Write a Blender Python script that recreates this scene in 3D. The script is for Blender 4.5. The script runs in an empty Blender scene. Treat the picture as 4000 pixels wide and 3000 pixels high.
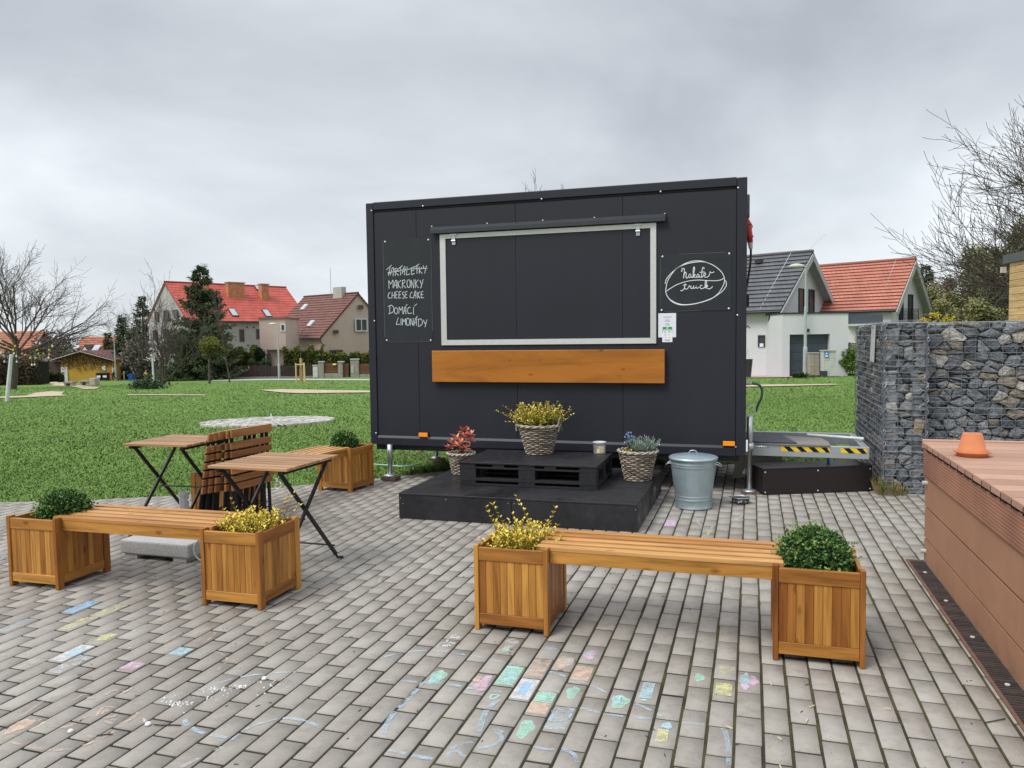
import bpy, math, random
import numpy as np
from mathutils import Vector, Matrix
rnd = random.Random(7)
PI = math.pi
sc = bpy.context.scene
COL = sc.collection

# ------------------------------------------------------------------ camera
# world: X along the truck front (right), Y away from the viewer, metres
F = 3007.4                                    # focal length in photo pixels (4000 wide)
CAM = np.array([3.731, -7.077, 1.416])
A0 = -0.3022
u2 = np.array([math.cos(A0), math.sin(A0)]); v2 = np.array([-u2[1], u2[0]])
CM = np.array([[0.999875, -0.000921, -0.015755], [-0.015782, -0.058331, -0.998173], [0.0, 0.998297, -0.058339]])
def tow(d): return np.array([d[0]*u2[0]+d[1]*u2[1], d[0]*v2[0]+d[1]*v2[1], d[2]])
RR = np.array([tow(r) for r in CM])           # rows: right, down, forward in world axes
FW = tow((0, 1, 0)); RT = tow((1, 0, 0))      # level forward and right
cd = bpy.data.cameras.new("Camera"); cam = bpy.data.objects.new("Camera", cd); COL.objects.link(cam)
cd.sensor_width = 36; cd.lens = F/4000*36; cd.clip_start = .05; cd.clip_end = 4000
m = Matrix.Identity(4)
for i in range(3):
    m[i][0] = RR[0][i]; m[i][1] = -RR[1][i]; m[i][2] = -RR[2][i]; m[i][3] = CAM[i]
cam.matrix_world = m; sc.camera = cam

# ------------------------------------------------------------------ sky and sun
SUN_EL, SUN_AZ = math.radians(52), math.radians(215)
w = bpy.data.worlds.new("World"); sc.world = w; w.use_nodes = True
nt = w.node_tree; nt.nodes.clear()
def N(nt, typ, **kw):
    n = nt.nodes.new(typ)
    ins = kw.pop('ins', {})
    for k, v in kw.items(): setattr(n, k, v)
    for k, v in ins.items():
        s = n.inputs[k]
        if isinstance(v, bpy.types.NodeSocket): nt.links.new(v, s)
        else: s.default_value = v
    return n
def ramp(nt, fac, stops, interp='LINEAR'):
    r = N(nt, 'ShaderNodeValToRGB', ins={'Fac': fac}); cr = r.color_ramp; cr.interpolation = interp
    while len(cr.elements) < len(stops): cr.elements.new(.5)
    for e, (p, c) in zip(cr.elements, stops):
        e.position = p; e.color = (*c, 1) if len(c) == 3 else c
    return r.outputs['Color']
def mixc(nt, fac, a, b, blend='MIX'):
    n = N(nt, 'ShaderNodeMix', data_type='RGBA', blend_type=blend)
    for k, v in ((0, fac), (6, a), (7, b)):
        if isinstance(v, bpy.types.NodeSocket): nt.links.new(v, n.inputs[k])
        else: n.inputs[k].default_value = v if k == 0 else (*v, 1)[:4]
    return n.outputs[2]
def math_(nt, op, a, b=0.0, c=None):
    n = N(nt, 'ShaderNodeMath', operation=op)
    for k, v in enumerate((a, b) if c is None else (a, b, c)):
        if isinstance(v, bpy.types.NodeSocket): nt.links.new(v, n.inputs[k])
        else: n.inputs[k].default_value = v
    return n.outputs[0]
def build_sky():
    tc = N(nt, 'ShaderNodeTexCoord').outputs['Generated']
    sep = N(nt, 'ShaderNodeSeparateXYZ', ins={0: tc})
    zz = math_(nt, 'MAXIMUM', math_(nt, 'ADD', sep.outputs[2], .28), .08)
    com = N(nt, 'ShaderNodeCombineXYZ', ins={0: math_(nt, 'DIVIDE', sep.outputs[0], zz), 1: math_(nt, 'DIVIDE', sep.outputs[1], zz), 2: 3.7})
    n1 = N(nt, 'ShaderNodeTexNoise', ins={'Vector': com.outputs[0], 'Scale': .42, 'Detail': 7.0, 'Roughness': .46, 'Distortion': .6}).outputs['Fac']
    n2 = N(nt, 'ShaderNodeTexNoise', ins={'Vector': com.outputs[0], 'Scale': 1.25, 'Detail': 8.0, 'Roughness': .52, 'Distortion': .5}).outputs['Fac']
    f = math_(nt, 'ADD', math_(nt, 'MULTIPLY', n1, .68), math_(nt, 'MULTIPLY', n2, .32))
    f = math_(nt, 'ADD', f, math_(nt, 'MULTIPLY', math_(nt, 'SUBTRACT', .32, sep.outputs[2]), .18))
    col = ramp(nt, f, [(.35, (.265, .282, .308)), (.44, (.345, .366, .392)), (.53, (.435, .460, .485)), (.65, (.57, .597, .620))])
    sky = N(nt, 'ShaderNodeTexSky', sky_type='NISHITA', sun_disc=False, sun_elevation=SUN_EL, sun_rotation=SUN_AZ)
    b1 = N(nt, 'ShaderNodeBackground', ins={'Color': sky.outputs[0], 'Strength': .1})
    # an overcast sky grows brighter towards the zenith
    zen = math_(nt, 'ADD', 1.0, math_(nt, 'MULTIPLY', math_(nt, 'MAXIMUM', math_(nt, 'SUBTRACT', sep.outputs[2], .42), 0.), 3.2))
    b2 = N(nt, 'ShaderNodeBackground', ins={'Color': col, 'Strength': zen})
    mx = N(nt, 'ShaderNodeMixShader', ins={0: .94, 1: b1.outputs[0], 2: b2.outputs[0]})
    N(nt, 'ShaderNodeOutputWorld', ins={'Surface': mx.outputs[0]})
build_sky()
sd = bpy.data.lights.new("Sun", 'SUN'); sd.energy = 1.4; sd.angle = math.radians(25); sd.color = (1, .97, .92)
sun = bpy.data.objects.new("Sun", sd); COL.objects.link(sun)
sv = Vector((math.sin(SUN_AZ)*math.cos(SUN_EL), math.cos(SUN_AZ)*math.cos(SUN_EL), math.sin(SUN_EL)))
sun.rotation_euler = sv.to_track_quat('Z', 'Y').to_euler()
sc.view_settings.view_transform = 'Standard'; sc.view_settings.look = 'None'
sc.view_settings.exposure = .86; sc.view_settings.gamma = 1
sc.cycles.max_bounces = 6; sc.cycles.transparent_max_bounces = 12

# ------------------------------------------------------------------ survey helpers
def ray(px, py): return RR.T @ np.array([(px-2000)/F, (py-1500)/F, 1.])
def gz(px, py, z=0.):                         # point at height z seen at a photo pixel
    d = ray(px, py); return CAM + d*((z-CAM[2])/d[2])
def at(px, py, D):                            # point at level distance D
    d = ray(px, py); return CAM + d*(D/(d @ FW))
def onV(px, py, V=0.):                        # point on the plane Y = V
    d = ray(px, py); return CAM + d*((V-CAM[1])/d[1])
def depth(X, Y): return (X-CAM[0])*FW[0]+(Y-CAM[1])*FW[1]
def terr(X, Y):
    D = depth(X, Y)
    if D < 9: return 0.0
    t = ((X-CAM[0])*RT[0]+(Y-CAM[1])*RT[1])/D
    t = max(-.6, min(.6, t)); s = .0304-.0066*t
    lim = 95-110*min(.3, max(0, t+.15))
    return -s*(min(D, lim)-9)
def ground(px, py):
    d = ray(px, py); k = d/(d @ FW); D = 4.0
    for _ in range(600):
        p = CAM+k*D
        e = p[2]-terr(p[0], p[1])
        if e <= .002: break
        D += max(.02, e*3)
        if D > 130: break
    p[2] = terr(p[0], p[1]); return p
def hit(px, py, A, e):                        # point on the vertical plane through A along e
    d = ray(px, py); n = np.array([-e[1], e[0]])
    t = (n @ (np.array(A[:2])-CAM[:2]))/(n @ d[:2]); return CAM+d*t

# ------------------------------------------------------------------ materials
MATS = {}
def newmat(name):
    mt = bpy.data.materials.new(name); mt.use_nodes = True; MATS[name] = mt
    nt = mt.node_tree; bs = nt.nodes['Principled BSDF']; return mt, nt, bs
def mat(name, col, rough=.7, cols=None, var=.12, nscale=6., bump=0., bscale=60., metal=0., spec=.4, detail=5., bdist=.01, coords='Object', trans=0.):
    """col, or a ramp of colours picked by the per-face tint; brightness broken up by noise"""
    mt, nt, bs = newmat(name)
    tc = N(nt, 'ShaderNodeTexCoord').outputs[coords]
    n = N(nt, 'ShaderNodeTexNoise', ins={'Vector': tc, 'Scale': nscale, 'Detail': detail, 'Roughness': .6}).outputs['Fac']
    if cols:
        a = N(nt, 'ShaderNodeAttribute', attribute_name='tint').outputs['Fac']
        k = len(cols)-1
        base = ramp(nt, a, [(i/k, c) for i, c in enumerate(cols)])
    else: base = (*col, 1)
    v = ramp(nt, n, [(.25, (1-var,)*3), (.75, (1+var,)*3)])
    c = mixc(nt, 1.0, base if not cols else base, v, 'MULTIPLY')
    nt.links.new(c, bs.inputs['Base Color'])
    bs.inputs['Roughness'].default_value = rough; bs.inputs['Metallic'].default_value = metal
    bs.inputs['Specular IOR Level'].default_value = spec
    if trans: bs.inputs['Transmission Weight'].default_value = trans
    if bump:
        b = N(nt, 'ShaderNodeTexNoise', ins={'Vector': tc, 'Scale': bscale, 'Detail': 4.0}).outputs['Fac']
        bn = N(nt, 'ShaderNodeBump', ins={'Strength': bump, 'Distance': bdist, 'Height': b}); nt.links.new(bn.outputs[0], bs.inputs['Normal'])
    return mt
def wood(name, dark, light, rough=.45, su=2.2, sv=38., knots=True, contrast=.45, spec=.35):
    mt, nt, bs = newmat(name)
    uv = N(nt, 'ShaderNodeUVMap').outputs[0]
    t = N(nt, 'ShaderNodeAttribute', attribute_name='tint').outputs['Fac']
    s = N(nt, 'ShaderNodeSeparateXYZ', ins={0: uv})
    c = N(nt, 'ShaderNodeCombineXYZ', ins={0: math_(nt, 'MULTIPLY', s.outputs[0], su), 1: math_(nt, 'MULTIPLY', s.outputs[1], sv), 2: math_(nt, 'MULTIPLY', t, 41.)}).outputs[0]
    g = N(nt, 'ShaderNodeTexNoise', ins={'Vector': c, 'Scale': 1.0, 'Detail': 5.0, 'Roughness': .6, 'Distortion': .6}).outputs['Fac']
    base = ramp(nt, t, [(0, dark), (1, light)])
    lo = 1-contrast; hi = 1+contrast*.8
    gr = ramp(nt, g, [(.25, (lo, lo*.96, lo*.9)), (.5, (1, 1, 1)), (.78, (hi, hi*1.02, hi*1.05))])
    c2 = mixc(nt, 1.0, base, gr, 'MULTIPLY')
    if knots:
        kc = N(nt, 'ShaderNodeCombineXYZ', ins={0: math_(nt, 'MULTIPLY', s.outputs[0], 5.), 1: math_(nt, 'MULTIPLY', s.outputs[1], 14.), 2: math_(nt, 'MULTIPLY', t, 29.)}).outputs[0]
        vo = N(nt, 'ShaderNodeTexVoronoi', ins={'Vector': kc, 'Scale': 1.0}).outputs['Distance']
        k = ramp(nt, vo, [(.03, (.25, .16, .1)), (.09, (.6, .45, .35)), (.16, (1, 1, 1))])
        c2 = mixc(nt, .8, c2, mixc(nt, 1.0, c2, k, 'MULTIPLY'))
    nt.links.new(c2, bs.inputs['Base Color'])
    bs.inputs['Roughness'].default_value = rough; bs.inputs['Specular IOR Level'].default_value = spec
    bn = N(nt, 'ShaderNodeBump', ins={'Strength': .25, 'Distance': .003, 'Height': g}); nt.links.new(bn.outputs[0], bs.inputs['Normal'])
    return mt
ACACIA = wood('acacia', (.235, .076, .013), (.50, .240, .048), contrast=.55)
SLAT = wood('acacia_slat', (.40, .175, .05), (.60, .33, .12))
DARKSLAT = wood('stained_slat', (.25, .125, .050), (.41, .235, .11), knots=False)
CHAIRWOOD = wood('chair_slat', (.19, .075, .030), (.38, .17, .065), knots=False)
COUNTER = wood('counter_wood', (.37, .130, .016), (.41, .150, .020), su=1.3, sv=10., contrast=.36, rough=.35)
PLANK = wood('pine_plank', (.48, .29, .12), (.66, .44, .20))
BLACKM = mat('black_metal', (.012, .012, .013), .45)
def panel_mat():
    mt, nt, bs = newmat('truck_panel'); tc = N(nt, 'ShaderNodeTexCoord').outputs['Object']; mp = N(nt, 'ShaderNodeMapping', ins={'Vector': tc, 'Scale': (7., 7., .5)}).outputs[0]
    st = N(nt, 'ShaderNodeTexNoise', ins={'Vector': mp, 'Scale': 1.0, 'Detail': 6.0, 'Roughness': .65}).outputs['Fac']; cl = N(nt, 'ShaderNodeTexNoise', ins={'Vector': tc, 'Scale': 1.3, 'Detail': 5.0}).outputs['Fac']; fi = N(nt, 'ShaderNodeTexNoise', ins={'Vector': tc, 'Scale': 260., 'Detail': 2.0}).outputs['Fac']
    c = mixc(nt, 1., (.0145, .0160, .0240), ramp(nt, st, [(.3, (.95, .95, .95)), (.72, (1.07, 1.06, 1.05))]), 'MULTIPLY'); c = mixc(nt, 1., c, ramp(nt, fi, [(.3, (.72, .72, .72)), (.7, (1.3, 1.3, 1.3))]), 'MULTIPLY')
    c = mixc(nt, 1., c, ramp(nt, cl, [(.3, (.9, .9, .9)), (.7, (1.12, 1.12, 1.12))]), 'MULTIPLY')
    sp = N(nt, 'ShaderNodeTexVoronoi', ins={'Vector': tc, 'Scale': 5.}).outputs['Distance']; c = mixc(nt, 1., c, ramp(nt, sp, [(.012, (3.2, 3.1, 3.0)), (.022, (1, 1, 1))]), 'MULTIPLY')
    nt.links.new(c, bs.inputs['Base Color']); nt.links.new(ramp(nt, cl, [(.3, (.50,)*3), (.7, (.66,)*3)]), bs.inputs['Roughness']); bs.inputs['Specular IOR Level'].default_value = .38
    bn = N(nt, 'ShaderNodeBump', ins={'Strength': .25, 'Distance': .002, 'Height': fi}); bn2 = N(nt, 'ShaderNodeBump', ins={'Strength': .12, 'Distance': .02, 'Height': cl, 'Normal': bn.outputs[0]}); nt.links.new(bn2.outputs[0], bs.inputs['Normal']); return mt
PANEL = panel_mat()
PROF = mat('truck_profile', (.0138, .0155, .0245), .5, var=.08, nscale=40)
GROOVE = mat('dark_gap', (.006, .006, .007), .9)
ALU = mat('aluminium', (.62, .62, .60), .42, metal=.55, var=.06, nscale=30)
STEEL = mat('galvanised_steel', (.50, .53, .54), .38, metal=.8, var=.15, nscale=14)
BINM = mat('bin_zinc', (.40, .50, .54), .42, metal=.65, var=.12, nscale=9, detail=8)
RIVET = mat('rivet', (.75, .75, .75), .35, metal=.3)
BOARD = mat('chalkboard', (.0165, .0205, .0245), .6, var=.22, nscale=7)
CHALK = mat('chalk_white', (.50, .55, .57), .9, var=.35, nscale=60)
PAPER = mat('paper', (.72, .74, .82), .7, var=.03)
GREY_TXT = mat('print_grey', (.25, .25, .28), .8); GREEN_PR = mat('print_green', (.03, .33, .09), .6)
RED_PR = mat('print_red', (.55, .05, .05), .6); NAVY_PR = mat('print_navy', (.04, .04, .12), .6)
AMBER = mat('amber_lens', (.95, .30, .01), .25, spec=.6)
def scuffed_ply():
    mt = mat('black_plywood', (.019, .019, .022), .5, var=.35, nscale=16, bump=.15, bscale=200, detail=9); nt = mt.node_tree; bs = nt.nodes['Principled BSDF']; src = bs.inputs['Base Color'].links[0].from_socket
    tc = N(nt, 'ShaderNodeTexCoord').outputs['Object']; mp = N(nt, 'ShaderNodeMapping', ins={'Vector': tc, 'Scale': (6., 17., 6.)}).outputs[0]
    n = N(nt, 'ShaderNodeTexNoise', ins={'Vector': mp, 'Scale': 1.0, 'Detail': 9.0, 'Roughness': .75}).outputs['Fac']; n2 = N(nt, 'ShaderNodeTexNoise', ins={'Vector': tc, 'Scale': 2.2, 'Detail': 4.0}).outputs['Fac']
    f = math_(nt, 'MULTIPLY', ramp(nt, n, [(.56, (0, 0, 0)), (.72, (1, 1, 1))]), ramp(nt, n2, [(.45, (0, 0, 0)), (.62, (1, 1, 1))])); nt.links.new(mixc(nt, math_(nt, 'MULTIPLY', f, .42), src, (.10, .10, .105)), bs.inputs['Base Color'])
    nt.links.new(ramp(nt, n2, [(.42, (.22,)*3), (.55, (.6,)*3)]), bs.inputs['Roughness']); return mt
BLACKPLY = scuffed_ply()
BROWNPLY = mat('brown_plywood', (.021, .015, .016), .42, var=.2, nscale=30, bump=.2, bscale=300, bdist=.002)
PALLET = mat('black_pallet', (.016, .016, .018), .7, var=.35, nscale=25, bump=.4, bscale=120)
SOIL = mat('soil', (.030, .020, .014), 1.0, bump=1., bscale=80)
WICKER = mat('wicker', None, .75, cols=[(.13, .095, .065), (.31, .25, .19), (.52, .47, .40)], nscale=60, var=.25)
TERRA = mat('terracotta', (.56, .19, .08), .8, var=.1, nscale=12)
TUB = mat('translucent_tub', (.74, .76, .76), .35, var=.03, trans=.35)
YLABEL = mat('yellow_label', (.75, .66, .25), .6)
def paver_mat():
    mt, nt, bs = newmat('concrete_paver')
    tc = N(nt, 'ShaderNodeTexCoord').outputs['Object']
    t = N(nt, 'ShaderNodeAttribute', attribute_name='tint').outputs['Fac']
    base = ramp(nt, t, [(0, (.278, .246, .214)), (.5, (.340, .318, .284)), (1, (.395, .378, .345))])
    n1 = N(nt, 'ShaderNodeTexNoise', ins={'Vector': tc, 'Scale': .9, 'Detail': 4.0}).outputs['Fac']
    n2 = N(nt, 'ShaderNodeTexNoise', ins={'Vector': tc, 'Scale': 12., 'Detail': 8.0, 'Roughness': .7}).outputs['Fac']
    n3 = N(nt, 'ShaderNodeTexNoise', ins={'Vector': tc, 'Scale': 330., 'Detail': 2.0}).outputs['Fac']
    c = mixc(nt, 1., base, ramp(nt, n1, [(.3, (.84, .82, .80)), (.7, (1.1, 1.1, 1.1))]), 'MULTIPLY')
    c = mixc(nt, 1., c, ramp(nt, n2, [(.28, (.74, .73, .72)), (.5, (1, 1, 1)), (.75, (1.12, 1.12, 1.12))]), 'MULTIPLY')
    c = mixc(nt, 1., c, ramp(nt, n3, [(.3, (.80, .80, .80)), (.55, (1, 1, 1)), (.8, (1.15, 1.15, 1.15))]), 'MULTIPLY')
    sp = N(nt, 'ShaderNodeTexVoronoi', ins={'Vector': tc, 'Scale': 19.}).outputs['Distance']
    c = mixc(nt, 1., c, ramp(nt, sp, [(.035, (.35, .33, .30)), (.06, (1, 1, 1))]), 'MULTIPLY')
    nt.links.new(c, bs.inputs['Base Color']); bs.inputs['Roughness'].default_value = .8; bs.inputs['Specular IOR Level'].default_value = .35
    bn = N(nt, 'ShaderNodeBump', ins={'Strength': .5, 'Distance': .003, 'Height': n3}); nt.links.new(bn.outputs[0], bs.inputs['Normal'])
    return mt
PAVER = paver_mat()
def joint_mat():
    mt, nt, bs = newmat('joint_moss')
    tc = N(nt, 'ShaderNodeTexCoord').outputs['Object']
    n = N(nt, 'ShaderNodeTexNoise', ins={'Vector': tc, 'Scale': 3.5, 'Detail': 6.0, 'Roughness': .7}).outputs['Fac']
    sx = N(nt, 'ShaderNodeSeparateXYZ', ins={0: tc}).outputs[0]
    f = math_(nt, 'ADD', n, math_(nt, 'MULTIPLY', math_(nt, 'SUBTRACT', sx, 2.6), .055))
    c = ramp(nt, f, [(.38, (.018, .015, .012)), (.50, (.030, .026, .016)), (.62, (.056, .054, .016)), (.75, (.085, .075, .035))])
    nt.links.new(c, bs.inputs['Base Color']); bs.inputs['Roughness'].default_value = 1
    b = N(nt, 'ShaderNodeTexNoise', ins={'Vector': tc, 'Scale': 160., 'Detail': 4.0}).outputs['Fac']
    bn = N(nt, 'ShaderNodeBump', ins={'Strength': 1., 'Distance': .008, 'Height': b}); nt.links.new(bn.outputs[0], bs.inputs['Normal'])
    return mt
JOINT = joint_mat()
def meadow_mat():
    mt, nt, bs = newmat('meadow_grass')
    tc = N(nt, 'ShaderNodeTexCoord').outputs['Object']
    def nz(s, d=6.): return N(nt, 'ShaderNodeTexNoise', ins={'Vector': tc, 'Scale': s, 'Detail': d, 'Roughness': .65}).outputs['Fac']
    f = math_(nt, 'ADD', math_(nt, 'MULTIPLY', nz(.16), .45), math_(nt, 'ADD', math_(nt, 'MULTIPLY', nz(1.3), .3), math_(nt, 'MULTIPLY', nz(9.), .25)))
    c = ramp(nt, f, [(.34, (.115, .198, .046)), (.46, (.152, .258, .062)), (.56, (.192, .305, .082)), (.66, (.25, .31, .11))])
    c = mixc(nt, 1., c, ramp(nt, nz(30., 3.), [(.3, (.75, .75, .75)), (.6, (1.08, 1.08, 1.08))]), 'MULTIPLY')
    nt.links.new(c, bs.inputs['Base Color']); bs.inputs['Roughness'].default_value = 1; bs.inputs['Specular IOR Level'].default_value = .1
    bn = N(nt, 'ShaderNodeBump', ins={'Strength': 1., 'Distance': .12, 'Height': math_(nt, 'ADD', nz(14.), nz(2.))}); nt.links.new(bn.outputs[0], bs.inputs['Normal'])
    return mt
MEADOW = meadow_mat()
GRASSB = mat('grass_blade', None, .8, cols=[(.115, .205, .046), (.158, .268, .064), (.200, .315, .084), (.29, .335, .13)], var=.2, nscale=.35, spec=.12)
def up_normal(mt, f):
    nt = mt.node_tree; bs = nt.nodes['Principled BSDF']; g = N(nt, 'ShaderNodeNewGeometry').outputs['Normal']; v = N(nt, 'ShaderNodeVectorMath', operation='SCALE', ins={0: g}); v.inputs['Scale'].default_value = f
    a = N(nt, 'ShaderNodeVectorMath', operation='ADD', ins={0: v.outputs[0]}); a.inputs[1].default_value = (0, 0, 1); n = N(nt, 'ShaderNodeVectorMath', operation='NORMALIZE', ins={0: a.outputs[0]}); nt.links.new(n.outputs[0], bs.inputs['Normal'])
up_normal(GRASSB, .45)
def chalk_mat(name, col, dens=.5):
    mt, nt, bs = newmat(name)
    tc = N(nt, 'ShaderNodeTexCoord').outputs['Object']
    n = N(nt, 'ShaderNodeTexNoise', ins={'Vector': tc, 'Scale': 220., 'Detail': 3.0}).outputs['Fac']
    n2 = N(nt, 'ShaderNodeTexNoise', ins={'Vector': tc, 'Scale': 26., 'Detail': 4.0}).outputs['Fac']
    f = math_(nt, 'ADD', math_(nt, 'MULTIPLY', n, .5), math_(nt, 'MULTIPLY', n2, .5))
    a = ramp(nt, f, [(max(0, .64-dens*.55), (0, 0, 0)), (.76-dens*.3, (.74, .74, .74))])
    bs.inputs['Base Color'].default_value = (*col, 1); bs.inputs['Roughness'].default_value = 1
    nt.links.new(a, bs.inputs['Alpha']); return mt
CH = {k: chalk_mat('chalk_'+k, c, d) for k, c, d in [('blue', (.34, .56, .80), .62), ('white', (.72, .72, .74), .66), ('mint', (.42, .74, .60), .6),
     ('pink', (.72, .50, .62), .58), ('peach', (.72, .52, .40), .6), ('yellow', (.74, .72, .34), .5), ('sky', (.45, .66, .74), .6), ('lilac', (.74, .52, .74), .72),
     ('bluefaint', (.46, .60, .72), .46), ('bluewash', (.48, .58, .66), .34), ('whitefaint', (.62, .62, .62), .44), ('peachfaint', (.66, .50, .40), .46), ('yellowfaint', (.66, .64, .38), .46), ('pinkfaint', (.66, .50, .58), .32)]}

# ------------------------------------------------------------------ mesh builder
ROOT = {}
class MB:
    def __init__(s): s.v = []; s.f = []; s.t = []; s.uv = []
    def face(s, pts, t=.5, uv=None):
        i = len(s.v); s.v += [tuple(map(float, p)) for p in pts]; s.f.append(tuple(range(i, i+len(pts)))); s.t.append(t)
        s.uv += uv if uv else [(0., 0.)]*len(pts)
    def add(s, V, Fc, t=.5):
        i = len(s.v); s.v += [tuple(map(float, p)) for p in V]
        for f in Fc: s.f.append(tuple(i+k for k in f)); s.t.append(t); s.uv += [(0., 0.)]*len(f)
    def obox(s, c, ax, h, t=None):
        """box: centre, three unit axes, half sizes; wood uv runs along the longest axis"""
        c = np.array(c, float); ax = [np.array(a, float) for a in ax]
        t = rnd.random() if t is None else t
        L = int(np.argmax(h)); ou, ov = rnd.random()*50, rnd.random()*50
        P = {}
        for i in (-1, 1):
            for j in (-1, 1):
                for k in (-1, 1): P[i, j, k] = c+ax[0]*h[0]*i+ax[1]*h[1]*j+ax[2]*h[2]*k
        Q = [((-1,-1,-1),(-1,1,-1),(1,1,-1),(1,-1,-1)), ((-1,-1,1),(1,-1,1),(1,1,1),(-1,1,1)), ((-1,-1,-1),(1,-1,-1),(1,-1,1),(-1,-1,1)),
             ((1,-1,-1),(1,1,-1),(1,1,1),(1,-1,1)), ((1,1,-1),(-1,1,-1),(-1,1,1),(1,1,1)), ((-1,1,-1),(-1,-1,-1),(-1,-1,1),(-1,1,1))]
        b = len(s.v); idx = {}
        for k2, p in P.items(): idx[k2] = len(s.v); s.v.append(tuple(map(float, p)))
        o = [k2 for k2 in range(3) if k2 != L]
        for q in Q:
            s.f.append(tuple(idx[k2] for k2 in q)); s.t.append(t)
            for k2 in q: s.uv.append((float(k2[L]*h[L]+ou), float(k2[o[0]]*h[o[0]]+k2[o[1]]*h[o[1]]*.7+ov)))
    def box(s, x0, x1, y0, y1, z0, z1, t=None):
        s.obox(((x0+x1)/2, (y0+y1)/2, (z0+z1)/2), np.eye(3), (abs(x1-x0)/2, abs(y1-y0)/2, abs(z1-z0)/2), t)
    def bar(s, p, q, wd, th, side=(0, 0, 1), t=None):
        """flat bar from p to q; wd along `side`, th across"""
        p = np.array(p, float); q = np.array(q, float); d = q-p; L = np.linalg.norm(d); d = d/L
        sd_ = np.array(side, float); sd_ = sd_-d*(sd_ @ d); sd_ /= np.linalg.norm(sd_); n = np.cross(d, sd_)
        s.obox((p+q)/2, (d, sd_, n), (L/2, wd/2, th/2), t)
    def tube(s, pts, r, sides=6, t=.5, cap=True, closed=False):
        P = [np.array(p, float) for p in pts]; n = len(P); rs = r if hasattr(r, '__len__') else [r]*n
        b = len(s.v); up = None
        for i in range(n):
            if closed: d = P[(i+1) % n]-P[i-1]
            else: d = P[min(i+1, n-1)]-P[max(i-1, 0)]
            l = np.linalg.norm(d); d = d/l if l > 1e-9 else np.array([0, 0, 1.])
            if up is None:
                up = np.array([0, 0, 1.]) if abs(d[2]) < .9 else np.array([1., 0, 0])
            a = np.cross(up, d); a /= max(1e-9, np.linalg.norm(a)); c = np.cross(d, a); up = c
            for k in range(sides):
                an = 2*PI*k/sides
                s.v.append(tuple(map(float, P[i]+rs[i]*(a*math.cos(an)+c*math.sin(an)))))
        for i in range(n if closed else n-1):
            j = (i+1) % n
            for k in range(sides):
                k2 = (k+1) % sides
                s.f.append((b+i*sides+k, b+i*sides+k2, b+j*sides+k2, b+j*sides+k)); s.t.append(t); s.uv += [(0., 0.)]*4
        if cap and not closed and sides > 3:
            s.f.append(tuple(b+k for k in range(sides))[::-1]); s.t.append(t); s.uv += [(0., 0.)]*sides
            s.f.append(tuple(b+(n-1)*sides+k for k in range(sides))); s.t.append(t); s.uv += [(0., 0.)]*sides
    def lathe(s, c, prof, seg=40, t=.5, cap=True):
        b = len(s.v); n = len(prof)
        for r, z in prof:
            for k in range(seg):
                a = 2*PI*k/seg; s.v.append((c[0]+r*math.cos(a), c[1]+r*math.sin(a), c[2]+z))
        for i in range(n-1):
            for k in range(seg):
                k2 = (k+1) % seg
                s.f.append((b+i*seg+k, b+i*seg+k2, b+(i+1)*seg+k2, b+(i+1)*seg+k)); s.t.append(t); s.uv += [(0., 0.)]*4
        if cap:
            for i, rev in ((0, True), (n-1, False)):
                if prof[i][0] > 1e-4:
                    q = [b+i*seg+k for k in range(seg)]
                    s.f.append(tuple(q[::-1] if rev else q)); s.t.append(t); s.uv += [(0., 0.)]*seg
    def sphere(s, c, r, seg=10, ring=6, t=.5, sz=1.):
        prof = [(max(1e-5, r*math.sin(PI*i/ring)), -r*sz*math.cos(PI*i/ring)) for i in range(ring+1)]
        s.lathe(c, prof, seg, t, cap=False)
    def leaf(s, p, d, n, L, W, t, fold=.25):
        p = np.array(p, float); d = np.array(d, float); d /= np.linalg.norm(d)+1e-9
        sd_ = np.cross(d, n); l = np.linalg.norm(sd_)
        if l < 1e-6: sd_ = np.cross(d, (1, .3, .2)); l = np.linalg.norm(sd_)
        sd_ /= l; up = np.cross(sd_, d)
        mid = p+d*L*.55
        a = mid+sd_*W/2+up*W*fold; b = mid-sd_*W/2+up*W*fold
        i = len(s.v); s.v += [tuple(map(float, q)) for q in (p, a, p+d*L, b)]
        s.f += [(i, i+1, i+2), (i, i+2, i+3)]; s.t += [t, t]; s.uv += [(0., 0.)]*6
    def build(s, name, m_, parent=None, world=True, bevel=0., smooth=False, segs=2):
        me = bpy.data.meshes.new(name)
        V = s.v
        if parent is not None and world:
            o = ROOT.get(parent.name, (0, 0, 0)); V = [(a-o[0], b-o[1], c-o[2]) for a, b, c in V]
        me.from_pydata(V, [], s.f)
        at_ = me.attributes.new('tint', 'FLOAT', 'FACE'); at_.data.foreach_set('value', np.array(s.t, np.float32))
        ul = me.uv_layers.new(name='UVMap'); ul.data.foreach_set('uv', np.array(s.uv, np.float32).ravel())
        if smooth: me.polygons.foreach_set('use_smooth', np.ones(len(s.f), bool))
        me.materials.append(m_); me.update()
        ob = bpy.data.objects.new(name, me); COL.objects.link(ob)
        if parent is not None:
            ob.parent = parent; ROOT[ob.name] = ROOT.get(parent.name, (0, 0, 0))
        if bevel:
            bm_ = ob.modifiers.new('Bevel', 'BEVEL'); bm_.width = bevel; bm_.segments = segs; bm_.limit_method = 'ANGLE'
        return ob
def tag(o, label=None, cat=None, group=None, kind=None):
    for k, v in (('label', label), ('category', cat), ('group', group), ('kind', kind)):
        if v: o[k] = v
    return o
def thing(name, label, cat, loc=(0, 0, 0), rz=0., group=None):
    o = bpy.data.objects.new(name, None); COL.objects.link(o); o.location = tuple(map(float, loc)); o.rotation_euler = (0, 0, rz); o.empty_display_size = .2
    ROOT[o.name] = tuple(map(float, loc)); return tag(o, label, cat, group)
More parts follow.
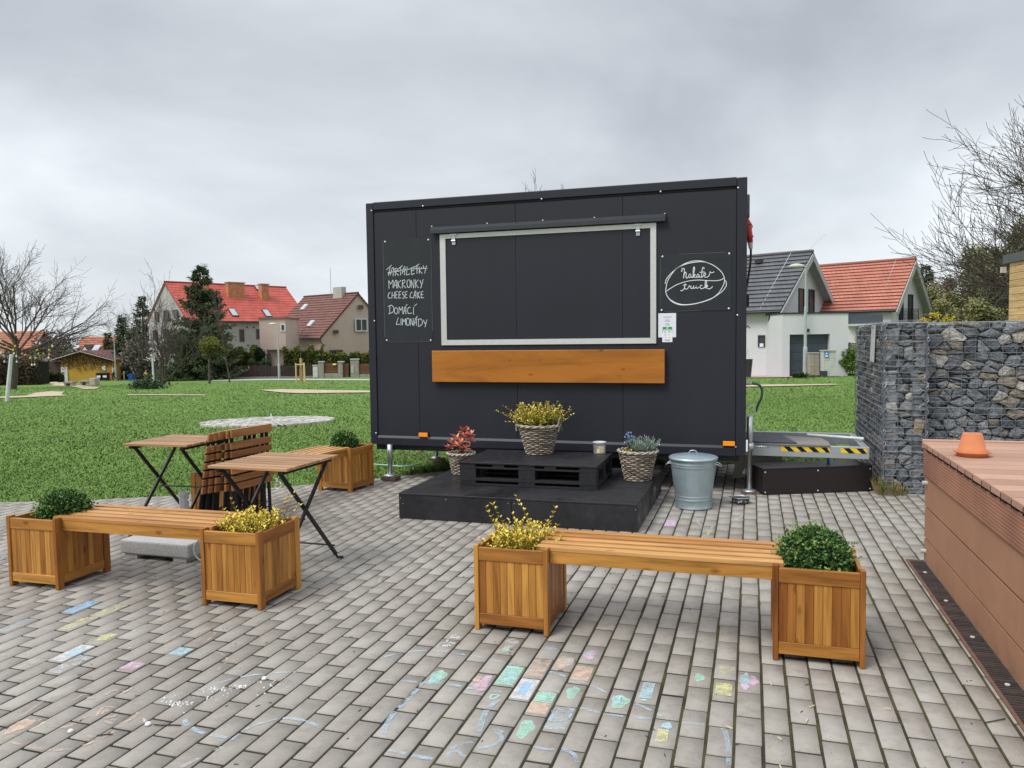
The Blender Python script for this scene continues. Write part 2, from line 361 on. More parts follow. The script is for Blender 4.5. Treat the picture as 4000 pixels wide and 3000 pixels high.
def copy_tree(o, parent=None):
    c = o.copy(); COL.objects.link(c)
    if parent is not None: c.parent = parent
    for ch in list(o.children): copy_tree(ch, c)
    ROOT[c.name] = ROOT.get(o.name, (0, 0, 0)); return c
def rawmesh(name, V, Fc, tint, m_, parent=None, smooth=False):
    """fast numpy mesh: V (n,3), Fc (m,k) same-size faces"""
    me = bpy.data.meshes.new(name); V = np.asarray(V, np.float32); Fc = np.asarray(Fc, np.int32); k = Fc.shape[1]
    if parent is not None: V = V-np.array(ROOT.get(parent.name, (0, 0, 0)), np.float32)
    me.vertices.add(len(V)); me.vertices.foreach_set('co', V.ravel())
    me.loops.add(Fc.size); me.loops.foreach_set('vertex_index', Fc.ravel())
    me.polygons.add(len(Fc)); me.polygons.foreach_set('loop_start', np.arange(0, Fc.size, k, dtype=np.int32))
    a = me.attributes.new('tint', 'FLOAT', 'FACE'); a.data.foreach_set('value', np.asarray(tint, np.float32))
    me.materials.append(m_); me.update(calc_edges=True); me.validate()
    if smooth: me.polygons.foreach_set('use_smooth', np.ones(len(Fc), bool))
    ob = bpy.data.objects.new(name, me); COL.objects.link(ob)
    if parent is not None: ob.parent = parent; ROOT[ob.name] = ROOT.get(parent.name, (0, 0, 0))
    return ob
nr = np.random.default_rng(11)
def leafcloud(name, P, size, tint, m_, parent=None, elong=2., out=None, spread=1.):
    """diamond leaves at points P; `out` pulls their direction"""
    n = len(P); d = nr.normal(size=(n, 3))*spread
    if out is not None: d = d+out
    d /= np.linalg.norm(d, axis=1)[:, None]+1e-9
    q = nr.normal(size=(n, 3)); s_ = np.cross(d, q); s_ /= np.linalg.norm(s_, axis=1)[:, None]+1e-9
    sz = np.asarray(size)*(.6+.8*nr.random(n)); sz = sz[:, None]
    V = np.stack([P, P+d*sz*.55+s_*sz/elong*.5, P+d*sz, P+d*sz*.55-s_*sz/elong*.5], 1).reshape(-1, 3)
    return rawmesh(name, V, np.arange(4*n).reshape(n, 4), tint, m_, parent)
def smoothline(pts, k=4):
    P = [np.array(p, float) for p in pts]
    if len(P) < 3: return P
    Q = [2*P[0]-P[1]]+P+[2*P[-1]-P[-2]]; out = []
    for i in range(1, len(Q)-2):
        a, b, c, d = Q[i-1:i+3]
        for j in range(k):
            t = j/k; out.append(.5*((2*b)+(c-a)*t+(2*a-5*b+4*c-d)*t*t+(3*b-a-3*c+d)*t**3))
    out.append(P[-1]); return out
def ribbon(mb, pts, wd, n, off=.0, t=.5):
    """flat stroke along pts lying in the plane with normal n"""
    P = [np.array(p, float) for p in pts]; n = np.array(n, float); L = []
    for i, p in enumerate(P):
        d = P[min(i+1, len(P)-1)]-P[max(i-1, 0)]; s_ = np.cross(n, d); s_ /= np.linalg.norm(s_)+1e-9
        L.append((p+s_*wd/2+n*off, p-s_*wd/2+n*off))
    for a, b in zip(L, L[1:]): mb.face([a[0], a[1], b[1], b[0]], t)

# ------------------------------------------------------------------ ground
EDGE = [(-9, -3.6), (-6, -2.75), (-4.2, -2.25), (-2.83, -1.82), (-2.18, -1.60), (-1.40, -1.18), (-.87, -.76), (.01, .0), (.56, .62), (1.3, 1.05), (2.41, 1.42), (3.56, 1.68), (4.6, 1.82), (6, 1.95), (10, 2.1)]
def vedge(x):
    for (a, b), (c, d) in zip(EDGE, EDGE[1:]):
        if a <= x <= c: return b+(d-b)*(x-a)/(c-a)
    return EDGE[0][1] if x < EDGE[0][0] else EDGE[-1][1]
def build_meadow():
    rad = [0]+[.8*1.11**i for i in range(66)]+[1500, 3000]
    V = []; n = 120
    for r in rad:
        for k in range(n):
            a = 2*PI*k/n; x, y = CAM[0]+r*math.cos(a), CAM[1]+r*math.sin(a); V.append((x, y, terr(x, y)-.016))
    Fc = [(i*n+k, i*n+(k+1) % n, (i+1)*n+(k+1) % n, (i+1)*n+k) for i in range(len(rad)-1) for k in range(n)]
    o = rawmesh('meadow_ground', V, Fc, np.full(len(Fc), .5), MEADOW, smooth=True); o['kind'] = 'structure'
build_meadow()
PU, PV, JU, JV = .0963, .2028, .0098, .0118
U0, V0 = 3.6758, -3.757
def clip(poly, a, b):                         # keep the part right of a->b (below the lawn edge)
    out = []; ex, ey = b[0]-a[0], b[1]-a[1]
    sgn = lambda p: ex*(p[1]-a[1])-ey*(p[0]-a[0])
    for i in range(len(poly)):
        p, q = poly[i], poly[(i+1) % len(poly)]; sp, sq = sgn(p), sgn(q)
        if sp <= 0: out.append(p)
        if sp*sq < 0: t = sp/(sp-sq); out.append((p[0]+(q[0]-p[0])*t, p[1]+(q[1]-p[1])*t))
    return out
def brick_at(x, y):
    i = math.floor((x-U0)/PU); off = V0+(PV/2 if i % 2 else 0)
    j = math.floor((y-off)/PV); return (U0+i*PU+JU/2, U0+(i+1)*PU-JU/2, off+j*PV+JV/2, off+(j+1)*PV-JV/2)
def build_pavement():
    V = []; F4 = []; T = []
    base = MB()
    for i in range(int((-6.5-U0)/PU), int((9-U0)/PU)):
        off = V0+(PV/2 if i % 2 else 0); x0, x1 = U0+i*PU+JU/2, U0+(i+1)*PU-JU/2
        top = max(vedge(x0), vedge(x1))
        for j in range(int((-7.4-off)/PV), int((top-off)/PV)+1):
            y0, y1 = off+j*PV+JV/2, off+(j+1)*PV-JV/2
            D = depth((x0+x1)/2, (y0+y1)/2)
            if D < 1.2: continue
            jx = [nr.normal(0, .0011) for _ in range(4)]
            a, b, c, d = x0+jx[0], x1+jx[1], y0+jx[2], y1+jx[3]
            tl = min(max(.5+nr.normal(0, .11), 0), 1)
            if a < 1.5: tl = max(0, tl-.06)
            if d > min(vedge(a), vedge(b)):
                poly = [(a, c), (b, c), (b, d), (a, d)]
                for s_, e_ in zip(EDGE, EDGE[1:]):
                    if s_[0] <= b and e_[0] >= a and poly: poly = clip(poly, s_, e_)
                if len(poly) < 3: continue
                base.face([(p[0], p[1], 0) for p in poly], tl)
                for p, q in zip(poly, poly[1:]+poly[:1]): base.face([(p[0], p[1], -.012), (q[0], q[1], -.012), (q[0], q[1], 0), (p[0], p[1], 0)], tl)
                continue
            e = .0022; h = -abs(nr.normal(0, .0006)); k = len(V)
            V += [(a, c, -.013), (b, c, -.013), (b, d, -.013), (a, d, -.013), (a, c, h-.005), (b, c, h-.005), (b, d, h-.005), (a, d, h-.005),
                  (a+e, c+e, h), (b-e, c+e, h), (b-e, d-e, h), (a+e, d-e, h)]
            F4.append((k+8, k+9, k+10, k+11)); T.append(tl)
            for q in range(4):
                r = (q+1) % 4
                F4 += [(k+q, k+r, k+4+r, k+4+q), (k+4+q, k+4+r, k+8+r, k+8+q)]; T += [tl, tl]
    o = rawmesh('pavement', V, F4, T, PAVER); o['kind'] = 'structure'
    e = base.build('pavement_edge', PAVER); e['kind'] = 'structure'
    jb = MB(); xs = [p[0] for p in EDGE]
    for (a, b), (c, d) in zip(EDGE, EDGE[1:]): jb.face([(a, -9, -.0042), (c, -9, -.0042), (c, d, -.0042), (a, b, -.0042)])
    q = jb.build('pavement_joints', JOINT); q['kind'] = 'structure'
    return o
PAVE = build_pavement()
def px_patch(name, pts, m_, dz=.02, n=6):
    """ground sheet whose outline was surveyed in the photo, laid on the terrain"""
    G = [ground(*p) for p in pts]; c = np.mean(G, 0); mb = MB()
    P = []
    for a, b in zip(G, G[1:]+G[:1]):
        for k in range(n): P.append(a+(b-a)*k/n)
    P = [np.array((p[0], p[1], terr(p[0], p[1])+dz)) for p in P]; c = np.array((c[0], c[1], terr(c[0], c[1])+dz))
    for a, b in zip(P, P[1:]+P[:1]): mb.face([c, a, b])
    o = mb.build(name, m_); o['kind'] = 'structure'; return o
SAND = mat('sandy_soil', (.48, .38, .27), 1., var=.2, nscale=1.5, bump=.5, bscale=10)
ASPH = mat('asphalt', (.30, .30, .31), .95, var=.1, nscale=1.)
KERB = mat('kerb_concrete', (.42, .41, .38), .9)
px_patch('sandy_path', [(1010, 1524), (1110, 1521), (1250, 1524), (1450, 1527), (1450, 1534), (1180, 1537), (1100, 1534)], SAND)
px_patch('sandy_path', [(500, 1542), (640, 1542), (800, 1543), (800, 1546), (640, 1545), (500, 1545)], SAND)
px_patch('sandy_path', [(-60, 1552), (90, 1548), (140, 1535), (200, 1529), (250, 1531), (240, 1541), (262, 1546), (180, 1549), (100, 1553), (-60, 1557)], SAND)
px_patch('sandy_path', [(150, 1487), (205, 1485), (240, 1494), (300, 1505), (392, 1513), (375, 1519), (330, 1521), (290, 1510), (195, 1506), (215, 1500), (170, 1494)], SAND)
px_patch('sandy_path', [(2880, 1505), (3040, 1503), (3270, 1501), (3270, 1504), (3030, 1510), (2880, 1512)], SAND)
px_patch('street', [(440, 1487), (560, 1475), (800, 1471), (850, 1474), (830, 1482), (620, 1485)], ASPH)
px_patch('path', [(830, 1482), (1100, 1480), (1470, 1482), (1470, 1487), (1100, 1485), (830, 1488)], KERB)
px_patch('driveway', [(2890, 1462), (3080, 1466), (3170, 1468), (3170, 1472), (3060, 1475), (2890, 1477)], mat('pink_paving', (.42, .30, .26), .9, var=.15, nscale=5), dz=.03)
CC = (ground(782, 1656)+ground(1308, 1638))/2; CR = np.linalg.norm((ground(782, 1656)-ground(1308, 1638))[:2])/2
def build_circle():
    mb = MB(); r = .06; k = 0
    zc = terr(CC[0], CC[1]); gx = (terr(CC[0]+1, CC[1])-terr(CC[0]-1, CC[1]))/2; gy = (terr(CC[0], CC[1]+1)-terr(CC[0], CC[1]-1))/2
    Z = lambda x, y: zc+gx*(x-CC[0])+gy*(y-CC[1])+.005
    while r < CR:
        n = max(5, int(2*PI*r/.13)); ph = rnd.random()
        for i in range(n):
            a0, a1 = 2*PI*(i+ph+.06)/n, 2*PI*(i+ph+.94)/n
            if rnd.random() < .07: continue
            q = [(r, a0), (r, a1), (r+.085, a1), (r+.085, a0)]; h = rnd.uniform(-.006, .008); t = rnd.random()
            P = [(CC[0]+b*math.cos(c), CC[1]+b*math.sin(c)) for b, c in q]
            mb.face([(x, y, Z(x, y)+.02+h) for x, y in P], t)
            for s_, e_ in zip(P, P[1:]+P[:1]): mb.face([(*s_, Z(*s_)-.02), (*e_, Z(*e_)-.02), (*e_, Z(*e_)+.02+h), (*s_, Z(*s_)+.02+h)], t)
        r += .10
    o = mb.build('stone_circle', mat('pale_setts', None, .85, cols=[(.36, .34, .30), (.50, .48, .44), (.62, .60, .56)], var=.15, nscale=20)); o['kind'] = 'structure'
    b2 = MB(); b2.lathe((CC[0], CC[1], 0), [(1e-4, 0), (CR, 0)], 48, cap=False)
    b2.v = [(x, y, Z(x, y)+.006) for x, y, z in b2.v]
    q = b2.build('stone_circle_bed', mat('sand_bed', (.20, .19, .13), 1., var=.3, nscale=15)); q['kind'] = 'structure'
build_circle()
def build_grass():
    n = 420000
    U = nr.random(n); p = .9; D0, D1 = 5.2, 62.
    D = (D0**(-p)+U*(D1**(-p)-D0**(-p)))**(-1/p)
    L = (nr.random(n)*1.56-.76)*D
    X = CAM[0]+FW[0]*D+RT[0]*L; Y = CAM[1]+FW[1]*D+RT[1]*L
    ed = np.interp(X, [e[0] for e in EDGE], [e[1] for e in EDGE])
    ok = (Y > ed-.012*nr.random(n)) & ((X-CC[0])**2+(Y-CC[1])**2 > (CR-.05)**2)
    ok &= ~((X > 4.82) & (Y > .3) & (Y < 2.25) & (X < 9))
    X, Y, D, L = X[ok], Y[ok], D[ok], L[ok]; n = len(X)
    s = .0304-.0066*np.clip(L/D, -.6, .6); lim = 95-110*np.clip(L/D+.15, 0, .3); Z = -s*np.maximum(0, np.minimum(D, lim)-9)-.016
    cl = np.sin(X*2.1+np.sin(Y*1.7)*1.3)*np.sin(Y*2.6+X*.7)*.5+np.sin(X*.61-Y*.43)*.5
    edge = np.clip(1-(Y-np.interp(X, [e[0] for e in EDGE], [e[1] for e in EDGE]))/.5, 0, 1)*(X > .2)*(X < 3.2)
    H = (.017+.0004*D)*(.55+.9*nr.random(n))*(1+.35*cl)+edge*.10*nr.random(n); W = (.0024+.0006*D)*(.7+.6*nr.random(n))
    a = nr.random(n)*2*PI; ln = nr.normal(0, .85, (n, 2))*H[:, None]
    P = np.stack([X, Y, Z], 1); s_ = np.stack([np.cos(a)*W, np.sin(a)*W, np.zeros(n)], 1)
    tip = P+np.stack([ln[:, 0], ln[:, 1], H], 1)
    V = np.stack([P-s_, P+s_, tip], 1).reshape(-1, 3)
    big = np.sin(X*.33+1.3*np.sin(Y*.21))*np.sin(Y*.37-X*.12)
    tint = np.clip(.40+.10*cl+.13*big+nr.normal(0, .08, n)-edge*.25, 0, 1)
    o = rawmesh('lawn_grass', V, np.arange(3*n).reshape(n, 3), tint, GRASSB)
    tag(o, 'short green lawn grass growing beyond the paving', 'grass', kind='stuff')
build_grass()

# ------------------------------------------------------------------ chalk on the paving (marks of the pavement)
def chalk(name, mb, key):
    mb.build(name, CH[key], PAVE, world=True)
CZ = .0012; _cz = [0]
def cz(): _cz[0] += 1; return CZ+(_cz[0] % 9)*.00025
def fill(px, py, key, part=(0, 1, 0, 1), blob=False):
    g = gz(px, py); x0, x1, y0, y1 = brick_at(g[0], g[1]); e = .004; x0 += e; x1 -= e; y0 += e; y1 -= e
    w, h = x1-x0, y1-y0; mb = MB(); z = cz()
    a, b, c, d = x0+w*part[0], x0+w*part[1], y0+h*part[2], y0+h*part[3]
    if blob:
        cx, cy = (a+b)/2, (c+d)/2; P = []
        k1, k2 = rnd.random()*6, rnd.random()*6
        for i in range(26):
            an = 2*PI*i/26; r = 1+.13*math.sin(3*an+k1)+.09*math.sin(5*an+k2)
            P.append((min(max(cx+(b-a)/2*r*math.cos(an), x0), x1), min(max(cy+(d-c)/2*r*math.sin(an), y0), y1), z))
        mb.face(P)
    else: mb.face([(a, c, z), (b, c, z), (b, d, z), (a, d, z)])
    chalk('chalk_patch', mb, key)
def line(pts, key, wd=.011, k=6):
    z = cz(); G = [gz(*p) for p in pts]; G = smoothline(G, k); D = []
    for a, b in zip(G, G[1:]):
        n = max(1, int(np.linalg.norm(b-a)/.008)); D += [a+(b-a)*i/n for i in range(n)]
    mb = MB(); run = []
    def flush():
        if len(run) > 1: ribbon(mb, run, wd*rnd.uniform(.8, 1.2), (0, 0, 1))
    for p in D+[None]:
        inside = False
        if p is not None:
            x0, x1, y0, y1 = brick_at(p[0], p[1]); inside = x0+.002 < p[0] < x1-.002 and y0+.001 < p[1] < y1-.001
        if inside: run.append((p[0], p[1], z))
        else: flush(); run = []
    if mb.f: chalk('chalk_line', mb, key)
def zf(x, y): return (1500+x*.6781, 2350+y*.6781)      # close-up frames used for the survey
def zl(x, y): return (x*.5877, 2200+y*.5877)
for x, y, k, pt, bl in [(740, 240, 'whitefaint', (.1, .9, .3, .95), 1), (720, 280, 'mint', (.25, .75, .08, .3), 1), (330, 425, 'mint', (.1, .9, .15, .9), 1), (310, 435, 'sky', (.2, .6, .15, .6), 1),
        (735, 425, 'mint', (0, 1, 0, 1), 0), (740, 425, 'sky', (.25, .8, .2, .75), 1), (580, 470, 'pink', (.35, 1, .05, .9), 1), (540, 455, 'peach', (0, .4, .5, .8), 1),
        (815, 500, 'white', (0, 1, 0, 1), 0), (815, 500, 'blue', (.24, .72, .2, .82), 0), (1045, 340, 'peach', (.05, .95, .1, .75), 1), (1050, 345, 'sky', (.4, .8, .35, .6), 1),
        (1200, 295, 'pink', (.1, .75, .15, .7), 1), (1195, 290, 'sky', (.2, .5, .4, .65), 1), (1140, 400, 'peach', (0, 1, .1, .85), 0), (930, 540, 'mint', (.05, 1, .52, 1), 0), (895, 610, 'peach', (0, 1, 0, .5), 0),
        (1085, 515, 'mint', (.2, .8, .3, .9), 1), (815, 735, 'mint', (.1, .8, .1, .85), 1), (1355, 580, 'mint', (.1, .95, .15, .75), 1), (1340, 578, 'sky', (.15, .6, .3, .7), 1),
        (1520, 510, 'sky', (.15, .75, .18, .95), 0), (1500, 567, 'mint', (.25, .6, .03, .14), 1), (1595, 770, 'yellow', (.2, .7, .12, .62), 0), (1600, 715, 'sky', (.3, .8, .65, .9), 1),
        (1960, 515, 'yellow', (.1, .9, .2, .8), 0), (1965, 390, 'yellowfaint', (.1, .95, .25, .75), 1), (2090, 455, 'sky', (.05, .55, .25, .9), 1), (2120, 450, 'pink', (.5, .95, .3, .8), 1),
        (2085, 490, 'lilac', (.1, .5, .05, .35), 1), (1810, 440, 'mint', (.2, .7, .2, .6), 1), (960, 320, 'bluewash', (.1, .9, .2, .8), 1), (870, 330, 'peachfaint', (0, 1, 0, 1), 0), (1010, 655, 'bluewash', (0, 1, 0, 1), 0)]:
    fill(*zf(x, y), k, pt, bl)
fill(*(2500+340*.36166, 1900+390*.36166), 'lilac'); fill(2500+350*.36166, 1900+330*.36166, 'pinkfaint', (0, 1, .1, 1), True)
for x, y, k, pt in [(455, 320, 'blue', (0, 1, 0, 1)), (350, 640, 'white', (0, 1, 0, 1)), (390, 610, 'sky', (.3, 1, .3, .8)), (560, 660, 'whitefaint', (0, 1, 0, 1)), (1060, 630, 'sky', (.0, 1, .5, .95)), (1000, 660, 'pink', (0, 1, .05, .45)),
                    (730, 510, 'yellow', (0, 1, .2, .7)), (500, 385, 'yellowfaint', (0, 1, 0, 1)), (590, 350, 'yellowfaint', (0, 1, 0, 1)), (285, 1045, 'peach', (.1, .9, .3, .9)), (170, 370, 'bluewash', (0, 1, 0, 1))]:
    fill(*zl(x, y), k, pt, k in ('yellow', 'peach'))
for pts, k, wd in [([(0, 320), (120, 295), (260, 285), (420, 300), (560, 325), (700, 355), (860, 385), (1020, 425), (1180, 480), (1290, 530)], 'bluefaint', .014),
                   ([(330, 340), (300, 370), (265, 410)], 'bluefaint', .02), ([(250, 430), (180, 520), (60, 640), (10, 720), (0, 770)], 'bluefaint', .018), ([(0, 455), (120, 462), (250, 470), (380, 480), (480, 500), (600, 515), (690, 525)], 'bluefaint', .016),
                   ([(660, 570), (600, 620), (570, 680), (545, 760)], 'bluefaint', .02), ([(0, 855), (80, 870), (180, 895), (300, 915)], 'bluefaint', .016), ([(390, 850), (430, 825), (530, 805)], 'bluefaint', .016),
                   ([(370, 900), (380, 870), (430, 865), (460, 890), (520, 840)], 'bluefaint', .014), ([(540, 850), (620, 830), (680, 790), (640, 740), (700, 760)], 'bluefaint', .014),
                   ([(1130, 615), (1280, 650), (1450, 670), (1620, 680), (1720, 700), (1880, 715), (1960, 740), (1985, 870), (1985, 959)], 'bluefaint', .016), ([(1450, 590), (1560, 640), (1640, 690)], 'bluefaint', .012),
                   ([(960, 690), (985, 620), (1070, 650), (1050, 680), (955, 695)], 'bluefaint', .012), ([(610, 560), (625, 540), (660, 545), (630, 565), (610, 560)], 'mint', .01),
                   ([(860, 840), (940, 855), (1020, 855), (1090, 880), (1120, 940)], 'bluefaint', .014), ([(130, 120), (190, 100), (230, 92)], 'pinkfaint', .012), ([(140, 118), (215, 108)], 'pinkfaint', .012),
                   ([(310, 270), (330, 240), (400, 245), (410, 270), (340, 285), (310, 270)], 'whitefaint', .012), ([(360, 235), (380, 210), (430, 215), (420, 240), (365, 235)], 'white', .009), ([(390, 210), (400, 195), (440, 210), (460, 205)], 'white', .009), ([(340, 262), (350, 250), (360, 264), (370, 250), (390, 262)], 'white', .008)]:
    line([zf(*p) for p in pts], k, wd)
for pts, k, wd in [([(1330, 850), (1420, 810), (1600, 760), (1800, 735), (1980, 725)], 'bluefaint', .014), ([(1225, 1045), (1260, 1090), (1360, 1135), (1540, 1170)], 'bluefaint', .018), ([(1540, 1180), (1650, 1100), (1780, 1055), (1900, 1035), (2030, 1055), (2150, 1105)], 'bluefaint', .014),
                   ([(1200, 1361), (1350, 1290), (1500, 1215)], 'whitefaint', .016), ([(120, 1060), (160, 1010), (240, 950), (330, 890)], 'peachfaint', .014), ([(40, 1165), (140, 1130), (230, 1095), (290, 1060), (250, 1040)], 'yellowfaint', .016), ([(330, 1085), (440, 1090), (520, 1050), (600, 1010)], 'peachfaint', .016),
                   ([(70, 1190), (200, 1225), (360, 1245), (500, 1230), (650, 1180)], 'peachfaint', .013), ([(640, 1020), (690, 960), (780, 970), (760, 1020), (680, 1025), (700, 975), (740, 1015)], 'peachfaint', .014), ([(700, 1050), (765, 1080)], 'peachfaint', .014), ([(740, 1040), (830, 1060), (920, 1000), (830, 1010)], 'peachfaint', .014),
                   ([(490, 915), (560, 875), (600, 900), (650, 890)], 'peachfaint', .012), ([(700, 880), (760, 850), (830, 860), (780, 880), (700, 890)], 'peachfaint', .012), ([(580, 1150), (680, 1160), (800, 1090), (850, 1050)], 'peachfaint', .014), ([(780, 580), (860, 565), (930, 580)], 'peach', .012),
                   ([(1100, 525), (1200, 465), (1180, 500)], 'peachfaint', .011), ([(1290, 470), (1400, 430), (1330, 470), (1430, 465), (1350, 540)], 'peachfaint', .011), ([(1100, 560), (1230, 510), (1300, 520)], 'pinkfaint', .011), ([(1350, 600), (1430, 590), (1510, 640), (1440, 720)], 'peachfaint', .010),
                   ([(550, 570), (560, 540), (640, 500), (660, 520)], 'yellowfaint', .014), ([(800, 470), (900, 440), (1010, 410), (1100, 400)], 'whitefaint', .011), ([(880, 440), (920, 490)], 'whitefaint', .010), ([(930, 290), (960, 325), (1100, 320), (1290, 275)], 'bluefaint', .010), ([(590, 290), (700, 270), (830, 325)], 'whitefaint', .010),
                   ([(1290, 300), (1330, 292), (1360, 300)], 'mint', .008), ([(1000, 370), (1090, 380)], 'yellowfaint', .010), ([(1030, 420), (1120, 400), (1060, 430)], 'pinkfaint', .010), ([(760, 900), (890, 825)], 'whitefaint', .010)]:
    line([zl(*p) for p in pts], k, wd)
zr = lambda x, y: (2500+x*.36166, 1900+y*.36166)
for pts, k, wd in [([(665, 425), (620, 390), (640, 360), (720, 348), (830, 350), (1000, 370), (1060, 350), (1140, 310), (1280, 300), (1420, 320), (1540, 350)], 'white', .008), ([(180, 290), (220, 300), (265, 290), (200, 275)], 'pinkfaint', .008), ([(120, 410), (180, 395), (260, 380), (150, 430), (230, 440)], 'pinkfaint', .009),
                   ([(130, 480), (200, 470), (150, 495), (210, 490)], 'whitefaint', .009), ([(240, 480), (300, 450), (260, 500), (330, 480)], 'pinkfaint', .009), ([(360, 490), (420, 500), (480, 490), (400, 470)], 'whitefaint', .009), ([(420, 380), (500, 385), (430, 395)], 'whitefaint', .008), ([(680, 500), (780, 470), (720, 530), (790, 430)], 'yellow', .010),
                   ([(840, 470), (910, 470), (925, 490)], 'whitefaint', .008), ([(1010, 400), (1040, 425), (1070, 430)], 'whitefaint', .008), ([(560, 460), (620, 430)], 'whitefaint', .008)]:
    line([zr(*p) for p in pts], k, wd)
zt = lambda x, y: (1200+x*.36166, 1850+y*.36166)
for pts, k, wd in [([(440, 790), (500, 820), (620, 815)], 'whitefaint', .009), ([(610, 755), (680, 785), (810, 795), (640, 808)], 'whitefaint', .009), ([(810, 1115), (760, 1200)], 'whitefaint', .012), ([(640, 1165), (500, 1255)], 'whitefaint', .012), ([(720, 1240), (560, 1330)], 'whitefaint', .012), ([(330, 1380), (200, 1375), (400, 1330), (480, 1270)], 'whitefaint', .010),
                   ([(320, 1165), (220, 1160)], 'whitefaint', .010), ([(960, 975), (880, 1000)], 'whitefaint', .010), ([(900, 1200), (830, 1250)], 'whitefaint', .010)]:
    line([zt(*p) for p in pts], k, wd)
def scraps():
    """crumbs of white chalk, wood shavings and a few twigs lying on the paving"""
    mb = MB()
    for cx, cy, n, sx, sy in [(1180, 935, 80, 70, 16), (1450, 840, 70, 90, 16), (1600, 820, 40, 40, 15), (960, 1055, 25, 25, 12), (1800, 800, 30, 150, 60), (1350, 900, 50, 220, 60)]:
        for _ in range(n):
            g = gz(*zl(rnd.gauss(cx, sx*.55), rnd.gauss(cy, sy*.55))); s_ = min(.006, abs(rnd.gauss(0, .0016))+.0007)
            mb.obox((g[0], g[1], s_*.4), (((c:=math.cos(a:=rnd.random()*6)), (s2:=math.sin(a)), 0), (-s2, c, 0), (0, 0, 1)), (s_, s_*.7, s_*.5))
    for x, y, s_ in [(985, 1078, .012), (470, 1125, .011), (1757, 775, .012)]:
        g = gz(*zl(x, y)); mb.sphere((g[0], g[1], s_*.5), s_, 8, 5, sz=.7)
    o = mb.build('chalk_crumbs', mat('chalk_crumb', (.70, .70, .70), 1.)); tag(o, 'crushed white chalk crumbs scattered over the pavers', 'chalk crumbs', kind='stuff')
    mb = MB()
    for x, y, dx, dy in [(565, 735, 30, 40), (1000, 1015, 55, -20), (965, 1175, 20, -35), (660, 1335, 40, 30), (1800, 1026, 80, 6), (1340, 850, 20, 8), (680, 1640, 20, 50), (100, 1215, 70, 30)]:
        a, b = gz(2800+x*.36166, 2400+y*.36166), gz(2800+(x+dx)*.36166, 2400+(y+dy)*.36166); mb.bar((a[0], a[1], .003), (b[0], b[1], .004), .006, .003)
    o = mb.build('wood_shaving', mat('pale_shaving', (.60, .50, .36), .9)); tag(o, 'pale wood shavings lying on the pavers', 'wood shavings', kind='stuff')
    mb = MB()
    for pts in [[(555, 1200), (640, 1207), (760, 1205), (850, 1208)], [(-60, 1320), (20, 1310), (110, 1303)]]:
        mb.tube([(*gz(400+x*.36166, 2400+y*.36166)[:2], .004) for x, y in pts], .0025, 4)
    for pts in [[(820, 1340), (900, 1325), (972, 1310)], [(805, 760), (830, 810), (855, 855)]]:
        mb.tube([(*gz(3400+x*.5425, 2100+y*.5425)[:2], .004) for x, y in pts], .0022, 4)
    for _ in range(240):
        x, y = rnd.uniform(-2.5, 5), rnd.uniform(-5.3, -1.5); a = rnd.random()*6; l = rnd.uniform(.008, .022)
        mb.bar((x, y, .002), (x+l*math.cos(a), y+l*math.sin(a), .002), .002, .002)
    o = mb.build('twig_litter', mat('twig', (.05, .04, .03), 1.)); tag(o, 'small dark twigs and seeds littered on the pavers', 'litter', kind='stuff')
scraps()

# ------------------------------------------------------------------ food truck
TW = 3.68
def stroke_mesh(name, strokes, to, parent, m_, wd, Y, k=3):
    mb = MB()
    for i, s_ in enumerate(strokes):
        P = []
        for p in s_:
            g = onV(*to(*p), 0); P.append((g[0], Y-.0004*(i % 4), g[2]))
        ribbon(mb, smoothline(P, k), wd, (0, -1, 0))
    return mb.build(name, m_, parent)
RV = {}
def rivets(parent, pts, Y, r=.009, name='rivet'):
    for x, z in pts:
        if r not in RV:
            b = MB(); b.lathe((0, 0, 0), [(r, 0), (r*.8, .004), (r*.3, .006), (1e-4, .006)], 10); b.v = [(a, -c, b_) for a, b_, c in b.v]; o = b.build(name, RIVET, parent, world=False); RV[r] = o.data
        else: o = bpy.data.objects.new(name, RV[r]); COL.objects.link(o); o.parent = parent
        q = ROOT.get(parent.name, (0, 0, 0)); o.location = (x-q[0], Y-q[1], z-q[2])
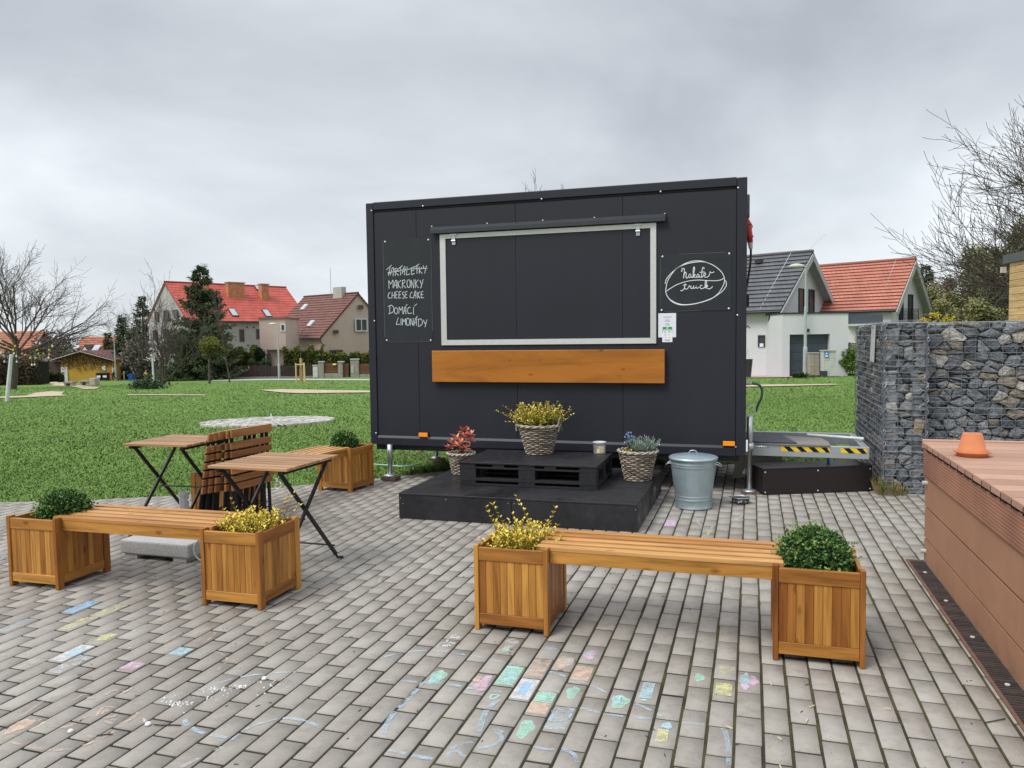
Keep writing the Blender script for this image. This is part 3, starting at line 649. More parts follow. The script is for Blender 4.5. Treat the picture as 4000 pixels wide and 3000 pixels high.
def build_truck():
    T = thing('food_truck', 'black box food truck on jacks with a closed serving hatch and chalk menu board', 'food truck', (0, 0, 0))
    b = MB(); b.face([(.03, .012, .36), (3.65, .012, .36), (3.65, .012, 2.79), (.03, .012, 2.79)])
    q = [(.03, .012), (3.65, .012), (3.63, 2.0), (.03, 2.0)]
    for (x0, y0), (x1, y1) in zip(q[1:], q[2:]+q[:1]): b.face([(x0, y0, .36), (x1, y1, .36), (x1, y1, 2.79), (x0, y0, 2.79)])
    b.face([(x, y, 2.79) for x, y in q]); b.face([(x, y, .36) for x, y in q][::-1]); b.build('body', PANEL, T)
    b = MB()
    for x0, x1 in ((.083, .5435), (.5465, 1.5705), (1.5735, 2.5915), (2.5945, 3.591)): b.box(x0, x1, 0, .02, .40, 2.70, .5)
    b.build('front_panel', PANEL, T, bevel=.0015, segs=1)
    for x0, x1 in ((0, .08), (3.595, TW)):
        b = MB(); b.box(x0, x1, -.012, .06, .355, 2.795); b.build('corner_profile', PROF, T, bevel=.006)
    b = MB(); b.box(.082, 3.593, -.014, .07, 2.722, 2.80); b.build('roof_trim', PROF, T, bevel=.006)
    b = MB(); b.box(.082, 3.593, -.004, .02, 2.703, 2.72); b.build('roof_gap_shade', GROOVE, T)  # near-black strip painting the shade of the gap under the roof trim
    b = MB(); b.add([(.082, -.016, .355), (3.593, -.016, .355), (3.593, -.016, .425), (.082, -.016, .425), (.082, -.001, .447), (3.593, -.001, .447), (.082, .03, .355), (3.593, .03, .355)], [(0, 1, 2, 3), (3, 2, 5, 4), (0, 6, 7, 1)])
    b.build('bottom_rail', PROF, T)
    b = MB(); P = [(-.001, 2.522), (-.012, 2.52), (-.05, 2.487), (-.052, 2.452), (-.046, 2.448), (-.044, 2.478), (-.008, 2.494)]
    n = len(P); b.add([(.712, y, z) for y, z in P]+[(2.984, y, z) for y, z in P], [(i, (i+1) % n, n+(i+1) % n, n+i) for i in range(n)]+[tuple(range(n))[::-1], tuple(range(n, 2*n))])
    b.build('drip_ledge', mat('ledge_metal', (.030, .034, .040), .38), T)
    H = thing('serving_hatch', None, None); H.parent = T
    fr = MB(); o = (.800, 2.898, 1.361, 2.443); i_ = (.857, 2.846, 1.412, 2.400)
    for a, c in (((o[0], o[2]), (o[1], o[2])), ((o[1], o[2]), (o[1], o[3])), ((o[1], o[3]), (o[0], o[3])), ((o[0], o[3]), (o[0], o[2]))):
        def inn(p): return (i_[0] if p[0] == o[0] else i_[1], i_[2] if p[1] == o[2] else i_[3])
        ia, ic = inn(a), inn(c); yo, yi = -.014, -.012
        fr.face([(a[0], yo, a[1]), (c[0], yo, c[1]), (ic[0], yi, ic[1]), (ia[0], yi, ia[1])])
        fr.face([(a[0], .001, a[1]), (c[0], .001, c[1]), (c[0], yo, c[1]), (a[0], yo, a[1])])
        fr.face([(ia[0], yi, ia[1]), (ic[0], yi, ic[1]), (ic[0], -.003, ic[1]), (ia[0], -.003, ia[1])])
    fr.build('frame', ALU, H)
    b = MB()
    for x0, x1 in ((.8575, 1.5705), (1.5735, 2.5905), (2.5935, 2.8455)): b.box(x0, x1, -.004, -.0008, 1.4125, 2.3995, .5)
    b.build('hatch_panel', PANEL, H)
    for x in (.945, 2.735):
        b = MB(); b.box(x-.035, x+.035, -.026, -.0145, 2.425, 2.442); b.box(x-.017, x+.017, -.0200, -.0142, 2.375, 2.424); b.box(x-.017, x+.017, -.0115, -.0045, 2.338, 2.373); b.tube([(x-.02, -.020, 2.376), (x+.02, -.020, 2.376)], .007, 8)
        b.build('hinge', STEEL, H)
    rivets(H, [(.86, 2.402), (1.3, 2.42), (1.8, 2.42), (2.3, 2.42), (2.846, 2.402), (.86, 1.405), (1.4, 1.39), (1.9, 1.39), (2.4, 1.39), (2.85, 1.405)], -.013, .004, 'screw')
    b = MB(); b.box(.712, 2.978, -.056, -.018, 1.0, 1.308, .5); b.build('serving_counter', COUNTER, T, bevel=.004)
    for x in (.85, 2.75): b = MB(); b.box(x, x+.1, -.0175, 0, 1.05, 1.15); b.build('counter_bracket', BLACKM, T)
    # menu board
    bd = MB(); bd.box(.180, .703, -.0045, -.0002, 1.397, 2.424); B = bd.build('menu_board', BOARD, T)
    e = MB(); e.box(.1788, .1804, -.005, -.0003, 1.45, 2.42); e.box(.7024, .7036, -.005, -.0003, 1.50, 2.424); e.box(.21, .70, -.005, -.0003, 1.3958, 1.3972); e.build('board_edge', mat('edge_glint', (.22, .23, .24), .7), B)  # pale strips painting the light caught by the bevelled board edges
    mz = lambda x, y: (1480+x*.2592, 920+y*.2592)
    el = lambda cx, cy, rx, ry: [(cx+rx*math.sin(a), cy-ry*math.cos(a)) for a in [2*PI*i/14 for i in range(15)]]
    S = [[(105,528),(185,455)],[(160,475),(138,620)],[(165,610),(190,505),(212,512),(205,625)],[(165,565),(215,560)],[(232,505),(240,620)],[(225,510),(258,505),(270,530),(240,560),(290,612)],[(280,520),(345,462)],[(318,490),(318,612)],
         [(340,590),(365,492),(385,490),(375,610)],[(345,550),(385,548)],[(418,480),(405,605)],[(405,605),(462,590)],[(478,500),(482,600)],[(482,600),(530,580)],[(478,500),(530,480)],[(480,545),(525,530)],[(525,490),(600,437)],[(565,465),(565,585)],
         [(598,475),(600,585)],[(640,490),(602,535),(645,582)],[(655,460),(672,505),(690,505)],[(708,460),(680,580)],[(125,575),(200,555),(300,540),(450,515),(600,508),(722,505)],[(130,590),(220,558),(300,548)],
         [(145,810),(140,690)],[(140,690),(170,745)],[(170,745),(205,680)],[(205,680),(208,805)],[(212,800),(240,695),(256,695),(258,808)],[(220,765),(258,755)],[(278,690),(278,808)],[(325,685),(282,745),(322,805)],[(345,690),(345,805)],[(340,690),(375,680),(385,710),(350,745),(400,800)],el(440,735,25,58),
         [(478,800),(478,680)],[(478,680),(518,805)],[(518,805),(522,670)],[(545,675),(545,800)],[(588,675),(548,735),(592,800)],[(610,680),(625,728),(645,735)],[(660,668),(622,805)],
         [(165,868),(145,880),(130,920),(142,955),(178,948)],[(192,862),(190,960)],[(228,858),(226,958)],[(190,912),(228,908)],[(245,865),(243,955)],[(243,955),(275,950)],[(245,862),(278,850)],[(244,908),(272,902)],[(295,862),(293,955)],[(293,955),(328,948)],[(295,862),(330,850)],[(294,908),(325,900)],
         [(375,858),(350,870),(350,895),(372,915),(372,945),(345,960)],[(390,862),(388,952)],[(388,952),(425,945)],[(390,862),(425,852)],[(389,905),(420,900)],[(498,860),(475,875),(460,920),(472,945),(502,943)],[(515,960),(535,858),(550,855),(552,955)],[(520,915),(552,910)],[(578,865),(576,958)],[(610,850),(580,905),(612,955)],[(630,860),(628,950)],[(628,950),(672,943)],[(630,860),(660,848)],[(629,902),(660,895)],
         [(160,1070),(155,1190)],[(130,1085),(180,1062),(218,1100),(210,1160),(138,1193)],el(252,1145,25,48),[(295,1190),(300,1085)],[(300,1085),(325,1140)],[(325,1140),(352,1080)],[(352,1080),(355,1190)],[(362,1195),(385,1095),(400,1092),(402,1195)],[(365,1150),(402,1145)],[(400,1070),(420,1045)],[(470,1092),(440,1098),(425,1140),(442,1185),(492,1175)],[(515,1090),(517,1200)],[(525,1075),(565,1038)],
         [(285,1245),(255,1350)],[(255,1350),(310,1348)],[(328,1260),(328,1360)],[(350,1360),(352,1260)],[(352,1260),(372,1310)],[(372,1310),(398,1260)],[(398,1260),(400,1360)],el(432,1310,25,56),[(470,1365),(472,1260)],[(472,1260),(508,1365)],[(508,1365),(512,1255)],[(520,1370),(545,1265),(560,1262),(560,1370)],[(525,1325),(560,1320)],[(552,1258),(575,1220)],[(592,1270),(590,1385)],[(578,1277),(620,1265),(650,1300),(640,1350),(590,1385)],[(665,1280),(682,1328),(700,1328)],[(718,1272),(688,1390)]]
    lim = (640, 825, 1000, 1205, 9999)
    for k, y1 in enumerate(lim): stroke_mesh('chalk_word', [q for q in S if max(p[1] for p in q) < y1 and max(p[1] for p in q) >= (0, *lim)[k]], mz, B, CHALK, .0068, -.0055)
    rivets(B, [(.205, 2.403), (.675, 2.40), (.201, 1.415), (.682, 1.412)], -.0046)
    bd = MB(); bd.box(2.936, 3.551, -.0045, -.0002, 1.648, 2.156); B = bd.build('logo_board', BOARD, T)
    e = MB(); e.box(3.1, 3.5, -.005, -.0003, 2.1555, 2.1568); e.box(2.97, 3.3, -.005, -.0003, 1.6472, 1.6485); e.box(2.9352, 2.9364, -.005, -.0003, 1.7, 2.12); e.build('board_edge', MATS['edge_glint'], B)  # same painted edge light on the logo board
    lz = lambda x, y: (2560+x*.16878, 960+y*.16878)
    S = [[(205,870),(230,770),(300,670),(400,570),(480,500),(620,420),(760,360),(900,335),(1050,340),(1200,380),(1350,455),(1470,550),(1545,650),(1577,760),(1560,870),(1500,990),(1430,1090),(1300,1190),(1100,1270),(900,1322),(700,1346),(550,1335),(400,1280),(280,1190),(225,1070),(226,960),(260,810),(330,680),(430,550),(520,480),(680,410),(860,370),(1000,354),(1130,364),(1230,398)],
         [(1600,780),(1622,860),(1600,940),(1520,1040),(1400,1130),(1250,1220),(1050,1290),(850,1336),(650,1354),(520,1345),(400,1300),(300,1215),(240,1120),(222,1050)],[(235,1040),(320,980),(450,900),(600,840),(780,795),(980,778),(1180,788),(1380,790),(1490,772),(1562,735)],
         [(588,500),(602,530),(590,585),(580,560),(600,545),(640,510),(650,560),(640,650),(628,740)],[(628,740),(650,640),(680,595),(692,640),(688,705),(705,735),(745,705)],[(805,650),(775,642),(748,685),(760,720),(790,705),(806,660),(806,715),(840,705)],[(850,730),(852,620),(858,500),(878,478),(886,525),(870,600),(850,660)],[(850,665),(885,640),(900,665),(862,685),(895,715),(930,715)],[(988,650),(958,642),(935,690),(950,718),(978,700),(992,655),(1000,715),(1030,700)],
         [(1103,525),(1100,490),(1072,490),(1058,560),(1052,650),(1045,728)],[(1000,600),(1118,588)],[(1055,715),(1085,690),(1110,680),(1140,650),(1130,612),(1105,625),(1100,680),(1130,710),(1180,705),(1220,670),(1240,615),(1245,580),(1262,605),(1300,602),(1342,585)],
         [(560,1020),(592,1026),(630,1000),(655,950),(668,860)],[(660,900),(655,965),(682,990),(730,970),(768,905),(785,928),(808,915),(795,950),(815,976),(850,958),(868,905)],[(618,902),(705,884)],[(868,905),(858,950),(882,972),(916,940),(928,900),(926,950),(950,968),(988,940)],[(1062,908),(1030,900),(1012,940),(1040,976),(1090,965),(1125,930)],[(1135,970),(1132,830),(1152,798),(1164,840),(1140,930)],[(1140,935),(1178,895),(1188,920),(1150,938),(1190,970),(1240,978),(1280,950),(1305,918)]]
    stroke_mesh('white_lettering', S, lz, B, mat('white_paint', (.78, .81, .83), .5), .0058, -.0055, k=5)
    rivets(B, [(2.954, 2.14), (3.532, 2.142), (2.946, 1.66), (3.53, 1.662)], -.0046)
    # notices
    b = MB(); b.box(2.916, 3.074, -.0015, -.0003, 1.415, 1.632); Pn = b.build('paper_notice', PAPER, T)
    def hb(mb, x0, x1, z0, z1, y): mb.face([(x0, y, z0), (x1, y, z0), (x1, y, z1), (x0, y, z1)])
    zz = lambda y: 1.632-(y-225)/985*.217; zx = lambda x: 2.916+(x-305)/710*.158
    b = MB()
    for x0, x1, y in [(490, 850, 372), (520, 820, 408), (595, 735, 487), (570, 770, 522), (545, 790, 560), (610, 720, 640), (575, 765, 678), (570, 770, 715)]: hb(b, zx(x0), zx(x1), zz(y+7), zz(y-7), -.0018)
    b.build('printed_lines', GREY_TXT, Pn)
    b = MB(); b.box(zx(465), zx(872), -.0030, -.0016, zz(1410), zz(765)); Cn = b.build('card_notice', mat('white_card', (.78, .79, .82), .5), T, bevel=.0007, segs=1)
    b = MB(); hb(b, zx(480), zx(860), zz(925), zz(780), -.0033); hb(b, zx(478), zx(494), zz(1040), zz(925), -.0033); hb(b, zx(845), zx(860), zz(1040), zz(925), -.0033); b.build('green_band', GREEN_PR, Cn)
    b = MB(); b.face([(zx(668)+.008*math.cos(a), -.0036, zz(832)+.008*math.sin(a)) for a in [2*PI*i/16 for i in range(16)]]); hb(b, zx(505), zx(835), zz(908), zz(888), -.0036); b.build('white_print', PAPER, Cn)
    b = MB(); ribbon(b, [(zx(655), -.0039, zz(830)), (zx(665), -.0039, zz(845)), (zx(685), -.0039, zz(815))], .0022, (0, -1, 0)); b.build('tick_mark', GREEN_PR, Cn)
    b = MB(); hb(b, zx(545), zx(625), zz(1010), zz(978), -.0033); b.build('red_mark', RED_PR, Cn)
    b = MB(); hb(b, zx(705), zx(785), zz(1010), zz(978), -.0033); b.build('dark_mark', NAVY_PR, Cn); b = MB(); hb(b, zx(570), zx(770), zz(1340), zz(1315), -.0033); b.build('dark_mark', NAVY_PR, Cn)
    for q in ((555, 622, 1118, 1088), (712, 778, 1115, 1100), (558, 620, 1224, 1212), (725, 775, 1226, 1208)): b = MB(); hb(b, zx(q[0]), zx(q[1]), zz(q[2]), zz(q[3]), -.0033); b.build('printed_line', GREY_TXT, Cn)
    for x0, x1 in ((.543, .640), (3.487, 3.589)):
        b = MB(); b.box(x0-.004, x1+.004, -.022, -.012, .442, .492); M_ = b.build('marker_light', BLACKM, T)
        b = MB(); b.box(x0, x1, -.031, -.0225, .446, .488); b.build('lens', AMBER, M_, bevel=.003)
    rivets(T, [(.628, 2.73), (1.836, 2.722), (2.938, 2.717)], -.0145, .008); rivets(T, [(.064, 2.72), (3.604, 2.706), (.07, 1.614), (3.604, 1.603), (.062, .47), (3.595, .437)], -.0125, .008)
    rivets(T, [(.714, 2.528), (1.29, 2.526), (1.843, 2.524), (2.334, 2.522), (2.974, 2.52)], -.003, .007); rivets(T, [(.64, .437), (2.926, .437)], -.012, .007)
    # chassis
    b = MB(); b.box(.05, 3.62, .02, .12, .30, .354); b.box(.9, 2.9, .3, 1.9, .24, .352); b.box(.05, 3.62, 1.8, 1.9, .30, .354); b.box(.45, 3.3, .125, .22, .315, .352); b.build('chassis', BLACKM, T)
    for y in (.45, 1.7):
        for x in (1.6, 2.35):
            b = MB(); bb = MB(); bb.lathe((0, 0, 0), [(.12, -.09), (.27, -.085), (.29, -.05), (.29, .05), (.27, .085), (.12, .09)], 32)
            b.add([(x+a, y+c, .29+e_) for a, e_, c in bb.v], bb.f); b.build('wheel', mat('tyre', (.015, .015, .015), .9) if 'tyre' not in MATS else MATS['tyre'], T)
    def jack(x, y, zt, zb=.03, pad=True):
        b = MB(); b.lathe((x, y, 0), [(.022, zb), (.022, zt*.55), (.028, zt*.55), (.028, zt)], 16); b.lathe((x, y, 0), [(.065, zb-.005), (.065, zb+.003), (.03, zb+.016)], 20); J = b.build('support_jack', STEEL, T, smooth=True)
        if pad: c = MB(); c.box(x-.075, x+.085, y-.07, y+.06, .0015, zb-.006); c.build('wooden_pad', mat('wet_wood', (.13, .085, .06), .8, var=.4, nscale=40) if 'wet_wood' not in MATS else MATS['wet_wood'], J)
        return J
    jack(.222, -.03, .36, .045); jack(.19, 1.25, .34)
    J = jack(3.715, .10, .70, .03)
    b = MB(); x, y = 3.715, .10
    b.tube([(x-.045+.045*(1-math.cos(a))*1.0, y-.01, .755+.045*math.sin(a)) for a in [2*PI*i/18 for i in range(18)]], .005, 6, closed=True); b.box(x-.03, x+.035, y-.035, y+.03, .40, .46); b.tube([(x+.03, y, .43), (x+.12, y-.01, .432), (x+.16, y, .425)], .006, 6); b.sphere((x+.10, y-.01, .432), .012)
    b.build('jack_handle', STEEL, J, smooth=True)
    b = MB(); b.box(3.682, 3.70, -.005, .04, .395, .50); b.build('white_side_light', mat('clear_lens', (.8, .8, .8), .15), T, bevel=.006)
    b = MB(); b.box(3.665, 3.70, .3, .5, 2.51, 2.70); b.build('vent_hood', mat('hood', (.10, .10, .10), .35), T, bevel=.01)
    b = MB(); b.tube([(3.66, .35, 1.50), (3.70, .33, 1.51), (3.712, .33, 1.49)], .012, 8); b.box(3.655, 3.668, .3, .4, 1.44, 1.48); b.build('door_latch', mat('white_plastic', (.75, .75, .73), .4), T, smooth=False)
    b = MB(); b.box(3.66, 3.70, .34, .42, 1.69, 1.80); b.build('junction_box', BLACKM, T, bevel=.006)
    # drawbar
    Dz = (.322, .428); b = MB(); b.box(3.66, 4.72, .27, .33, *Dz); b.box(3.66, 4.72, 1.25, 1.31, *Dz); b.box(4.66, 4.72, .331, 1.249, *Dz); Db = b.build('drawbar', mat('drawbar_zinc', (.42, .45, .47), .4, metal=.5, var=.1), T, bevel=.004)
    for x0, x1 in ((3.985, 4.398), (4.487, 4.70)):
        b = MB(); b.face([(x0, .2685, .372), (x1, .2685, .372), (x1, .2685, .416), (x0, .2685, .416)]); S_ = b.build('yellow_stripe', mat('hazard_yellow', (.75, .52, .02), .5) if 'hazard_yellow' not in MATS else MATS['hazard_yellow'], Db)
        c = MB(); x = x0+.022
        while x < x1:
            P = [(x, .416), (x+.05, .416), (x+.095, .372), (x+.045, .372)]; P = [(min(max(p, x0), x1), z) for p, z in P]
            c.face([(p, .2672, z) for p, z in P][::-1]); x += .105
        c.build('black_stripe', GROOVE, Db)
    b = MB(); b.face([(3.66, .26, .455), (4.12, .26, .455), (3.98, .95, .455), (3.66, .95, .455)]); b.face([(3.66, .26, .443), (4.12, .26, .443), (4.12, .26, .455), (3.66, .26, .455)]); b.build('rubber_mat', mat('ribbed_rubber', (.045, .05, .06), .6, bump=.4, bscale=150), Db)
    b = MB(); b.add([(3.66, .255, .430), (4.40, .255, .430), (4.40, .5, .430), (4.36, .75, .430), (3.66, 1.0, .430), (3.66, .255, .442), (4.40, .255, .442), (4.40, .5, .442), (4.36, .75, .442), (3.66, 1.0, .442)], [(5, 6, 7, 8, 9), (0, 1, 6, 5), (1, 2, 7, 6), (2, 3, 8, 7)]); b.build('cover_board', mat('grey_board', (.24, .22, .20), .8, var=.12, nscale=20), Db)
    b = MB(); b.tube([(4.25, .9, .45), (4.72, .62, .46)], .014, 8); b.build('white_rail', mat('white_metal', (.7, .72, .72), .4), Db)
    b = MB(); b.tube([(4.40, .45, .30), (4.405, .45, .19)], .012, 8); b.tube([(4.40, .45, .325), (4.40, .45, .30)], .018, 8); b.build('blue_valve', mat('blue_plastic', (.02, .15, .55), .4), Db)
    T.rotation_euler = (0, .0045, 0); T.location = (0, 0, .008)
    # water hose and power plug hang on the truck
    h = thing('water_hose', 'dark water hose looping from the tap on the truck end beside the jack', 'hose', (3.71, .12, .9))
    b = MB(); b.tube(smoothline([(3.735, .12, .985), (3.79, .12, .975), (3.82, .12, .93), (3.815, .12, .86), (3.79, .13, .80), (3.765, .14, .73)], 5), .011, 8); b.build('rubber_hose', mat('hose_green', (.03, .05, .055), .5), h, smooth=True)
    b = MB(); b.tube([(3.665, .12, .985), (3.69, .12, .985)], .018, 10); b.tube([(3.69, .12, .985), (3.735, .12, .985)], .015, 10); b.build('hose_coupling', mat('grey_plastic', (.45, .46, .45), .45), h)
    p = thing('power_plug', 'red industrial power plug with its black cable hanging at the truck end', 'power plug', (3.70, .45, 2.4))
    b = MB(); b.tube([(3.668, .45, 2.505), (3.688, .45, 2.45), (3.708, .45, 2.34), (3.716, .45, 2.27)], [.026, .034, .030, .024], 12); b.tube([(3.69, .45, 2.44), (3.692, .45, 2.43)], .040, 12); b.tube([(3.71, .45, 2.33), (3.711, .45, 2.32)], .036, 12); b.build('plug_body', mat('red_plastic', (.45, .025, .02), .4), p, smooth=True)
    b = MB(); b.tube([(3.716, .45, 2.27), (3.722, .45, 2.215)], [.024, .018], 10); b.build('cable_gland', mat('gland_grey', (.5, .5, .48), .5), p)
    b = MB(); b.tube([(3.70, .45, 2.49), (3.735, .45, 2.42), (3.72, .45, 2.38)], .005, 6); b.build('locking_clip', BLACKM, p)
    b = MB(); b.tube(smoothline([(3.722, .45, 2.22), (3.72, .45, 2.1), (3.70, .45, 1.95), (3.676, .42, 1.78), (3.67, .4, 1.6)], 5), .010, 8); b.build('power_cable', mat('cable_black', (.02, .022, .025), .5), p, smooth=True)
build_truck()

# ------------------------------------------------------------------ steps in front of the truck
def build_steps():
    s = thing('platform_step', 'low black plywood platform on the pavers in front of the truck', 'platform', (2.0, -.8, 0))
    xm, ym, y0, y1 = 1.985, -.87, -1.545, -.02
    for a, b_ in ((1.045, xm-.0015), (xm+.0015, 2.945)):
        for c, d in ((y0, ym-.0015), (ym+.0015, y1)):
            b = MB(); b.box(a, b_, c, d, .002, .192); b.box(a-.001, b_+.001, c-.003, d, .193, .205); b.build('platform_panel', BLACKPLY, s, bevel=.0015, segs=1)
    rivets(s, [(1.06, .165), (1.45, .17), (1.96, .165), (2.01, .165), (2.93, .165), (1.08, .12)], -1.5455, .003, 'screw')
    p = thing('pallet_step', 'small black pallet with a plywood top standing on the platform', 'step', (1.98, -.75, .205))
    X0, X1, Y0, Y1 = 1.402, 2.562, -1.115, -.39
    b = MB(); b.box(X0-.004, X1+.004, Y0-.006, Y1, .386, .400); b.build('top_board', BLACKPLY, p, bevel=.0015, segs=1)
    b = MB()
    for i in range(5): y = Y0+(Y1-Y0-.1)*i/4; b.box(X0, X1, y, y+.10, .347, .362)
    for x in (X0, (X0+X1)/2-.07, X1-.14): b.box(x, x+.14, Y0+.001, Y1-.001, .3625, .3855)
    for x in (X0+.29, X1-.43): b.box(x, x+.1, Y0+.001, Y1-.001, .3625, .3855)
    b.build('upper_boards', PALLET, p, bevel=.001, segs=1)
    for x in (X0, (X0+X1)/2-.07, X1-.145):
        for y in (Y0, (Y0+Y1)/2-.05, Y1-.1):
            b = MB(); b.box(x+.002, x+.143, y+.002, y+.098, .268, .3465); b.build('pallet_block', PALLET, p, bevel=.002, segs=1)
    b = MB()
    for y in (Y0, (Y0+Y1)/2-.05, Y1-.1): b.box(X0, X1, y, y+.10, .246, .2675); b.box(X0, X1, y+.004, y+.096, .2062, .223)
    for x in (X0, (X0+X1)/2-.07, X1-.14): b.box(x, x+.14, Y0+.003, Y1-.003, .2232, .2458)
    b.build('lower_boards', PALLET, p, bevel=.001, segs=1)
    k = thing('step_box', 'long dark brown plywood step box beside the trailer drawbar and stone wall', 'step box', (3.83, .018, 0), math.atan2(.397, .936))
    L = 1.017; b = MB(); b.box(0, L, 0, .30, .001, .226); b.build('box_side', BROWNPLY, k, world=False, bevel=.002)
    b = MB(); b.box(-.003, L+.003, -.003, .303, .227, .239); b.build('box_top', BROWNPLY, k, world=False, bevel=.002)
    for x in (.02, L/2, L-.02):
        for z in (.025, .205):
            b = MB(); bb = MB(); bb.lathe((0, 0, 0), [(.007, 0), (.006, .003), (1e-4, .004)], 10); b.add([(x+q[0], -.0005-q[2], z+q[1]) for q in bb.v], bb.f); b.build('screw', RIVET, k, world=False)
build_steps()

# ------------------------------------------------------------------ planter benches
def planter_box(parent, x, y, w=.37, d=.39, H=.42):
    """four sided box of upright boards between legs and rails; local coordinates of its bench"""
    root = bpy.data.objects.new('planter_box', None); COL.objects.link(root); root.parent = parent; root.location = (x, y, 0); root.empty_display_size = .1
    for px in (0, w-.022):
        for py in (0, d-.045):
            b = MB(); b.box(px, px+.022, py, py+.045, .001, H); b.build('leg', ACACIA, root, world=False, bevel=.002)
    for py, s_ in ((.004, 1), (d-.024, -1)):
        for z0, z1 in ((.345, .408), (.03, .083)):
            b = MB(); b.box(.0225, w-.0225, py, py+.020, z0, z1); b.build('rail', ACACIA, root, world=False, bevel=.0015, segs=1)
    for px in (.003, w-.021):
        for z0, z1 in ((.345, .408), (.03, .083)):
            b = MB(); b.box(px, px+.018, .0455, d-.0455, z0, z1); b.build('rail', ACACIA, root, world=False, bevel=.0015, segs=1)
    b = MB(); n = 9; bw = (w-.046)/n
    for i in range(n):
        for py in (.009, d-.021): x0 = .023+i*bw; b.box(x0+.0006, x0+bw-.0006, py, py+.012, .0835, .3445)
    n = 8; bw = (d-.092)/n
    for i in range(n):
        for px in (.007, w-.017): y0 = .046+i*bw; b.box(px, px+.010, y0+.0006, y0+bw-.0006, .0835, .3445)
    b.build('side_boards', ACACIA, root, world=False, bevel=.001, segs=1)
    b = MB(); V = []; n = 9
    for j in range(n):
        for i in range(n): V.append((.026+(w-.052)*i/(n-1), .026+(d-.052)*j/(n-1), .318+rnd.uniform(-.012, .014)))
    b.add(V, [(j*n+i, j*n+i+1, (j+1)*n+i+1, (j+1)*n+i) for j in range(n-1) for i in range(n-1)]); b.build('soil', SOIL, root, world=False)
    return root
def planter_bench(loc, rz, L, label):
    t = thing('planter_bench', label, 'bench', loc, rz, 'planter benches on the terrace'); w, d = .37, .39
    planter_box(t, 0, 0); planter_box(t, L-w, 0)
    b = MB(); n = 5; y0, y1 = .046, .400; bw = (y1-y0+.029)/n
    for i in range(n):
        e0, e1 = (w-.066, L-w+.045); b.box(e0, e1, y0+i*bw, y0+i*bw+bw-.029, .4005, .421)
    b.build('seat_slats', SLAT, t, world=False, bevel=.002)
    for y in (.048, d-.052):
        b = MB(); b.box(w+.001, L-w-.001, y, y+.024, .342, .400); b.build('apron', ACACIA, t, world=False, bevel=.002)
    return t
planter_bench((2.441, -3.612, 0), 0, 1.751, 'wooden planter bench nearest the raised deck, holding a yellow shrub and a clipped ball')
planter_bench((-.476, -3.676, 0), .01, 1.731, 'wooden planter bench standing over the granite parasol base')
planter_bench((-.043, -2.21, 0), PI/2-.124, 1.90, 'wooden planter bench partly hidden behind the folded chairs and front table')
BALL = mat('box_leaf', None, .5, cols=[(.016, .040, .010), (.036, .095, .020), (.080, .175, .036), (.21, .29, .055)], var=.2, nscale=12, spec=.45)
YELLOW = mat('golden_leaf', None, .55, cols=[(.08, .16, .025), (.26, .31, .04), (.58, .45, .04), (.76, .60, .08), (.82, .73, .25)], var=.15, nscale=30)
STEM = mat('shrub_stem', (.12, .07, .04), .8)
def box_ball(c, r, label):
    t = thing('boxwood_ball', label, 'shrub', (c[0], c[1], .32), 0, 'clipped boxwood balls'); n = 9500
    d = nr.normal(size=(n, 3)); d /= np.linalg.norm(d, axis=1)[:, None]; d = d[d[:, 2] > -.75]; n = len(d)
    lump = .035*np.sin(d[:, 0]*7+c[0])*np.sin(d[:, 1]*6+1)*np.sin(d[:, 2]*8)+.03*np.sin(d[:, 0]*15+2)*np.sin(d[:, 2]*13)
    rad = r*(1+lump)*(1-np.abs(nr.normal(0, .10, n)))
    P = np.array(c)+d*rad[:, None]
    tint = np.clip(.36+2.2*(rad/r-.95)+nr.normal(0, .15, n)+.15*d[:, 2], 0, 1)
    k = 70; d2 = nr.normal(size=(k, 3)); d2[:, 2] = abs(d2[:, 2]); d2 /= np.linalg.norm(d2, axis=1)[:, None]
    Q = np.repeat(np.array(c)+d2*r*1.0, 6, 0)+np.repeat(d2, 6, 0)*np.tile(np.linspace(0, .03, 6), k)[:, None]
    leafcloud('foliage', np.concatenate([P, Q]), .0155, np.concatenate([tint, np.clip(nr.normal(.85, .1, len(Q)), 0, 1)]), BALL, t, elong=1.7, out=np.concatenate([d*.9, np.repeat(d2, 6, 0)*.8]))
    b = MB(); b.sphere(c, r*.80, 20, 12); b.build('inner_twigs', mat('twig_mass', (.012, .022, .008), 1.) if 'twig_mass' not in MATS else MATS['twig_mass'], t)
box_ball((4.005, -3.415, .388), .160, 'round clipped box shrub in the planter nearest the raised deck')
box_ball((-.255, -3.47, .405), .142, 'round clipped box shrub on the bench over the parasol base')
box_ball((-.03, -.49, .425), .125, 'round clipped box shrub in the planter nearest the truck corner')
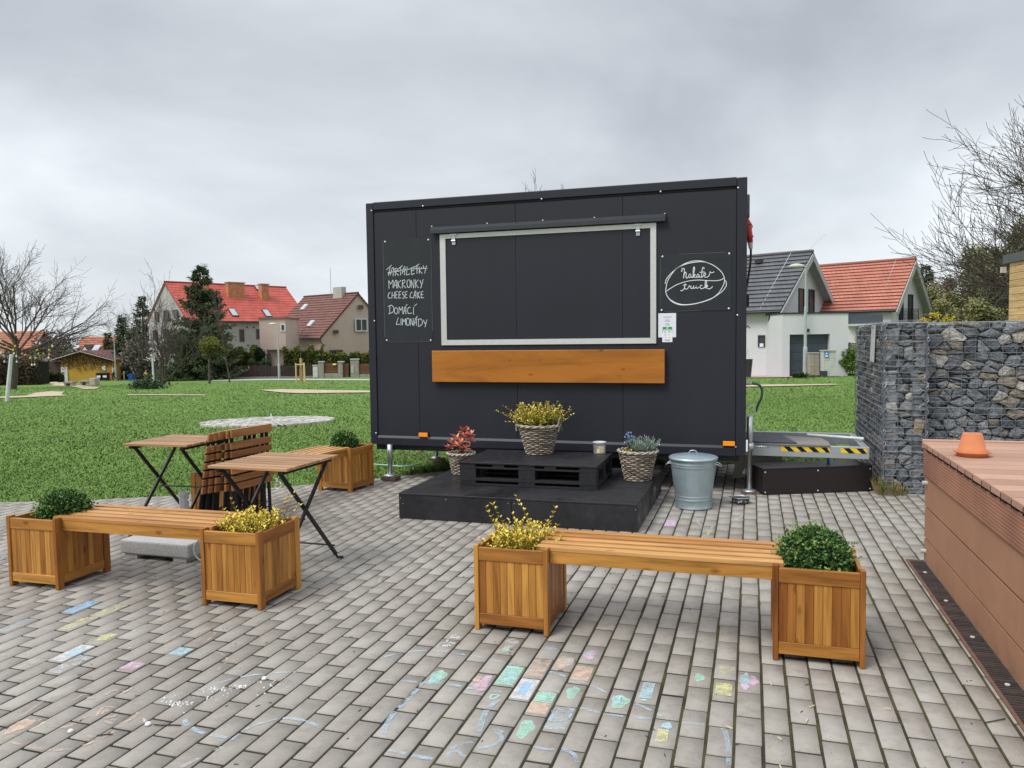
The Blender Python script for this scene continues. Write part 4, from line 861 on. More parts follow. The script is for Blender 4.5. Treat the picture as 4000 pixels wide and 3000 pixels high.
def golden_shrub(name, label, c, rx, ry, nst, lmax, seed, m_=None, longs=(), leaf=.021, low=.0, dens=1., sp=1.):
    r = random.Random(seed); t = thing(name, label, 'shrub', c); sm = MB(); lf = MB(); m_ = m_ or YELLOW
    S = []
    for i in range(nst):
        a = r.random()*2*PI; q = math.sqrt(r.random())
        S.append((c[0]+rx*.8*q*math.cos(a), c[1]+ry*.8*q*math.sin(a), a, q, lmax*r.uniform(.35, .8), r.uniform(.1, .9)))
    for x, y, dx, dy, L in longs: S.append((c[0]+x, c[1]+y, math.atan2(dy, dx), 1, L, math.hypot(dx, dy)))
    for i_, (x, y, a, q, L, ln) in enumerate(S):
        d = np.array([math.cos(a)*ln*sp*(.4+q*.6), math.sin(a)*ln*sp*(.4+q*.6), 1.]); d /= np.linalg.norm(d); p = np.array([x, y, c[2]-.02]); P = [p]
        n = max(4, int(L/(.016 if i_ < nst else .026)*dens))
        for k in range(n):
            d = d+np.array([r.gauss(0, .10), r.gauss(0, .10), r.gauss(0, .05)]); d /= np.linalg.norm(d); p = p+d*L/n; P.append(p)
            f = k/n
            for s_ in range(3):
                an = r.random()*2*PI; o = np.array([math.cos(an), math.sin(an), .25+.3*r.random()])
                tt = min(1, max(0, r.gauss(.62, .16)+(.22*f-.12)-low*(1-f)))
                lf.leaf(p, o+d*.6, (0, 0, 1), leaf*r.uniform(.7, 1.25), leaf*.52, tt)
        sm.tube(P, [.0022*(1-.6*k/len(P)) for k in range(len(P))], 4, cap=False)
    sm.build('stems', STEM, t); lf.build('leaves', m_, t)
    return t
golden_shrub('golden_privet', 'yellow leaved shrub with long shoots in front of the black platform', (2.625, -3.43, .365), .155, .155, 130, .19, 3,
             longs=[(-.05, .0, -.42, .05, .27), (-.08, 0, -.55, 0, .24), (.06, 0, .25, .05, .30), (.08, .0, .40, .1, .25), (.10, .03, .55, 0, .20), (.02, 0, .02, 0, .2)])
golden_shrub('golden_privet', 'low yellow leaved shrub in the planter beside the parasol base', (1.07, -3.46, .37), .165, .165, 140, .16, 4,
             longs=[(.08, .1, .45, .5, .22), (.1, .1, .6, .3, .2), (.05, .12, .35, .5, .2), (-.05, 0, -.6, .1, .2), (-.08, .05, -.5, .3, .2), (.1, .12, .3, .3, .22)])

# ------------------------------------------------------------------ tables, chairs, parasol base
def table(loc, rz, label, lift=0.):
    t = thing('folding_table', label, 'table', loc, rz, 'slatted folding tables'); w, d, h = .545, .565, .70+lift
    b = MB(); n = 8; bw = (d+.008)/n
    for i in range(n): b.box(-w/2, w/2, -d/2+i*bw, -d/2+i*bw+bw-.017, h-.016, h)
    b.build('tabletop_slats', DARKSLAT, t, world=False, bevel=.002)
    for x in (-w/2+.055, w/2-.055): b = MB(); b.box(x-.012, x+.012, -d/2+.02, d/2-.02, h-.040, h-.0165); b.build('top_rail', BLACKM, t, world=False)
    for s_ in (-1, 1):
        x = s_*(w/2-.075)
        for k in (-1, 1):
            b = MB(); xx = x+.012*k; p, q = (xx, k*(d/2-.05), h-.03), (xx+s_*.0, -k*(d/2+.07), .03)
            b.bar(p, q, .024, .012, (0, 1, 0)); b.tube([(xx, -k*(d/2+.068), .035), (xx, -k*(d/2+.082), .010), (xx+.035*s_, -k*(d/2+.10), .008)], .008, 6); b.build('leg', BLACKM, t, world=False)
    for k in (-1, 1):
        b = MB(); b.tube([(-w/2+.075, k*(d/2+.035), .10), (w/2-.075, k*(d/2+.035), .10)], .006, 6); b.build('stretcher', BLACKM, t, world=False)
    b = MB(); b.tube([(-w/2+.08, 0, h*.49), (w/2-.08, 0, h*.49)], .006, 6); b.build('pivot_rod', BLACKM, t, world=False)
table((.95, -3.04, 0), -.02, 'folding table with brown slats in front of the chairs')
table((-.385, -2.31, 0), .05, 'folding table with brown slats behind the parasol base')
def chair(loc, rz, lean, label):
    t = thing('folding_chair', label, 'chair', loc, rz, 'folded chairs stacked together'); W = .43; t.rotation_euler = (0, lean, rz)
    zs = [(.772, .060), (.682, .048), (.622, .045), (.562, .045), (.502, .045), (.442, .045), (.384, .050)]
    for i, (z, h) in enumerate(zs):
        b = MB(); x = .006 if i else .014; b.box(x, x+.016, -W/2, W/2, z-h/2, z+h/2, rnd.uniform(.2, .8) if i else .9); b.build('slat', CHAIRWOOD, t, world=False, bevel=.003)
    for k, (y0, y1) in enumerate(((-W/2+.03, -W/2+.012), (W/2-.03, W/2-.012))):
        b = MB(); b.bar((0, y0, .75), (0, y1, .002), .028, .009, (0, 1, 0)); b.build('leg', BLACKM, t, world=False)
        b = MB(); b.bar((-.012, y0+(.03 if k == 0 else -.03), .70), (-.012, y1+(.05 if k == 0 else -.05), .002), .028, .009, (0, 1, 0)); b.build('leg', BLACKM, t, world=False)
    for z in (.21, .165):
        b = MB(); b.tube([(-.006, -W/2+.02, z), (-.006, W/2-.02, z)], .004, 6); b.build('cross_rod', BLACKM, t, world=False)
for x, y, ln, lb in [(.19, -2.255, .0, 'folded slatted chair at the front of the stack behind the table'), (.12, -2.27, .06, 'folded slatted chair second in the stack, just behind the front chair'), (.04, -2.30, .11, 'folded slatted chair in the middle of the stack, leaning on the others'),
                     (-.005, -2.33, .145, 'folded slatted chair fourth in the stack, one before the rearmost'), (-.047, -2.36, .18, 'rearmost and most tilted folded slatted chair of the stack')]:
    chair((x, y, 0), -.085, ln, lb)
GRAN = mat('granite', (.42, .42, .41), .6, var=.45, nscale=170, detail=3)
def build_base():
    t = thing('parasol_base', 'grey granite parasol base with a steel tube under the left bench', 'parasol base', (.0, -2.95, 0), .0)
    b = MB(); b.box(-.285, .265, -3.03, -2.66, .03, .125); b.build('granite_block', GRAN, t, bevel=.012)
    for x in (-.255, .135): b = MB(); b.box(x, x+.1, -3.02, -2.67, .002, .0295); b.build('granite_foot', GRAN, t)
    b = MB(); b.lathe((.05, -2.80, .125), [(.055, 0), (.055, .006), (.034, .008), (.030, .01), (.030, .27), (.034, .27), (.034, .29), (.026, .29), (.026, .18)], 24); b.tube([(.078, -2.80, .36), (.105, -2.80, .36)], .007, 8); b.build('steel_tube', STEEL, t, smooth=False)
    c = thing('chain_lock', 'steel chain and grey cable loop locked between the table and parasol base', 'lock', (.32, -3.0, 0))
    b = MB(); b.tube([(.36+.075*math.cos(a), -2.98+.02*math.cos(a), .085+.08*math.sin(a)) for a in [2*PI*i/28 for i in range(28)]], .006, 6, closed=True); b.build('cable_loop', mat('cable_sleeve', (.45, .46, .47), .35), c, smooth=True)
    def links(pts, name):
        b = MB()
        for i, (p, q) in enumerate(zip(pts, pts[1:])):
            p, q = np.array(p), np.array(q); d = q-p; L = np.linalg.norm(d); d /= L; s_ = np.cross(d, (0, 1, 0) if i % 2 else (1, 0, 0)); s_ /= np.linalg.norm(s_)
            b.tube([p+d*L*(.5+.72*math.cos(a))+s_*.006*math.sin(a) for a in [2*PI*k/10 for k in range(10)]], .0022, 5, closed=True)
        b.build(name, ALU, c)
    links([(.34+.004*i, -2.99, .14-.012*i) for i in range(9)], 'chain')
    links(smoothline([(.66, -2.62, .50), (.67, -2.63, .47), (.65, -2.62, .44), (.68, -2.63, .42), (.70, -2.62, .46), (.66, -2.62, .48)], 3), 'chain_knot')
    links(smoothline([(.235, -3.30, .43), (.25, -3.31, .447), (.27, -3.30, .425)], 3), 'chain_end')
build_base()

# ------------------------------------------------------------------ baskets, bin, bowl, tub
def basket(loc, rb, rt, h, label, rows=15, stakes=22, ears=False):
    t = thing('wicker_basket', label, 'basket', loc, 0, 'wicker planting baskets')
    b = MB(); seg = stakes*4
    for i in range(rows):
        z = .008+(h-.03)*i/(rows-1); r = rb+(rt-rb)*z/h; tr = (h-.02)/rows*.36; ph = (i//1) % 2
        cp = rnd.random()*2*PI
        P = [((r+.0050*math.cos(stakes/2*a+ph*PI))*math.cos(a), (r+.0050*math.cos(stakes/2*a+ph*PI))*math.sin(a), z+rnd.gauss(0, .0008)) for a in [2*PI*k/seg for k in range(seg)]]
        k0 = len(b.t); b.tube(P, tr, 5, closed=True)
        for k in range(k0, len(b.t)): b.t[k] = min(1, max(0, .55+.3*math.sin((k-k0)/5/seg*2*PI*3+cp)+rnd.gauss(0, .12)))
    b.build('weave', WICKER, t, world=False, smooth=True)
    b = MB()
    for k in range(stakes):
        a = 2*PI*k/stakes; b.tube([(rb*math.cos(a), rb*math.sin(a), .002), (rt*math.cos(a), rt*math.sin(a), h)], .0045, 5, .2)
    b.build('stakes', WICKER, t, world=False)
    b = MB()
    for ph in (0, PI):
        P = [((rt+.006+.006*math.cos(9*a+ph))*math.cos(a), (rt+.006+.006*math.cos(9*a+ph))*math.sin(a), h-.008+.007*math.sin(9*a+ph)) for a in [2*PI*k/90 for k in range(90)]]
        b.tube(P, .0075, 6, .75, closed=True)
    b.build('plaited_rim', WICKER, t, world=False, smooth=True)
    if ears:
        for s_ in (-1, 1):
            b = MB(); b.tube(smoothline([(s_*rt, -.05, h-.02), (s_*(rt+.015), -.04, h+.05), (s_*(rt+.02), 0, h+.065), (s_*(rt+.015), .04, h+.05), (s_*rt, .05, h-.02)], 4), .007, 6, .6); b.tube(smoothline([(s_*(rt+.008), -.055, h-.06), (s_*(rt+.02), -.02, h+.0), (s_*(rt+.012), .05, h-.06)], 4), .006, 5, .5); b.build('handle', WICKER, t, world=False)
    b = MB(); b.lathe((0, 0, 0), [(rb*.97-.004, .004), (rt*.93-.004, h-.05)], 28); b.build('liner', GROOVE, t, world=False)
    b = MB(); b.lathe((0, 0, 0), [(1e-4, h-.035), (rt*.95, h-.04)], 28, cap=False); b.build('soil', SOIL, t, world=False)
    return t
g1 = gz(1500+1405*.4219, 1400+898*.4219, .40); basket((g1[0], g1[1]+.115, .4005), .112, .182, .262, 'large pale wicker basket on the top black step', ears=True)
g2 = gz(1500+690*.4219, 1400+1080*.4219, .205); basket((g2[0]-.0, g2[1]+.07, .2055), .078, .118, .195, 'small whitish wicker basket holding the red leaved plant', rows=13, stakes=18)
g3 = gz(2200+675*.4219, 1400+1143*.4219, .205); basket((g3[0], g3[1]+.105, .2055), .108, .160, .255, 'brownish wicker basket with lavender beside the galvanised bin', rows=14)
golden_shrub('golden_privet', 'yellow leaved shrub growing in the large wicker basket', (g1[0], g1[1]+.115, .65), .165, .15, 150, .30, 5, leaf=.021, low=.42, dens=1.0, sp=1.7,
             longs=[(-.09, 0, -.62, 0, .34), (-.1, 0, -.7, .05, .30), (.05, 0, .1, 0, .27), (.1, 0, .75, 0, .28), (.12, 0, .95, -.1, .26), (.06, .02, .5, 0, .26), (-.1, -.02, -1.0, 0, .24)])
REDL = mat('red_leaf', None, .45, cols=[(.22, .025, .025), (.48, .095, .07), (.66, .22, .15), (.78, .38, .24)], var=.15, nscale=25)
def red_plant(c):
    t = thing('red_shrub', 'red and salmon leaved plant in the small wicker basket', 'shrub', c); lf = MB(); sm = MB(); r = random.Random(5)
    for x, y, z in [(-.07, 0, .10), (-.03, -.02, .16), (.02, .01, .22), (.05, -.02, .17), (.09, .0, .13), (.0, -.05, .09), (.06, -.05, .07), (-.05, .05, .14), (.04, .05, .2), (.10, -.03, .19), (-.09, -.02, .06), (-.0, .02, .13), (.03, -.06, .12)]:
        p = np.array(c)+np.array((x, y, z)); sm.tube([(c[0], c[1], c[2]-.02), (c[0]+x*.4, c[1]+y*.4, c[2]+z*.5), p], .003, 5)
        ax = np.array((x*3, y*3, .7)); ax /= np.linalg.norm(ax)
        for k in range(13):
            an = 2*PI*k/13*2.4+r.random(); e = np.array([math.cos(an), math.sin(an), 0]); up = r.uniform(-.35, 1.3)
            lf.leaf(p, e+ax*up, ax, .070*r.uniform(.7, 1.15), .022, min(1, max(0, r.gauss(.45+.22*up, .15))), .15)
    sm.build('stems', STEM, t); lf.build('leaves', REDL, t)
red_plant((g2[0], g2[1]+.07, .375))
def lavender(c):
    t = thing('lavender_plant', 'silvery green lavender filling the right wicker basket', 'shrub', c); lf = MB(); r = random.Random(6)
    for _ in range(190):
        a, q = r.random()*2*PI, math.sqrt(r.random()); x, y = .085*q*math.cos(a)+.045, .085*q*math.sin(a)
        p = np.array((c[0]+x, c[1]+y, c[2])); d = np.array((math.cos(a)*q*.55, math.sin(a)*q*.55, 1.)); d /= np.linalg.norm(d); H = r.uniform(.07, .155)
        for k in range(12):
            f = .25+.75*k/12; an = r.random()*6.28; o = np.array((math.cos(an), math.sin(an), .9)); lf.leaf(p+d*H*f, o+d*.5, (0, 0, 1), .030*r.uniform(.7, 1.2), .0042, min(1, max(0, r.gauss(.35+.4*f, .15))), .1)
    lf.build('leaves', mat('lavender_leaf', None, .7, cols=[(.06, .10, .06), (.15, .22, .15), (.30, .37, .30)], var=.1), t)
    f = thing('forget_me_nots', 'small blue flowers at the back left of the right wicker basket', 'flowers', (c[0]-.08, c[1]+.03, c[2])); b = MB(); s_ = MB()
    for _ in range(28):
        p = (c[0]-.075+r.gauss(0, .026), c[1]+.03+r.gauss(0, .025), c[2]+.125+r.gauss(0, .03)); s_.tube([(c[0]-.075, c[1]+.03, c[2]-.02), p], .0012, 4, cap=False)
        for k in range(5): an = 2*PI*k/5; b.leaf(p, (math.cos(an), -.5+math.sin(an)*.4, math.sin(an)), (0, -1, 0), .009, .008, r.random(), 0)
        for k in range(3): an = r.random()*6.28; s_.leaf((p[0], p[1], p[2]-.02*k), (math.cos(an), math.sin(an), .5), (0, 0, 1), .022, .007, .5)
    s_.build('stems', mat('green_stem', (.04, .10, .03), .6), f); b.build('petals', mat('blue_petal', None, .7, cols=[(.18, .22, .60), (.38, .42, .80)], var=.1), f)
    golden_shrub('variegated_shrub', 'yellow variegated small leaves at the front left of the right wicker basket', (c[0]-.065, c[1]-.055, c[2]), .06, .05, 34, .085, 8, leaf=.017)
lavender((g3[0], g3[1]+.105, .42))
def build_bin():
    x, y = 3.272, -.60; t = thing('galvanised_bin', 'galvanised metal dustbin with lid and side handles standing on the pavers', 'bin', (x, y, 0))
    b = MB(); seg = 96; prof = [(.146, .002), (.150, .006), (.150, .014), (.1475, .018), (.150, .075), (.1535, .079), (.150, .083), (.1515, .100), (.155, .104), (.152, .108), (.153, .120), (.178, .330), (.1785, .345), (.183, .350), (.180, .356), (.181, .364), (.1855, .369), (.1825, .375), (.186, .415), (.190, .418)]
    b.lathe((0, 0, 0), prof, seg)
    V = []
    for px, py, pz in b.v:
        a = math.atan2(py, px); r = math.hypot(px, py)
        if .119 < pz < .331: r += .0022*max(0, math.cos(24*a))**6*(1 if .13 < pz < .32 else .6)
        V.append((x+r*math.cos(a), y+r*math.sin(a), pz))
    # finer wall between the bands so that the flutes show
    b.v = V; b.build('bin_body', BINM, t, smooth=True)
    b = MB(); b.lathe((x, y, .418), [(.193, -.016), (.196, -.018), (.199, -.008), (.198, .002), (.186, .010), (.150, .014), (.146, .018), (.095, .021), (.091, .024), (1e-4, .026)], 64, cap=False); Ld = b.build('lid', BINM, t, smooth=True)
    b = MB(); b.tube(smoothline([(x-.034, y-.01, .438), (x-.032, y-.013, .460), (x-.016, y-.014, .474), (x+.014, y-.014, .474), (x+.030, y-.013, .460), (x+.034, y-.01, .438)], 4), .0045, 8); b.build('lid_handle', STEEL, Ld, smooth=True)
    for s_ in (-1, 1):
        b = MB(); b.tube(smoothline([(x+s_*.183, y-.05, .372), (x+s_*.205, y-.05, .365), (x+s_*.222, y-.03, .350), (x+s_*.222, y+.03, .350), (x+s_*.205, y+.05, .365), (x+s_*.183, y+.05, .372)], 4), .0045, 8); b.box(x+s_*.178-.004, x+s_*.178+.006, y-.06, y+.06, .365, .379); b.build('side_handle', STEEL, t, smooth=False)
build_bin()
def build_bowl():
    x, y = 3.644, -.35; t = thing('dog_bowl', 'small grey metal dog bowl with a bone motif on the pavers', 'dog bowl', (x, y, 0))
    b = MB(); b.lathe((x, y, 0), [(.066, .001), (.069, .004), (.074, .046)], 40); b.build('bowl_body', mat('bowl_paint', (.05, .052, .056), .4), t, smooth=True)
    b = MB(); b.lathe((x, y, 0), [(.074, .0465), (.081, .049), (.083, .052), (.079, .054), (.070, .052), (.060, .012), (1e-4, .010)], 40, cap=False); b.build('steel_rim', STEEL, t, smooth=True)
    b = MB()
    for s_ in (-1, 1): b.tube([(x+s_*.080, y-.02, .051), (x+s_*.094, y-.012, .05), (x+s_*.094, y+.012, .05), (x+s_*.080, y+.02, .051)], .003, 6)
    b.build('rim_lug', STEEL, t)
    b = MB()
    cyl = lambda a, z: (x+(.0700+.0042*(z-.004)/.042+.0012)*math.sin(a), y-(.0700+.0042*(z-.004)/.042+.0012)*math.cos(a), z)
    def disc(a0, z0, r): b.face([cyl(a0+r*math.cos(q)/.071, z0+r*math.sin(q)) for q in [2*PI*i/12 for i in range(12)]])
    a0 = -.05; ribbon(b, [cyl(a0-.16, .019), cyl(a0, .024), cyl(a0+.16, .029)], .008, (-.05, -1, 0))
    for s_ in (-1, 1): disc(a0+s_*.19, .024+s_*.008, .0052); disc(a0+s_*.17, .024+s_*.001, .0048)
    for a1 in (-.75, .62):
        disc(a1, .022, .0045)
        for k in (-1, 0, 1): disc(a1+k*.075, .030-abs(k)*.002, .002)
    b.build('bone_motif', mat('pale_print', (.5, .52, .52), .5), t)
build_bowl()
def build_tub():
    g = gz(2200+325*.4219, 1400+890*.4219, .40); c = (g[0], g[1]+.058, .4005); t = thing('plastic_tub', 'translucent white plastic tub with a yellow label on the top black step', 'tub', c)
    b = MB(); b.lathe(c, [(.048, .001), (.052, .004), (.058, .095), (.0605, .096), (.0605, .104), (.057, .104), (.050, .008), (1e-4, .006)], 36, cap=False); b.build('tub_shell', TUB, t, smooth=True)
    cy = lambda a, z: (c[0]+(.0522+.0060*z/.095+.0012)*math.sin(a), c[1]-(.0522+.0060*z/.095+.0012)*math.cos(a), c[2]+z)
    def pt(a0, a1, z0, z1, m_, nm, par, o=0):
        b = MB(); n = 8
        for i in range(n): A, B_ = a0+(a1-a0)*i/n, a0+(a1-a0)*(i+1)/n; q = [cy(A, z0), cy(B_, z0), cy(B_, z1), cy(A, z1)]; b.face([(c[0]+(p[0]-c[0])*(1+o), c[1]+(p[1]-c[1])*(1+o), p[2]) for p in q])
        return b.build(nm, m_, par)
    L_ = pt(-.25, 1.15, .012, .070, YLABEL, 'label', t)
    pt(.12, .5, .014, .066, PAPER, 'label_text_panel', L_, .015); pt(-.18, .05, .052, .066, RED_PR, 'red_emblem', L_, .02)
    for k in range(6): pt(.16, .44, .018+.008*k, .021+.008*k, MATS['print_grey'], 'label_line', L_, .03)
build_tub()
def plastic_step():
    t = thing('plastic_step', 'beige plastic step stool half hidden behind the trailer jack', 'step stool', (3.62, .84, 0)); M_ = mat('beige_plastic', (.60, .55, .45), .6, var=.1)
    x0, x1, y, z1 = 3.575, 4.07, .82, .26
    o = [(x0-.03, .001), (x0+.06, .001), (x0+.075, .07), (x0+.10, .10), (x0+.19, .10), (x0+.21, .07), (x0+.22, .001), (x1-.2, .001), (x1-.02, .001), (x1-.06, z1), (x0+.03, z1)]
    b = MB(); n = len(o); b.add([(a, y, z) for a, z in o]+[(a, y+.28, z) for a, z in o], [tuple(range(n)), tuple(range(n, 2*n))[::-1]]+[(i, n+i, n+(i+1) % n, (i+1) % n) for i in range(n)]); b.build('step_shell', M_, t)
    b = MB(); b.box(x0+.02, x1-.05, y-.01, y+.29, z1+.001, z1+.014); b.build('tread', M_, t, bevel=.004)
plastic_step()

# ------------------------------------------------------------------ gabion wall
STONE = mat('gabion_stone', None, .75, cols=[(.075, .083, .093), (.150, .163, .176), (.225, .238, .246), (.205, .180, .150), (.27, .215, .15), (.42, .41, .38)], var=.6, nscale=20, bump=1., bscale=40, detail=10, bdist=.02)
WIRE = mat('gabion_wire', (.27, .29, .32), .4, metal=.5)
def voro(W, H, cw, ch, seed):
    r = np.random.default_rng(seed); nx, ny = max(2, round(W/cw)), max(2, round(H/ch)); P = []
    for j in range(ny):
        for i in range(nx): P.append(((i+.5+r.uniform(-.42, .42)+(j % 2)*.4)*W/nx, (j+.5+r.uniform(-.40, .40))*H/ny))
    P = np.array(P); P = P[r.random(len(P)) > .16]; P = np.concatenate([P, r.random((int(len(P)*.28), 2))*np.array((W, H))]); S = np.array([1/cw, 1/ch]); Q = P*S; out = []
    for i, q in enumerate(Q):
        poly = [np.array(p)*S for p in ((0, 0), (W, 0), (W, H), (0, H))]
        d = np.linalg.norm(Q-q, axis=1)
        for j in np.argsort(d)[1:18]:
            n = Q[j]-q; c = n @ (Q[j]+q)/2; new = []
            for k in range(len(poly)):
                a, b = poly[k], poly[(k+1) % len(poly)]; sa, sb = n @ a-c, n @ b-c
                if sa <= 0: new.append(a)
                if sa*sb < 0: new.append(a+(b-a)*sa/(sa-sb))
            poly = new
            if len(poly) < 3: break
        if len(poly) >= 3: out.append(np.array(poly)/S)
    return out
def stones(mb, org, ex, n, W, H, cw, ch, seed):
    """a face of packed broken stones: org lower corner, ex along, n outward"""
    r = random.Random(seed); ex, n = np.array(ex, float), np.array(n, float); ez = np.array((0, 0, 1.)); org = np.array(org, float)
    for poly in voro(W, H, cw, ch, seed):
        c = poly.mean(0); m_ = len(poly); t = r.choices([.02, .15, .28, .42, .62, .8, .97], [5, 9, 9, 7, 4, 2, 2])[0]+r.uniform(-.09, .09)
        tx, tz, d0 = r.gauss(0, .20), r.gauss(0, .24), r.uniform(-.028, .004)
        pp = []
        for k in range(m_):
            a, b = poly[k], poly[(k+1) % m_]; pp.append(a*.9+b*.1 if np.linalg.norm(b-a) > .02 else a); 
            if np.linalg.norm(b-a) > .02: pp.append(a*.5+b*.5+np.array((r.gauss(0, .003), r.gauss(0, .003)))); pp.append(a*.1+b*.9)
        poly = np.array(pp); m_ = len(poly); rings = []
        for s_, dp in ((.998, -.085), (.975, -.030), (.88, -.007), (.5, .004)):
            R_ = []
            for p in poly:
                q = c+(p-c)*s_; o = dp+d0+((q-c) @ np.array((tx, tz)))*(1 if s_ < .97 else .5)+r.gauss(0, .0035)
                R_.append(org+ex*q[0]+ez*q[1]+n*min(o, .0))
            rings.append(R_)
        V = [p for R_ in rings for p in R_]+[org+ex*c[0]+ez*c[1]+n*min(d0+r.gauss(.004, .004), .0)]
        Fc = [(k2*m_+k, k2*m_+(k+1) % m_, (k2+1)*m_+(k+1) % m_, (k2+1)*m_+k) for k2 in range(3) for k in range(m_)]+[(3*m_+k, 3*m_+(k+1) % m_, 4*m_) for k in range(m_)]
        mb.add(V, Fc, min(1, max(0, t)))
def cage(mb, org, ex, n, W, H, sx, sz, r=.0020, tiers=4):
    ex, n, org = np.array(ex, float), np.array(n, float), np.array(org, float); ez = np.array((0, 0, 1.)); o = org+n*.006
    nx, nz = round(W/sx), round(H/sz)
    for i in range(nx+1):
        p = o+ex*W*i/nx; mb.tube([p, p+ez*H], r*(1.7 if i in (0, nx) else 1), 4, cap=False)
    for j in range(nz+1):
        p = o+ez*H*j/nz+n*.003; mb.tube([p, p+ex*W], r*(1.9 if j % max(1, nz//tiers) == 0 else 1), 4, cap=False)
    for i in (0, W):                           # spiral closing wire on the corners
        P = [org+ex*i+ez*z+n*.008+ex*.014*math.sin(z*60)+n*.012*math.cos(z*60) for z in np.linspace(0, H, 190)]; mb.tube(P, .0020, 4, cap=False)
    for k in range(1, tiers): 
        z = H*k/tiers; P = [org+ez*(z+.012*math.sin(x*60))+ex*x+n*(.009+.009*math.cos(x*60)) for x in np.linspace(0, W, int(W*120))]; mb.tube(P, .0019, 4, cap=False)
def build_gabion():
    t = thing('gabion_wall', 'grey stone gabion wall in wire cages behind the raised deck', 'gabion wall', (5.0, .4, 0)); H = 1.50
    x0, x1, y0, y1, xr, yw = 4.845, 5.175, .34, 2.25, 8.6, .52
    c = MB(); c.box(x0+.07, x1-.07, y0+.07, y1-.07, .005, H-.02); c.box(x1-.069, xr, yw+.07, y1-.07, .005, H-.02); c.build('dark_core', GROOVE, t)
    b = MB(); stones(b, (x0, y0, .0), (1, 0, 0), (0, -1, 0), x1-x0, H, .10, .075, 31); stones(b, (x0, y1, .0), (0, -1, 0), (-1, 0, 0), y1-y0, H, .10, .08, 32); stones(b, (x1, yw, .0), (1, 0, 0), (0, -1, 0), xr-x1, H, .118, .084, 33)
    stones(b, (x1, y0, .0), (0, 1, 0), (1, 0, 0), yw-y0, H, .11, .09, 34); b.build('stone_fill', STONE, t)
    # stones seen along the top
    b = MB(); r = random.Random(9)
    for a0, a1, b0, b1 in ((x0, x1, y0, y1), (x1, xr, yw, y1)):
        for _ in range(int((a1-a0)*(b1-b0)*120)):
            x, y = r.uniform(a0+.03, a1-.03), r.uniform(b0+.03, b1-.03); s_ = r.uniform(.03, .06); bb = MB(); bb.sphere((0, 0, 0), s_, 7, 5, sz=.6)
            k = r.random()*6; b.add([(x+p[0]*1.2+r.gauss(0, .004), y+p[1]+r.gauss(0, .004), H-.03+p[2]) for p in bb.v], bb.f, min(1, max(0, r.choice([.1, .2, .3, .5, .65])+r.gauss(0, .04))))
    b.build('top_stones', STONE, t)
    w_ = MB(); cage(w_, (x0, y0, .0), (1, 0, 0), (0, -1, 0), x1-x0, H, .108, .0535); cage(w_, (x0, y1, .0), (0, -1, 0), (-1, 0, 0), y1-y0, H, .105, .0535); cage(w_, (x1, yw, .0), (1, 0, 0), (0, -1, 0), xr-x1, H, .105, .0535); cage(w_, (x1, y0, .0), (0, 1, 0), (1, 0, 0), yw-y0, H, .105, .0535)
    for y in np.arange(y0, y1, .1): w_.tube([(x0, y, H+.004), (x1, y, H+.004)], .0021, 4, cap=False)
    for x in np.arange(x1, xr, .1): w_.tube([(x, yw, H+.004), (x, y1, H+.004)], .0021, 4, cap=False)
    for y in (y0, .98, 1.6): w_.tube([(x0+.165+.16*math.cos(a), y, H+.018*math.sin(a)+.006) for a in np.linspace(0, PI, 20)], .002, 4, cap=False)
    w_.build('wire_cage', WIRE, t)
    b = MB(); b.add([(x0-.012, 1.05, 1.49), (x0-.012, .78, 1.49), (x0-.016, .84, 1.14), (x0-.018, 1.10, 1.15)], [(0, 1, 2, 3)]); bb = b
    b.face([(x0-.008, 1.05, 1.49), (x0-.009, .78, 1.49), (x0-.012, .84, 1.14), (x0-.013, 1.10, 1.15)]); b.build('plastic_sleeve', mat('clear_sleeve', (.55, .56, .58), .25, var=.4, nscale=18), t)
    g = thing('weed_tuft', 'dry grass and green weeds at the foot of the stone cage', 'grass', (4.95, .3, 0)); L_ = MB(); r = random.Random(12)
    for _ in range(420):
        x = r.choice([r.uniform(4.80, 5.02), r.uniform(4.78, 4.84)]); y = r.uniform(.20, .335) if x > 4.84 else r.uniform(.2, .7); a = r.random()*6.28; h = r.uniform(.04, .17)*(1.2 if x < 4.92 else .7)
        L_.leaf((x, y, 0), (math.cos(a)*.5, math.sin(a)*.5-.15, 1), (0, -1, 0), h, .006, min(1, max(0, r.gauss(.65 if r.random() < .7 else .15, .12))), .05)
    L_.build('blades', mat('dry_grass', None, .9, cols=[(.05, .11, .02), (.10, .14, .03), (.26, .18, .08), (.42, .30, .15)], var=.1), g)
build_gabion()

